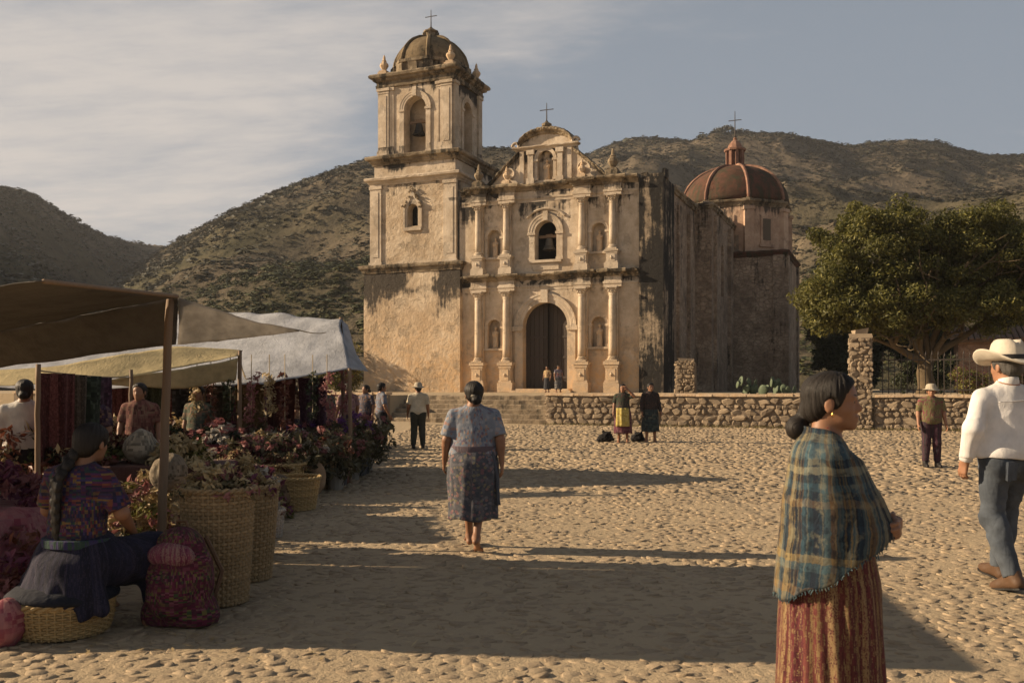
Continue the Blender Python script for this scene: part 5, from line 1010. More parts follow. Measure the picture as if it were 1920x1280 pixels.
table(-4.35, 10.3, 2.4, 1.0, .62, .1, F1, 'low trestle table behind the wooden pole', 'brown striped cloth over the table behind the wooden pole'); table(-4.6, 12.3, 2.2, .9, .72, .05, F2, 'trestle table under the yellowed awning', 'maroon cloth over the table under the yellowed awning'); table(-4.1, 6.9, 1.1, 1.6, .55, .05, F3, 'low table of cloth goods at the left edge', 'pink woven cloth over the low table at the left edge')
for i, (X, Y, Z, rd, hh, mt, lb) in enumerate([(-3.7, 10.2, .63, .33, .26, ['straw', 'straw', 'leaf'], 'pale husks piled on the table behind the pole'), (-4.5, 10.4, .63, .38, .24, ['red_p', 'straw', 'leaf'], 'red pods piled on the table behind the pole'), (-5.2, 10.2, .63, .3, .25, ['leaf', 'pink'], 'green herbs piled at the far end of the table behind the pole'),
    (-3.9, 12.2, .73, .3, .28, ['pink', 'darkleaf', 'white_p'], 'pink flowers heaped on the maroon cloth'), (-4.7, 12.4, .73, .35, .25, ['darkleaf', 'red_p'], 'dark leaves heaped on the maroon cloth'), (-3.55, 8.75, .02, .42, .55, ['straw', 'leaf', 'straw', 'pink'], 'husks and stalks heaped on the ground behind the wooden pole'), (-2.75, 9.3, .02, .42, .4, ['straw', 'magenta', 'straw', 'red_p'], 'magenta and straw petals heaped behind the tall baskets'), (-2.95, 10.35, .02, .4, .42, ['magenta', 'straw', 'leaf'], 'magenta petals heaped before the handled basket'), (-3.3, 11.3, .02, .4, .5, ['leaf', 'red_p', 'straw'], 'green and red stalks heaped beside the handled basket'), (-4.1, 7.3, .57, .35, .3, ['pink', 'magenta'], 'pink petals heaped on the low table at the left edge'), (-3.45, 6.25, .01, .42, .5, ['magenta', 'pink', 'red_p'], 'magenta and pink petals heaped on the ground at the left edge')]):
    heap(X, Y, Z, rd, hh, [M[m] for m in mt], 46, 22, .045, 20+i, lb)
# netted white sack, cloth bundles
M['net'] = fabric('pale netting', 'cells', [(.19, .15, .105), (.26, .21, .15), (.10, .08, .055), (.22, .18, .13)], scale=.6)
def bundle(X, Y, Z, r3, mat, seed, label, cat='bundle', name='cloth_bundle'):
    knot = [cap((0, 0, r3[2]*1.5), (r3[0]*.15, 0, r3[2]*2.2), .03, .022, .04), cap((r3[0]*.15, 0, r3[2]*2.2), (-r3[0]*.3, .02, r3[2]*2.35), .02, .03, .03), cap((r3[0]*.15, 0, r3[2]*2.2), (r3[0]*.55, -.02, r3[2]*2.3), .02, .03, .03), ell((r3[0]*.3, 0, r3[2]*.5), (r3[0]*.9, r3[1], r3[2]*.6), .05), ell((-r3[0]*.4, r3[1]*.2, r3[2]*.45), (r3[0]*.8, r3[1]*.8, r3[2]*.55), .05)] if cat == 'bag' else []
    V, Q = sdf(knot+[ell((0, 0, r3[2]*.9), r3, .05), ell((r3[0]*.25, 0, r3[2]*1.5), (r3[0]*.5, r3[1]*.5, r3[2]*.5), .08)], max(r3)/14, [((0, 0, 0), (0, 0, -1))]); V = cloth(V, Q, r3[0]*(.3 if knot else .14), tuple(2.2/x for x in r3), seed, 3); o = obj_arr(name, V, Q, mat, None, cyl(V, r3[0])); o.location = (X, Y, Z); return tag(o, label, cat)
bundle(-3.2, 8.55, .52, (.17, .16, .17), M['net'], 1, 'pale netted sack on the heap just behind the wooden pole', 'sack', 'netted_sack'); bundle((6-960)/F*5.25, 5.25, .01, (.12, .13, .13), F3, 2, 'pink cloth bundle on the ground at the left edge'); bundle(-3.62, 6.6, .02, (.3, .26, .3), F3, 3, 'large pink woven bundle left of the seated woman'); bundle(-4.0, 7.9, .02, (.3, .28, .34), F2, 4, 'maroon cloth bundle behind the seated woman'); bundle(-2.72, 12.6, .02, (.16, .15, .22), fabric('sandy sack', 'plain', [(.3, .2, .12)]), 5, 'sandy cloth sack at the corner of the flower row', 'sack', 'cloth_sack')
bundle(-3.5, 21.2, .02, (.32, .28, .24), F4, 6, 'dark bundle on the ground near the man in the pale hat'); bundle(3.6*.685, 24.2, .02, (.19, .13, .11), fabric('black bag cloth', 'plain', [(.015, .014, .015)]), 7, 'black bag on the paving left of the woman in the yellow apron', 'bag', 'black_bag'); bundle(3.33, 24.3, .02, (.16, .12, .10), fabric('black sack cloth', 'plain', [(.014, .013, .014)]), 8, 'black bag on the paving between the two standing women', 'bag', 'black_bag')
# cloths hung from lines at the back of the stalls
TX = [('dark red', (.055, .014, .012)), ('brown', (.04, .028, .018)), ('dark green', (.018, .024, .015)), ('plum', (.035, .014, .025)), ('ochre', (.09, .058, .025)), ('dark grey', (.022, .022, .026)), ('maroon', (.06, .018, .022))]
NTH = ('first', 'second', 'third', 'fourth', 'fifth', 'sixth', 'seventh', 'eighth', 'ninth', 'tenth', 'eleventh', 'twelfth')
def hang(X, Y, w, z0, z1, k, rz, where, nth):
    u = np.linspace(-w/2, w/2, 22); v = np.linspace(0, 1, 12); U, Vv = np.meshgrid(u, v); ph = rr.uniform(0, 6); G = np.stack([U*(1-.12*Vv), .035*np.sin(U*26+ph)*(.3+Vv)+.03*np.sin(U*9+ph), z1-(z1-z0)*Vv+.015*np.sin(U*20+ph)*Vv], -1); b = MB(); att = np.stack([U, Vv*(z1-z0), 0*U], -1).reshape(-1, 3); b.sheet(G, att); nm, c = TX[k]
    o = b.build('hanging_cloth', fabric(nm+' hung cloth', rr.choice(('stripes', 'cells', 'plain')), [c, tuple(min(1, x*2.2+.02) for x in c), tuple(x*.6 for x in c), tuple(x*1.5 for x in c)], scale=.4), None, True, (X, Y, 0), (0, 0, rz)); md = o.modifiers.new('thickness', 'SOLIDIFY'); md.thickness = .004; return tag(o, '%s cloth, %s, in the row %s' % (nm, nth, where), 'cloth', 'hung cloths '+where)
for i in range(4): hang(-4.62-i*.05, 9.3+i*.42, .45, .5+rr.uniform(-.1, .3), 1.62-.01*i, i, R(70), 'behind the seated woman', NTH[i]+' from the near end')
for i in range(9): hang(-7.2+i*.5, 14.5+i*.03, .46, .6+rr.uniform(-.1, .5), 1.62, (i*3) % 7, R(3), 'under the pale awning', NTH[i]+' from the left')
for i in range(6): hang(-8.9+i*.72, 18.4, .6, .5+rr.uniform(0, .3), 1.75, (i*2+1) % 7, R(8), 'far back behind the stalls', NTH[i]+' from the left')
ln = empty('cloth_line', (0, 0, 0), 0, 'cord line carrying the hung cloths at the back of the stalls', 'rope'); rope('cord', [(-7.6, 14.5, 1.64), (-2.9, 14.75, 1.64)], ln, .008, .02); pole('post', (-7.6, 14.5, -.05), (-7.6, 14.5, 1.7), .03, ln, 11); pole('post', (-4.9, 14.6, -.05), (-4.9, 14.6, 1.7), .025, ln, 12)
ln = empty('cloth_line', (0, 0, 0), 0, 'cord line carrying the hung cloths behind the seated woman', 'rope'); rope('cord', [(-4.5, 8.7, 1.64), (-4.9, 11.8, 1.6)], ln, .008, .02); pole('post', (-4.5, 8.7, -.05), (-4.5, 8.7, 1.7), .025, ln, 13); pole('post', (-4.9, 11.8, -.05), (-4.9, 11.8, 1.7), .025, ln, 14)
# strings of dried pods and husks hung under the awnings
for i in range(16):
    r = np.random.default_rng(500+i); far_ = i >= 8; X, Y, z1 = (-4.5+.27*i+rr.uniform(-.08, .08), 12.9+rr.uniform(-.2, .2), 1.68) if not far_ else (-5.4+.38*(i-8), 15.2+rr.uniform(-.3, .3), 1.8); e = empty('dried_garland', (X, Y, 0), 0, 'string of dried husks, %s from the left hung under the %s awning' % (NTH[i % 8], 'pale' if far_ else 'yellowed'), 'garland', 'strings of dried husks under the awnings')
    n = 9; zz = np.linspace(z1-.55-r.uniform(0, .25), z1-.05, n); C = np.stack([r.normal(0, .03, n), r.normal(0, .03, n), zz], 1); V, Q, t = leaf_cloud(C, np.full(n, .085), 20, .038, r); link('husks', arrmesh('husks', V, Q, [M['straw'], M['red_p'], M['darkleaf'], M['pink']][i % 4], False, t), e); b = MB(); b.tube([(0, 0, z1+.25), (0, 0, zz[0])], .006, 4); b.build('string', M['straw_cord'], e)
for i, (X, Y, Z, rd, hh, mt, lb) in enumerate([(-4.9, 9.3, .5, .5, .5, ['darkleaf', 'red_p', 'straw'], 'dark stalks piled below the hung cloths behind the seated woman'), (-5.6, 12.8, .6, .6, .55, ['darkleaf', 'straw', 'red_p'], 'dark stalks piled at the back of the yellowed awning'), (-5.2, 13.6, .5, .6, .6, ['darkleaf', 'pink', 'straw'], 'stalks and flowers piled below the garlands'), (-6.0, 11.0, .5, .6, .6, ['straw', 'darkleaf'], 'husks piled at the far left of the yellowed awning'), (-4.6, 16.5, .3, .6, .8, ['darkleaf', 'straw', 'magenta'], 'tall stalks piled behind the flower rows')]):
    heap(X, Y, Z, rd, hh, [M[m] for m in mt], 60, 22, .05, 60+i, lb)
# straw and petal litter swept along the stall edge and over the joints
r = np.random.default_rng(777); n = 2600; q = r.random(n)**2.2; Y = r.uniform(5.0, 22, n); X = np.where(r.random(n) < .75, -2.5-.02*(Y-8)+q*2.6, r.uniform(-2, 9, n)); L_ = r.uniform(.012, .05, n); a = r.uniform(0, 6.28, n); w = r.uniform(.003, .012, n)
d = np.stack([np.cos(a)*L_, np.sin(a)*L_, r.normal(0, .12, n)*L_], 1); s_ = np.stack([-np.sin(a)*w, np.cos(a)*w, 0*a], 1); P0 = np.stack([X, Y, undul(X, Y)+.018], 1); V = np.stack([P0-d, P0+s_, P0+d, P0-s_], 1).reshape(-1, 3); c = np.repeat(np.clip(r.random(n), 0, .98), 4)
tag(link('litter', arrmesh('litter', V, np.arange(n*4).reshape(-1, 4), M['straw'], False, np.stack([c]*3, 1))), 'bits of straw and husk littering the paving near the stalls', None, None, 'stuff')
# small cloth bundles crowded among the stall goods
for k, (cn_, c) in enumerate((('brown', (.12, .08, .05)), ('maroon', (.11, .035, .04)), ('pink', (.26, .13, .13)), ('cream', (.30, .25, .18)), ('green', (.06, .07, .04)), ('grey', (.12, .115, .12)))):
    V, Q = sdf([ell((0, 0, .13), (.17, .15, .14), .05), ell((.05, 0, .24), (.07, .07, .07), .06), ell((-.08, .05, .09), (.12, .12, .1), .05)], .022, [((0, 0, .005), (0, 0, -1))]); V = cloth(V, Q, .035, (12, 12, 12), 90+k, 3); me = arrmesh('cloth_bundle', V, Q, fabric(cn_+' bundle cloth', 'cells', [c, tuple(x*1.4 for x in c), tuple(x*.6 for x in c), tuple(x*.8+.03 for x in c)], scale=.5), True, cyl(V, .17))
    sp = sorted([(rr.uniform(8.8, 21), rr.random()) for _ in range(11)])
    for j, (y, q) in enumerate(sp):
        x = -2.75-.05*max(0, y-15)-q*3.2; z = 0.01 if rr.random() < .75 or y > 13 else .62
        if z > .5: x, y = -4.4+rr.uniform(-1, 1), 10.3+rr.uniform(-.3, .3)
        o = link('cloth_bundle', me, None, (x, y, z), (0, 0, rr.uniform(0, 6)), (rr.uniform(.8, 1.5),)*3); tag(o, '%s cloth bundle, %s from the near end among the stall goods' % (cn_, NTH[j]), 'bundle', cn_+' bundles among the stall goods')
# ================================================================ PEOPLE (built 1.6 m tall facing +Y, scaled by the root)
def hand(P, w, d, n, t, curl=.5, k=.007, r=1.0):
    w, d, n, t = [np.array(x, float) for x in (w, d, n, t)]; d = d/np.linalg.norm(d); n = n-d*n.dot(d); n /= np.linalg.norm(n); t = t-d*t.dot(d)-n*t.dot(n); t /= np.linalg.norm(t)
    for j, (o, L) in enumerate(((.030, .066), (.010, .076), (-.010, .070), (-.028, .054))):
        kn = w+d*(.088-.004*abs(j-1))+t*o; P.append(cap(w+t*o*.55, kn, .0145*r, .0115*r, .014)); a = curl*.5+.06*j; p = kn
        for q, fr in enumerate((.45, .32, .23)): dd = d*math.cos(a)+n*math.sin(a)+t*o*1.2; e = p+dd*L*fr; P.append(cap(p, e, (.0092-.0008*q)*r, (.0086-.001*q)*r, k*.5)); p = e; a += curl*.75
    b = w+d*.022+t*.026; m = b+(d*.62+t*.62+n*.35)*.036; e = m+(d*.85+t*.25+n*.45)*.032; P += [cap(w+d*.015, b, .016*r, .014*r, .014), cap(b, m, .0125*r, .0105*r, .008), cap(m, e, .0105*r, .008*r, .004)]
def head(P, c, yaw=0.0, fine=True, pitch=0.0):
    Rm = np.array(Euler((pitch, 0, yaw)).to_matrix()); c = np.array(c, float); eu = (pitch, 0, yaw)
    def E(o, r, k=.02, sub=False): P.append(ell(c+Rm@np.array(o), r, k, eu, sub))
    def Cc(a, b, ra, rb, k): P.append(cap(c+Rm@np.array(a), c+Rm@np.array(b), ra, rb, k))
    E((0, -.012, .025), (.075, .097, .085)); E((0, .035, .03), (.062, .055, .058), .03); E((0, .035, -.035), (.059, .057, .07), .03); E((0, .038, -.075), (.045, .05, .034), .02); E((0, .076, -.096), (.02, .018, .016), .022)
    for s in (-1, 1): E((s*.037, .06, -.03), (.022, .02, .022), .02)
    E((0, .074, -.062), (.029, .021, .023), .015); Cc((0, .087, .010), (0, .106, -.027), .0075, .0115, .012)
    if fine:
        for s in (-1, 1):
            E((s*.011, .094, -.034), (.009, .011, .008), .008); E((s*.031, .094, .002), (.016, .012, .010), .012, True); E((s*.031, .0785, .001), (.014, .011, .0105), .005); E((s*.027, .083, .0205), (.024, .010, .007), .012)
        E((0, .0935, -.0575), (.021, .011, .007), .005); E((0, .0915, -.0705), (.019, .0115, .008), .005)
    for s in (-1, 1): E((s*.077, -.004, -.012), (.010, .020, .032), .008); E((s*.089, .002, -.010), (.006, .010, .017), .006, True)
    return Rm
def joints(**k):
    J = dict(hipz=.86, hip=.085, neck=(0, -.02, 1.37), sh=.175, shz=1.315, hc=(0, 0, 1.49), yaw=0.0, pitch=0.0, eL=(-.235, -.02, 1.06), wL=(-.25, .04, .83), eR=(.235, -.02, 1.06), wR=(.25, .04, .83),
        kL=(-.095, .02, .47), aL=(-.095, -.02, .085), kR=(.095, .02, .47), aR=(.095, -.02, .085), fL=0.0, fR=0.0, w=1.0, belly=0.0, curl=.45, hL=None, hR=None); J.update(k); return J
def body_prims(J, fine=True, feet=True):
    P = []; w = J['w']; head(P, J['hc'], J['yaw'], fine, J['pitch']); hc = np.array(J['hc'])
    P.append(cap(np.array(J['neck'])-(0, 0, .05), hc+(0, -.018, -.05), .056*w**.4, .050, .03)); sh = J['sh']*w**.5
    P += [cap((-sh*.85, -.01, J['shz']-.02), (0, -.015, J['shz']+.022), .042, .048, k=.05), cap((sh*.85, -.01, J['shz']-.02), (0, -.015, J['shz']+.022), .042, .048, k=.05), ell((0, 0, 1.2), (.14*w, .085, .15), .06), ell((0, 0, 1.02), (.125*w, .085+J['belly'], .15), .06), ell((0, -.01, .88), (.145*w, .10, .11), .06)]
    for s, e, wr, hd in ((-1, J['eL'], J['wL'], J['hL']), (1, J['eR'], J['wR'], J['hR'])):
        a = np.array((s*sh, -.01, J['shz']-.025)); e = np.array(e, float); wr = np.array(wr, float); P += [cap(a, e, .046*w**.4, .039, .03), cap(e, wr, .040*w**.5, .026, .02), ell(e+(wr-e)*.25, (.041, .041, .05), .02)]
        if hd is None: hd = (wr-e, (-s, .15, 0), (0, 1, -.1), J['curl'])
        hand(P, wr, *hd)
    for s, k_, an, ft in ((-1, J['kL'], J['aL'], J['fL']), (1, J['kR'], J['aR'], J['fR'])):
        h = np.array((s*J['hip'], 0, J['hipz'])); k_ = np.array(k_, float); an = np.array(an, float); P += [cap(h, k_, .088*w**.5, .054, .04), cap(k_, an, .052, .034, .03), ell(k_+(an-k_)*.3+(0, -.018, 0), (.05, .052, .1), .03)]
        if feet:
            c, s_ = math.cos(ft), math.sin(ft); f = np.array([.04*s, c, s_]); up = np.array([0, -s_, c]); heel = an-f*.035-up*.05; ball = an+f*.115-up*.062; toe = an+f*.165-up*.066
            P += [cap(an, heel, .034, .03, .03), cap(an-up*.01, ball, .032, .024, .03), cap(heel, ball+np.array([s*.018, 0, 0]), .026, .02, .02), cap(ball-np.array([s*.02, 0, 0]), toe-np.array([s*.022, 0, 0]), .018, .014, .012)]
            for q in range(4): o = np.array([s*(.002+.0155*q), -.012*q, 0]); P.append(cap(ball+o, toe+o, .014, .0095, .006))
    return P
def person(label, loc, heading, H=1.6, group=None): e = empty('person', loc, heading, label, 'person', group); e.scale = (H/1.6,)*3; return e
def skin(e, P, vox, mat='skin'): V, Q = sdf(P, vox); o = obj_arr('body', V, Q, M[mat], e); return o
def hair_cap(e, J, vox=.006, mat='hair', long_=.0, line=.055, bun=None, thick=1.0, part=True):
    c = np.array(J['hc'], float); Rm = np.array(Euler((J['pitch'], 0, J['yaw'])).to_matrix()); eu = (J['pitch'], 0, J['yaw']); L_ = lambda o: c+Rm@np.array(o)
    P = [ell(L_((0, -.018, .034)), (.086*thick, .105*thick, .088*thick), .02, eu), ell(L_((0, -.055, -.03)), (.070, .058, .062+long_), .03, eu), ell(L_((0, .012, .052)), (.081, .085, .070), .02, eu)]
    for s in (-1, 1): P.append(ell(L_((s*.066, .012, .01)), (.018, .036, .04), .015, eu))
    P += [ell(L_((0, .098, -.035)), (.082, .078, .112), .012, eu, True)]
    for s in (-1, 1): P.append(ell(L_((s*.09, .008, -.02)), (.02, .028, .040), .008, eu, True))
    if bun is not None: b, r = bun; P += [ell(L_(b), (r*1.1, r*.95, r), .012, eu), cap(L_((0, -.1, -.03)), L_(b), .03, .02, .02)]
    V, Q = sdf(P, vox); q = (V-c)@Rm; a = np.arctan2(q[:, 0], -q[:, 1]+.02); att = np.stack([a*.085, q[:, 2], np.zeros(len(V))], 1); N = vnormals(V, Q); V = V+N*(.006*vnoise(np.c_[a*16, q[:, 2]*6, 0*a], 1, 5, 3))[:, None]; return obj_arr('hair', V, Q, M[mat], e, att)
def shirt(e, J, mat, vox, sleeve='short', hem=.84, name='shirt', loose=.03, wr=.008, seed=1, f=(13, 13, 8), collar=False, cuffs=None):
    w = J['w']; sh = J['sh']*w**.5; l = loose; P = [cap((-sh*.88, -.01, J['shz']-.025), (0, -.015, J['shz']+.02), .047+l*.3, .056, k=.05), cap((sh*.88, -.01, J['shz']-.025), (0, -.015, J['shz']+.02), .047+l*.3, .056, k=.05), ell((0, 0, 1.2), (.15*w+l*.6, .095+l*.7+J['belly']*.3, .16), .08), ell((0, .005, 1.02), (.14*w+l, .10+l+J['belly'], .17), .09), ell((0, -.005, .9), (.155*w+l, .115+l+J['belly']*.6, .13), .08), cap((0, -.02, 1.33), (0, -.016, 1.385), .066*w**.4, .058*w**.4, .04)]
    cuts = [((0, 0, hem), (0, 0, -1)), (np.array(J['neck'])+(0, .02, .028), (0, -.35, 1))]
    for s, el, wr_ in ((-1, J['eL'], J['wL']), (1, J['eR'], J['wR'])):
        a = np.array((s*sh, -.01, J['shz']-.03)); el = np.array(el, float); wv = np.array(wr_, float)
        if sleeve == 'short': m = a+(el-a)*.86; P += [cap(a, el+(el-a)*.1, .050*w**.4+l*.3, .050*w**.5+l*.7, .03, [(m, el-a)])]
        elif sleeve == 'long': m = el+(wv-el)*.97; P += [cap(a, el, .050*w**.5+l*.32, .047+l*.42, .03), cap(el, wv+(wv-el)*.1, .049+l*.45, .034+l*.25, .02, [(m, wv-el)])]
    V, Q = sdf(P, vox, cuts if hem else cuts[1:]); V = cloth(V, Q, wr, f, seed, 2); att = cyl(V, .17*w)
    for s, el in ((-1, J['eL']), (1, J['eR'])):
        m = (s*V[:, 0] > sh*1.0+.02); ax = np.array(el)-np.array((s*sh, -.01, J['shz'])); att[m, 0] = np.arctan2(V[m, 1], V[m, 0]-s*sh)*.06+s*.4
    return obj_arr(name, V, Q, mat, e, att)
def skirt(e, mat, rings, name='skirt', nf=11, amp=.035, seed=1, n=96, m=26, hemj=.012, xy=None):
    r = np.random.default_rng(seed); zs = np.linspace(rings[0][0], rings[-1][0], m); Z = [q[0] for q in rings][::-1]; g = lambda k, z: np.interp(z, Z, [q[k] for q in rings][::-1]); th = np.arange(n)/n*2*PI
    f = sum(r.uniform(.4, 1)*np.sin(th*(nf+k*3+r.integers(0, 3))+r.uniform(0, 6)) for k in range(3)); f = f/np.abs(f).max(); Rg, at_ = [], []
    for i, z in enumerate(zs):
        t = i/(m-1); ph = th+.10*math.sin(t*3+seed); ff = np.interp((ph % (2*PI)), np.r_[th, 2*PI], np.r_[f, f[0]]); k = 1+amp*(ff*(.25+t*.9))+.012*np.sin(th*5+z*14); zz = z+hemj*t**3*np.sin(th*4+seed)
        Rg.append(np.stack([g(3, z)+g(1, z)*k*np.sin(th), g(4, z)-g(2, z)*k*np.cos(th), zz+0*th], 1)); at_.append(np.stack([(th-PI)*.2, z+0*th, 0*th], 1))
    b = MB(); b.rings(np.array(Rg), True, False, True, np.array(at_)); o = b.build(name, mat, e, True); md = o.modifiers.new('thickness', 'SOLIDIFY'); md.thickness = .006; return o
def trousers(e, J, mat, vox, name='trousers', top=.93, seed=1, wr=.008, wide=1.0, bottom=.06):
    w = J['w']; P = [ell((0, -.005, .9), (.15*w+.012, .115+J['belly']*.7, .13), .06)]
    for s, k_, an in ((-1, J['kL'], J['aL']), (1, J['kR'], J['aR'])):
        h = np.array((s*J['hip'], -.005, J['hipz'])); k_ = np.array(k_, float); an = np.array(an, float); P += [cap(h, k_, .098*w**.5*wide, .070*wide, .035), cap(k_, an+(an-k_)*.2, .070*wide, .058*wide, .03, [(an+(k_-an)*bottom, an-k_)]), ell(h+(0, -.045, -.02), (.085*w, .075, .1), .05), ell(k_+(an-k_)*.3+(0, -.02, 0), (.066, .068, .13), .04), ell(k_, (.076, .076, .09), .03)]
    V, Q = sdf(P, vox, [((0, 0, top), (0, 0, 1))]); V = cloth(V, Q, wr, (10, 10, 17), seed, 3); return obj_arr(name, V, Q, mat, e, cyl(V, .12))
def shoes(e, J, mat, vox=.008, boots=False):
    for s, an, ft in ((-1, J['aL'], J['fL']), (1, J['aR'], J['fR'])):
        an = np.array(an, float); c, s_ = math.cos(ft), math.sin(ft); f = np.array([.06*s, c, s_]); up = np.array([0, -s_, c]); heel = an-f*.04-up*.045; ball = an+f*.12-up*.055; toe = an+f*.185-up*.06
        P = [cap(an+up*.05, heel, .046, .04, .03), cap(an, ball, .044, .036, .03), cap(ball, toe, .038, .026, .02), cap(heel, toe-f*.03, .036, .033, .02)]
        V, Q = sdf(P, vox, [(an-up*.083, -up)]); obj_arr('shoe', V, Q, mat, e); b = MB(); o = []
        for a, r1 in ((-.075, .028), (-.03, .036), (.05, .034), (.12, .044), (.18, .036), (.21, .018)): o.append((a, r1))
        L_ = [an+f*a-up*.076+np.array([-r1, 0, 0]) for a, r1 in o]+[an+f*a-up*.076+np.array([r1, 0, 0]) for a, r1 in o[::-1]]; n = len(L_); V2 = np.array(L_+[p-up*.012 for p in L_]); b.add(V2, [tuple(range(n-1, -1, -1)), tuple(range(n, 2*n))]+[(i, (i+1) % n, (i+1) % n+n, i+n) for i in range(n)]); b.build('sole', M['blackleather'], e)
def hat(e, J, kind, mat, band=None, s=1.0, tilt=0.0):
    c = np.array(J['hc'], float)+np.array([0, -.008, .045]); n = 48; th = np.arange(n)/n*2*PI; cx, cy = np.sin(th), np.cos(th); Rg = []
    if kind == 'cowboy':
        lv = [(.092, .112, -.005, 0), (.100, .118, -.008, 0), (.135, .150, -.016, .3), (.165, .182, -.02, .75), (.188, .205, -.016, 1.0), (.192, .209, -.010, 1.03), (.189, .206, -.005, 1.0), (.165, .182, -.011, .75), (.135, .15, -.006, .3), (.1, .12, .004, 0), (.097, .116, .03, 0), (.093, .112, .07, 0), (.085, .104, .11, 0), (.07, .088, .132, 0), (.04, .055, .130, 0), (.005, .01, .122, 0)]
        for rx, ry, z, br in lv:
            zz = np.full(n, z)+br*(.075*np.abs(cx)**2.2-.018*np.abs(cy)**2)
            if z > .1: zz = zz-.028*np.exp(-(cx*rx/.022)**2)*(1 if z > .12 else .3)
            if z > .1: zz = zz-.012*(cy > 0)*np.clip(cy, 0, 1)
            Rg.append(np.stack([c[0]+rx*cx*s, c[1]+ry*cy*s, c[2]+zz*s], 1))
    else:
        lv = [(.09, .108, -.01, 0), (.15, .165, -.03, 1), (.156, .172, -.028, 1), (.15, .165, -.02, 1), (.1, .12, .0, 0), (.096, .114, .04, 0), (.085, .1, .075, 0), (.055, .065, .095, 0), (.005, .005, .098, 0)]
        for rx, ry, z, br in lv: Rg.append(np.stack([c[0]+rx*cx*s, c[1]+ry*cy*s, c[2]+(z-br*.012*np.cos(th*2+1))*s], 1))
    b = MB(); b.rings(np.array(Rg), False, True); h = b.build('hat', mat, e, True)
    if band: b = MB(); b.rings(np.array([np.stack([c[0]+a*cx*s, c[1]+d*cy*s, c[2]+z*s+0*th], 1) for a, d, z in ((.1005, .1205, .005), (.103, .122, .01), (.1015, .1195, .032), (.097, .116, .034))]), False, False); b.build('hat_band', band, h, True)
    return h
def eyes(e, J):
    c = np.array(J['hc'], float); Rm = np.array(Euler((J['pitch'], 0, J['yaw'])).to_matrix())
    for s in (-1, 1):
        b = MB(); p = c+Rm@np.array((s*.031, .0845, .0005)); t = np.linspace(-PI/2, PI/2, 7); b.lathe([(max(.0003, .0062*math.cos(a)), .0062*math.sin(a)) for a in t], 10, p); b.build('eye', M['eye'], e, True)
        b = MB(); q = [c+Rm@np.array((s*(.012+.012*i), .0955-.0022*i*i*.9, .024+.005*math.sin(i*.9))) for i in range(4)]; b.tube(q, [.002, .0032, .003, .0015], 6); b.build('eyebrow', M['hair'], e, True)
def belt(e, mat, z, rx, ry, h=.03, c=(0, 0), name='belt'): b = MB(); b.lathe([(1, -h/2), (1.03, -h/2+.004), (1.03, h/2-.004), (1, h/2)], 40); o = b.build(name, mat, e, True, (c[0], c[1], z)); o.scale = (rx, ry, 1); return o
# ---- woman walking to the church, seen from behind
blouse_print = fabric('grey-blue embroidered blouse', 'print', [(.20, .22, .26), (.27, .28, .31), (.30, .17, .13), (.12, .15, .20), (.34, .27, .23), (.15, .12, .16)], scale=1.0)
skirt_print = fabric('dark embroidered skirt', 'print', [(.075, .078, .09), (.15, .14, .15), (.22, .13, .12), (.06, .065, .08), (.17, .15, .10), (.16, .09, .10)], scale=1.1)
e = person('woman in a grey-blue blouse and dark skirt walking barefoot towards the church', ((888-960)/205.5, 8.38, .012), R(-2), 1.51)
J = joints(w=1.42, sh=.165, belly=.02, eL=(-.258, -.02, 1.05), wL=(-.29, .07, .835), eR=(.262, -.06, 1.055), wR=(.275, -.06, .835), kL=(-.07, .13, .48), aL=(-.055, .20, .09), kR=(.065, .0, .46), aR=(.04, -.20, .135), fR=-.5, fL=.1, hip=.08, yaw=R(14), curl=.5)
skin(e, body_prims(J), .0075); hair_cap(e, J, .006, thick=1.09, bun=((.006, -.135, -.055), .045))
b = MB(); b.lathe([(.018, -.012), (.028, 0), (.018, .012)], 10, (.008, -.118, 1.475)); b.build('hair_tie', M['white_p'], e)
shirt(e, J, blouse_print, .009, 'short', .90, 'blouse', .022, .007, 3)
skirt(e, skirt_print, [(.99, .205, .145, 0, 0), (.95, .215, .158, 0, -.005), (.84, .245, .19, 0, -.015), (.7, .25, .195, 0, -.01), (.5, .238, .19, 0, 0), (.29, .235, .2, 0, .0)], nf=9, amp=.07, seed=4); belt(e, fabric('woven sash', 'stripes', [(.1, .1, .12), (.2, .18, .2), (.16, .09, .09)]), .965, .218, .162, .06, name='sash')
b = MB(); b.tube([(.19, -.1, .94), (.235, -.11, .7), (.24, -.09, .5), (.245, -.10, .43)], [.014, .02, .017, .024], 8); b.build('sash_end', skirt_print, e, True)
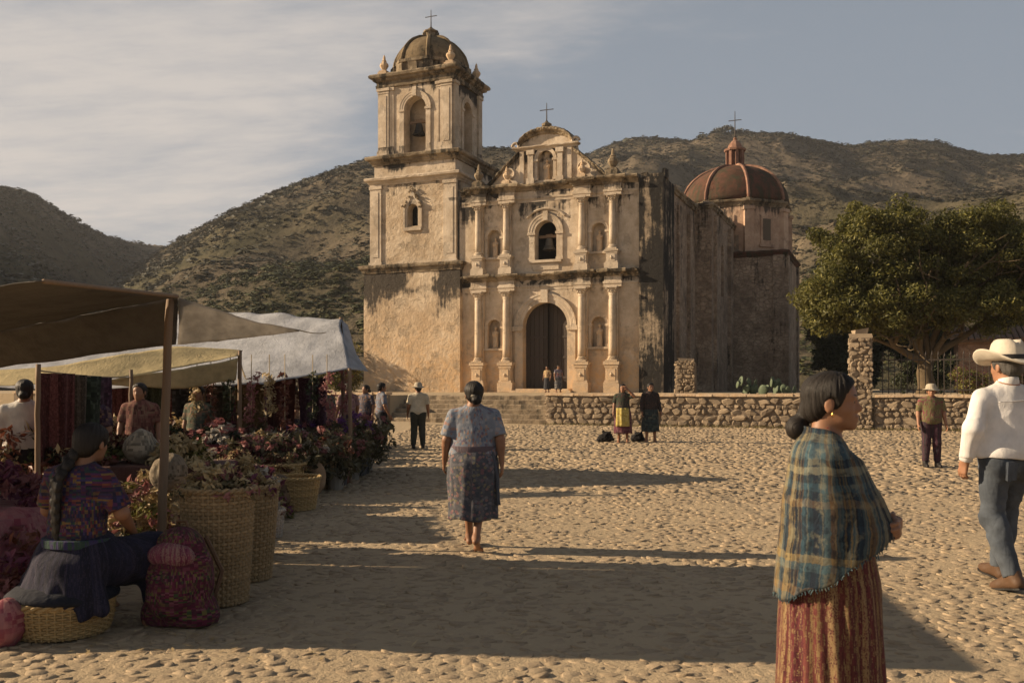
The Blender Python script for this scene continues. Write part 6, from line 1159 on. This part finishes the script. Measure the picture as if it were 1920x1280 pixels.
# ---- man in a white shirt and pale hat
white = fabric('white cotton shirt', 'plain', [(.66, .64, .62)], wv=.6); denim = fabric('grey-blue denim', 'denim', [(.060, .072, .088), (.12, .13, .15)])
e = person('man in a pale cowboy hat, white shirt and jeans walking away at the right edge', (3.68, 6.83, .0), R(10), 1.76)
J = joints(w=1.2, sh=.18, belly=.015, eL=(-.275, -.04, 1.075), wL=(-.285, .03, .855), eR=(.265, 0, 1.07), wR=(.27, .1, .86), kL=(-.085, .03, .47), aL=(-.055, -.13, .1), kR=(.10, .14, .48), aR=(.10, .2, .1), fL=-.2, fR=.1, yaw=R(8), curl=.65)
skin(e, body_prims(J, feet=False), .0075, 'skin_tan'); hair_cap(e, J, .007, 'greyhair', -.02)
shirt(e, J, white, .0085, 'long', .875, 'shirt', .046, .024, 5, (8, 8, 4.5)); 
b = MB(); th = np.linspace(0, 2*PI, 41)[:-1]; b.rings(np.array([np.stack([r_*np.sin(th), -.018-r_*1.05*np.cos(th), 1.378+z-.012*np.cos(th+PI)], 1) for r_, z in ((.062, -.02), (.066, .0), (.062, .030), (.057, .032), (.056, .0))]), False, False); b.build('collar', white, e, True)
for w_, el in ((J['wL'], J['eL']), (J['wR'], J['eR'])): w_ = np.array(w_); d = (np.array(el)-w_); d /= np.linalg.norm(d); b = MB(); b.tube([w_+d*.0, w_+d*.003, w_+d*.05, w_+d*.055], [.038, .042, .043, .038], 16); b.build('cuff', white, e, True)
b = MB(); u = np.linspace(-.15, .15, 24); b.tube([(x, -.142+.16*x*x*6, 1.262+.01*math.sin(x*9)) for x in u], .0035, 5); b.build('yoke_seam', white, e, True)
trousers(e, J, denim, .0085, top=.90, seed=6, wr=.012, bottom=.0); shoes(e, J, M['leather']); belt(e, M['blackleather'], .893, .188, .15, .036, (0, -.004)); hat(e, J, 'cowboy', fabric('cream felt', 'plain', [(.58, .52, .42)], wv=.4), M['blackleather'], 1.05)
for s in (-1, 1): b = MB(); b.box((s*.085, -.158, .80), (.055, .006, .062), s*-.32, .003); b.build('back_pocket', denim, e)
# ---- woman in the plaid shawl, nearest at the right
shawlm = fabric('blue and gold plaid shawl', 'plaid', [(.022, .050, .07), (.26, .185, .07), (.010, .013, .02), (.07, .115, .13), (.25, .23, .15), (.018, .03, .048), (.15, .09, .04), (.035, .075, .10), (.012, .015, .022)], scale=1.7)
corte = fabric('red and gold striped skirt', 'stripes', [(.11, .024, .028), (.17, .11, .05), (.065, .015, .02), (.13, .04, .032), (.24, .16, .08), (.085, .025, .022)])
e = person('woman in profile with low bun, blue plaid shawl and red striped skirt', (1.235, 3.6, 0), R(-106), 1.545)
J = joints(w=1.05, sh=.14, shz=1.285, hc=(0, .02, 1.485), yaw=R(-8), eL=(-.19, .02, 1.05), wL=(-.04, .235, 1.0), eR=(.19, .02, 1.05), wR=(.05, .235, .985), hL=((.9, .35, -.1), (0, -1, -.2), (0, .3, 1), .9), hR=((-.8, .45, 0), (0, -1, .1), (0, .2, 1), 1.0))
skin(e, body_prims(J, feet=True), .0058); hair_cap(e, J, .0052, bun=((0, -.135, -.108), .05), part=False); eyes(e, J)
for s in (-1, 1): b = MB(); b.lathe([(.001, -.010), (.005, -.005), (.006, .0), (.002, .007), (.001, .012)], 10, (s*.085, .018, 1.437)); b.build('earring', M['gold'], e, True)
P = [cap((-.07, -.01, 1.28), (.07, -.01, 1.28), .05, k=.05), ell((0, 0, 1.15), (.15, .11, .17), .06), ell((0, 0, 1.0), (.14, .11, .2), .06), cap((0, -.02, 1.33), (0, -.012, 1.385), .064, .059, .03)]
V, Q = sdf(P, .01, [((0, 0, 1.39), (0, -.3, 1))]); obj_arr('blouse', cloth(V, Q, .005, seed=2), Q, fabric('red embroidered blouse', 'cells', [(.25, .04, .03), (.32, .12, .07), (.14, .02, .03)]), e)
n, m = 120, 60; th = np.linspace(0, 2*PI, n+1)[:-1]; G, at_ = [], []
def sh_r(z): return np.interp(z, [.66, .8, .95, 1.1, 1.2, 1.28, 1.33, 1.365, 1.395], [.255, .262, .262, .258, .250, .236, .195, .135, .075]), np.interp(z, [.66, .8, .95, 1.1, 1.2, 1.28, 1.33, 1.365, 1.395], [.20, .205, .205, .185, .158, .135, .115, .098, .075]), np.interp(z, [.66, .8, .95, 1.1, 1.25, 1.34, 1.4], [-.01, .005, .02, .012, -.005, -.012, -.012])
fr = np.random.default_rng(9); fo = [(k, fr.uniform(.3, 1), fr.uniform(0, 6)) for k in (5, 7, 9, 13, 17)]
for j in range(m):
    t = j/(m-1); front = (1-np.cos(th))/2; zt = 1.388-.018*front-.085*front**5; zb = .70+.26*front**1.3+.012*np.sin(th*7); z = zt+(zb-zt)*(t**1.05); rx, ry, yc = sh_r(z); sm_ = np.clip(t/.13, 0, 1); sm_ = sm_*sm_*(3-2*sm_); nk = .082; rx = nk+(rx-nk)*sm_; ry = nk+(ry-nk)*sm_; yc = yc*sm_+(-.012+.02*front)*(1-sm_); fd = sum(a*np.sin(k*th+p+2.2*t) for k, a, p in fo)/3; k = 1+.035*fd*np.clip(t*1.8, 0, 1); bulge = .035*np.exp(-((z-1.0)/.12)**2)*front**3
    G.append(np.stack([rx*k*np.sin(th), yc-(ry*k+bulge)*np.cos(th), z], 1)); at_.append(np.stack([(th-PI)*.21, z, 0*th], 1))
b = MB(); b.rings(np.array(G), False, False, True, np.array(at_)); o = b.build('shawl', shawlm, e, True); md = o.modifiers.new('thickness', 'SOLIDIFY'); md.thickness = .008
b = MB()
for i in range(0, n, 1): p = np.array(G[-1][i]); q = p*[1.0, 1.0, 1]-np.array([0, 0, fr.uniform(.006, .016)])+fr.normal(0, .004, 3); b.tube([p, (p+q)/2+fr.normal(0, .002, 3), q], [.003, .0025, .0015], 4)
b.build('shawl_fringe', shawlm, e)
skirt(e, corte, [(1.02, .16, .13, 0, 0), (.9, .19, .17, 0, 0.005), (.75, .215, .195, 0, .01), (.5, .235, .205, 0, .012), (.12, .26, .225, 0, .01)], nf=16, amp=.05, seed=8, n=140)
# ---- woman seated on the low basket, from behind
e = person('woman with a long braid and a multicoloured blouse sitting on a low basket, back turned', ((152-960)/F*5.6, 5.58, .0), R(-20), 1.62)
J = joints(w=1.3, hc=(.03, .06, 1.13), yaw=R(6), pitch=R(-12), neck=(.01, .02, 1.0), sh=.19, shz=.955, eL=(-.275, .03, .72), wL=(-.2, .2, .56), eR=(.275, .05, .72), wR=(.17, .25, .58))
def shift(P, dz, z0):
    return P
P = []; head(P, J['hc'], J['yaw']); sh = .2
P += [cap((.01, .0, .96), (.028, .03, 1.09), .06, .052, .03), cap((-sh*.75, 0, .93), (sh*.75, 0, .93), .045, k=.05), ell((0, 0, .82), (.15, .095, .17), .06), ell((0, -.02, .6), (.15, .11, .17), .06), ell((0, -.03, .42), (.19, .15, .13), .06)]
for s, el, wr_ in ((-1, J['eL'], J['wL']), (1, J['eR'], J['wR'])):
    a = np.array((s*sh, 0, .925)); el = np.array(el); wr_ = np.array(wr_); P += [cap(a, el, .05, .042, .03), cap(el, wr_, .042, .027, .02)]; hand(P, wr_, wr_-el, (-s*.6, 0, -.8), (-s, .4, .4), .7)
for s, kn, an in ((-1, (-.24, .38, .46), (-.2, .42, .09)), (1, (.26, .36, .47), (.31, .26, .085))):
    h = np.array((s*.1, -.02, .40)); kn = np.array(kn); an = np.array(an); P += [cap(h, kn, .095, .058, .04), cap(kn, an, .054, .036, .03)]
    f = np.array([.35*s, .9, 0]); f /= np.linalg.norm(f); P += [cap(an, an-f*.03+np.array([0, 0, -.05]), .034, .03, .03), cap(an, an+f*.13+np.array([0, 0, -.062]), .034, .024, .03)]
    for q in range(5): o = np.array([(.014*q-.028), -.006*abs(q-1), 0]); P.append(cap(an+f*.12+np.array([0, 0, -.064])+o, an+f*.175+np.array([0, 0, -.068])+o, .013, .010, .006))
skin(e, P, .008); hair_cap(e, J, .0065, long_=.01, thick=1.02)
b = MB(); L_ = []; r_ = random.Random(4); c = np.array(J['hc'])
for i in range(26):
    t = i/25; z = 1.08-.50*t; y = -.045-.105*min(1, t*3.2)-.02*math.sin(t*3); L_ += [ell((.0+.022*math.sin(i*PI/1.5)*(1-t*.4)-.02*t, y, z), (.030*(1-.45*t), .026*(1-.4*t), .030), .006), ell((.0+.022*math.cos(i*PI/1.5)*(1-t*.4)-.02*t, y+.006, z), (.026*(1-.45*t), .024*(1-.4*t), .028), .006)]
V, Q = sdf(L_, .006); obj_arr('braid', V, Q, M['hair'], e, np.stack([V[:, 0]*.3, V[:, 2]*1.2, V[:, 1]], 1))
P = [cap((-sh*.85, 0, .93), (0, 0, .975), .056, .066, k=.05), cap((sh*.85, 0, .93), (0, 0, .975), .056, .066, k=.05), ell((0, 0, .82), (.19, .125, .19), .08), ell((0, -.02, .62), (.19, .14, .2), .08), cap((.005, .0, .97), (.012, .008, 1.015), .068, .062, .03)]
for s, el in ((-1, J['eL']), (1, J['eR'])): a = np.array((s*sh, 0, .925)); el = np.array(el); P.append(cap(a, el, .062, .07, .03, [(a+(el-a)*.86, el-a)]))
V, Q = sdf(P, .009, [((0, 0, .47), (0, 0, -1)), ((0, 0, 1.015), (0, -.2, 1))]); obj_arr('blouse', cloth(V, Q, .009, (12, 12, 8), 7), Q, M['huipil_dark'], e, cyl(V, .2))
P = [ell((0, -.03, .40), (.215, .18, .14), .08), ell((0, -.02, .54), (.19, .145, .1), .06), cap((-.1, 0, .42), (-.25, .36, .45), .15, .105, .1), cap((.1, 0, .42), (.27, .34, .46), .15, .105, .1), cap((-.25, .37, .44), (-.22, .44, .14), .10, .085, .08), cap((.27, .34, .45), (.30, .30, .16), .10, .075, .08), ell((0, .22, .36), (.26, .22, .12), .1), cap((-.16, -.06, .40), (-.34, -.02, .30), .10, .06, .08), cap((-.34, -.02, .3), (-.47, -.02, .17), .06, .035, .06), cap((-.12, -.1, .36), (-.28, -.08, .28), .08, .06, .08)]+[cap((.17*math.sin(a), -.02-.15*math.cos(a), .40), (.31*math.sin(a), -.03-.26*math.cos(a), .20+.05*math.sin(a*5)), .075, .04, .05) for a in np.linspace(-1.5, 1.2, 9)]
V, Q = sdf(P, .011, [((0, 0, .13), (0, 0, -1))]); obj_arr('skirt', cloth(V, Q, .024, (11, 11, 4.5), 8), Q, fabric('dark indigo skirt', 'stripes', [(.012, .013, .026), (.02, .02, .04), (.012, .012, .02), (.035, .03, .05)]), e, cyl(V, .25)); belt(e, M['huipil_dark'], .55, .208, .168, .05, (0, -.02), 'sash')
# ---- others
def standing(label, X, Y, heading, H, top, bot, sleeve='short', dress='trousers', hatm=None, vox=.014, bun=False, arms=None, w=1.05, seed=1, z=0.0, skinm='skin', group=None, hem=.84, shoe='blackleather', long_skirt=.2, apron=None):
    e = person(label, (X, Y, z), heading, H, group); r = random.Random(seed); k = dict(w=w, yaw=r.uniform(-.35, .35), belly=.01, wL=(-.255, .05+r.uniform(-.02, .06), .83), wR=(.255, .04+r.uniform(-.02, .08), .83), kL=(-.1, .03, .47), aL=(-.115, -.01+r.uniform(-.05, .05), .085), aR=(.115, r.uniform(-.05, .05), .085)); k.update(arms or {}); J = joints(**k)
    skin(e, body_prims(J, feet=(dress == 'skirt')), max(.009, vox*.75), skinm); hair_cap(e, J, .010, 'hair', bun=((0, -.12, -.05), .04) if bun else None); shirt(e, J, top, vox, sleeve, hem, 'shirt' if dress == 'trousers' else 'blouse', .022, .007, seed)
    if dress == 'trousers': trousers(e, J, bot, vox, seed=seed, wr=.009, wide=1.08); shoes(e, J, M[shoe], .011)
    else: skirt(e, bot, [(.98, .15*w, .12, 0, 0), (.85, .19*w, .16, 0, 0), (.6, .205*w, .18, 0, 0), (long_skirt, .22*w, .2, 0, 0)], seed=seed, amp=.06, n=64, m=14); belt(e, bot, .96, .165*w, .135, .05, name='sash')
    if hatm: hat(e, J, 'brim', hatm, None, 1.02)
    if apron: b = MB(); u = np.linspace(-1, 1, 18); V_ = np.linspace(0, 1, 8); U, T_ = np.meshgrid(u, V_); b.sheet(np.stack([U*.17*(1+.12*T_), .20+.03*T_-.07*U**2+.012*np.sin(U*9+T_), .96-.5*T_], -1), np.stack([U*.2, T_*.5, 0*U], -1).reshape(-1, 3)); o = b.build('apron', apron, e, True); md = o.modifiers.new('thickness', 'SOLIDIFY'); md.thickness = .006
    return e
dk = fabric('dark trousers', 'plain', [(.035, .036, .042)]); straw = fabric('pale hat cloth', 'plain', [(.38, .33, .25)])
standing('man in a pale brimmed hat, olive patterned shirt and dark trousers before the stone wall', (1746-960)/F*16.9, 16.9, R(172), 1.5, fabric('olive and maroon shirt', 'cells', [(.13, .12, .05), (.16, .14, .065), (.17, .05, .06), (.11, .10, .045), (.14, .06, .06), (.18, .15, .08)], scale=.5), fabric('dark maroon trousers', 'stripes', [(.045, .03, .036), (.03, .028, .03), (.075, .03, .045)]), vox=.011, hatm=straw, w=1.18, seed=3, skinm='skin_tan')
standing('woman in a dark green top and yellow apron, hand raised to her head', (1168-960)/F*23.9, 23.9, R(170), 1.52, fabric('dark green blouse', 'cells', [(.03, .04, .028), (.05, .06, .035), (.10, .05, .045), (.028, .034, .03)], scale=.5), fabric('maroon checked skirt', 'cells', [(.10, .03, .045), (.05, .02, .03), (.16, .08, .08)], scale=.4), 'short', 'skirt', None, .012, True, dict(eL=(-.3, .08, 1.28), wL=(-.13, .10, 1.46), hL=((.6, .1, .8), (.6, -.6, 0), (0, 1, .3), .5)), 1.15, 4, long_skirt=.26, apron=fabric('mustard apron', 'cells', [(.42, .33, .09), (.36, .28, .08), (.46, .38, .15), (.30, .22, .06)], scale=.4))
standing('woman in a black top with pale collar and dark teal skirt beside the yellow apron', (1220-960)/F*23.9, 23.95, R(186), 1.55, fabric('black blouse', 'cells', [(.028, .024, .024), (.02, .02, .02), (.06, .035, .03)], scale=.5), fabric('dark teal skirt', 'cells', [(.022, .035, .04), (.03, .045, .05), (.018, .022, .026), (.08, .085, .07)], scale=.35), 'long', 'skirt', None, .012, True, None, 1.1, 5, long_skirt=.3)
standing('man in a cream shirt and cloth hat seen from behind near the steps', (784-960)/F*21.7, 21.7, R(8), 1.54, fabric('cream shirt', 'plain', [(.52, .45, .33)]), fabric('dark olive trousers', 'plain', [(.045, .045, .035)]), hatm=straw, w=1.18, seed=6, vox=.012)
standing('man in a grey-blue shirt and black trousers next to the market stalls', (716-960)/F*21.6, 21.6, R(-60), 1.55, fabric('grey-blue shirt', 'cells', [(.13, .15, .19), (.16, .17, .2), (.16, .11, .10)], scale=.4), fabric('black trousers', 'plain', [(.018, .018, .022)]), w=1.05, seed=7, vox=.012)
def on_terrace(px, v): k = (px-960)/F; u = (k*(CY+CA*v)-CX-SA*v)/(CA+SA*k); return church_xy(u, v)
x, y = on_terrace(1026, -1.9); standing('person in a tan embroidered blouse standing left in the church doorway', x, y, R(150), 1.5, fabric('tan brocade', 'cells', [(.34, .24, .12), (.42, .32, .2), (.2, .1, .06)], scale=.35), dk, 'short', 'skirt', None, .016, True, None, 1.0, 8, TZ)
x, y = on_terrace(1047, -2.0); standing('person in a blue and red embroidered blouse standing right in the church doorway', x, y, R(200), 1.55, fabric('blue red brocade', 'cells', [(.12, .13, .2), (.32, .12, .08), (.4, .34, .26), (.07, .08, .1)], scale=.35), fabric('grey skirt', 'cells', [(.08, .08, .09), (.2, .18, .15), (.05, .05, .06)], scale=.3), 'short', 'skirt', None, .016, True, None, 1.05, 9, TZ)
standing('vendor in a white blouse and black skirt, back turned, at the far left', (46-960)/F*9.4, 9.4, R(18), 1.55, fabric('white vendor blouse', 'plain', [(.55, .52, .47)]), fabric('black vendor skirt', 'plain', [(.02, .018, .02)]), 'short', 'skirt', None, .010, True, None, 1.2, 10)
for i, (px, d, h, hd, c, lb) in enumerate(((178, 10.6, 1.5, 150, (.05, .03, .05), 'vendor in a dark purple blouse between the hung cloths and the tables'), (262, 11.5, 1.52, 190, (.12, .05, .04), 'vendor in a rust-red blouse behind the table with the striped cloth'), (372, 13.0, 1.48, 165, (.06, .07, .05), 'vendor in a moss-green blouse behind the maroon table'), (496, 16.9, 1.5, 210, (.13, .06, .08), 'vendor in a plum blouse among the flower pots'), (432, 15.9, 1.5, 170, (.10, .03, .05), 'vendor in a maroon blouse in the shade under the pale awning'), (548, 18.3, 1.5, 120, (.16, .10, .06), 'shopper in a brown blouse among the flowers behind the awning'), (606, 19.2, 1.52, 200, (.05, .07, .06), 'shopper in a dark green blouse near the awning pole'), (652, 20.4, 1.54, 30, (.22, .13, .14), 'shopper in a dusty pink blouse at the end of the flower row'), (686, 22.6, 1.5, 150, (.06, .06, .08), 'shopper in a dark blouse beside the grey-blue shirted man'))):
    standing(lb, (px-960)/F*d, d, R(hd), h, fabric('blouse cloth %d' % i, 'cells', [c, tuple(x*1.5 for x in c), tuple(x*.6 for x in c), (.2, .12, .08)], scale=.4), fabric('skirt cloth %d' % i, 'stripes', [(.03, .025, .035), (.06, .03, .045), (.02, .02, .03)]), 'short', 'skirt', None, .016, True, None, 1.1, 20+i)
# ---- thin evening haze in the air
hb = bpy.data.materials.new('thin haze'); hb.use_nodes = True; hb.node_tree.nodes.clear(); ht = T(hb.node_tree)
hv = ht.n('VolumePrincipled', None, {'Color': (.86, .88, .92, 1), 'Density': .00022, 'Anisotropy': .2}); ht.n('OutputMaterial', None, {'Volume': hv}, None)
b = MB(); b.bx((-1600, -400, -1.5), (1600, 1600, 175)); tag(b.build('haze', hb), 'thin pale haze lying between the plaza and the hills', None, None, 'stuff')
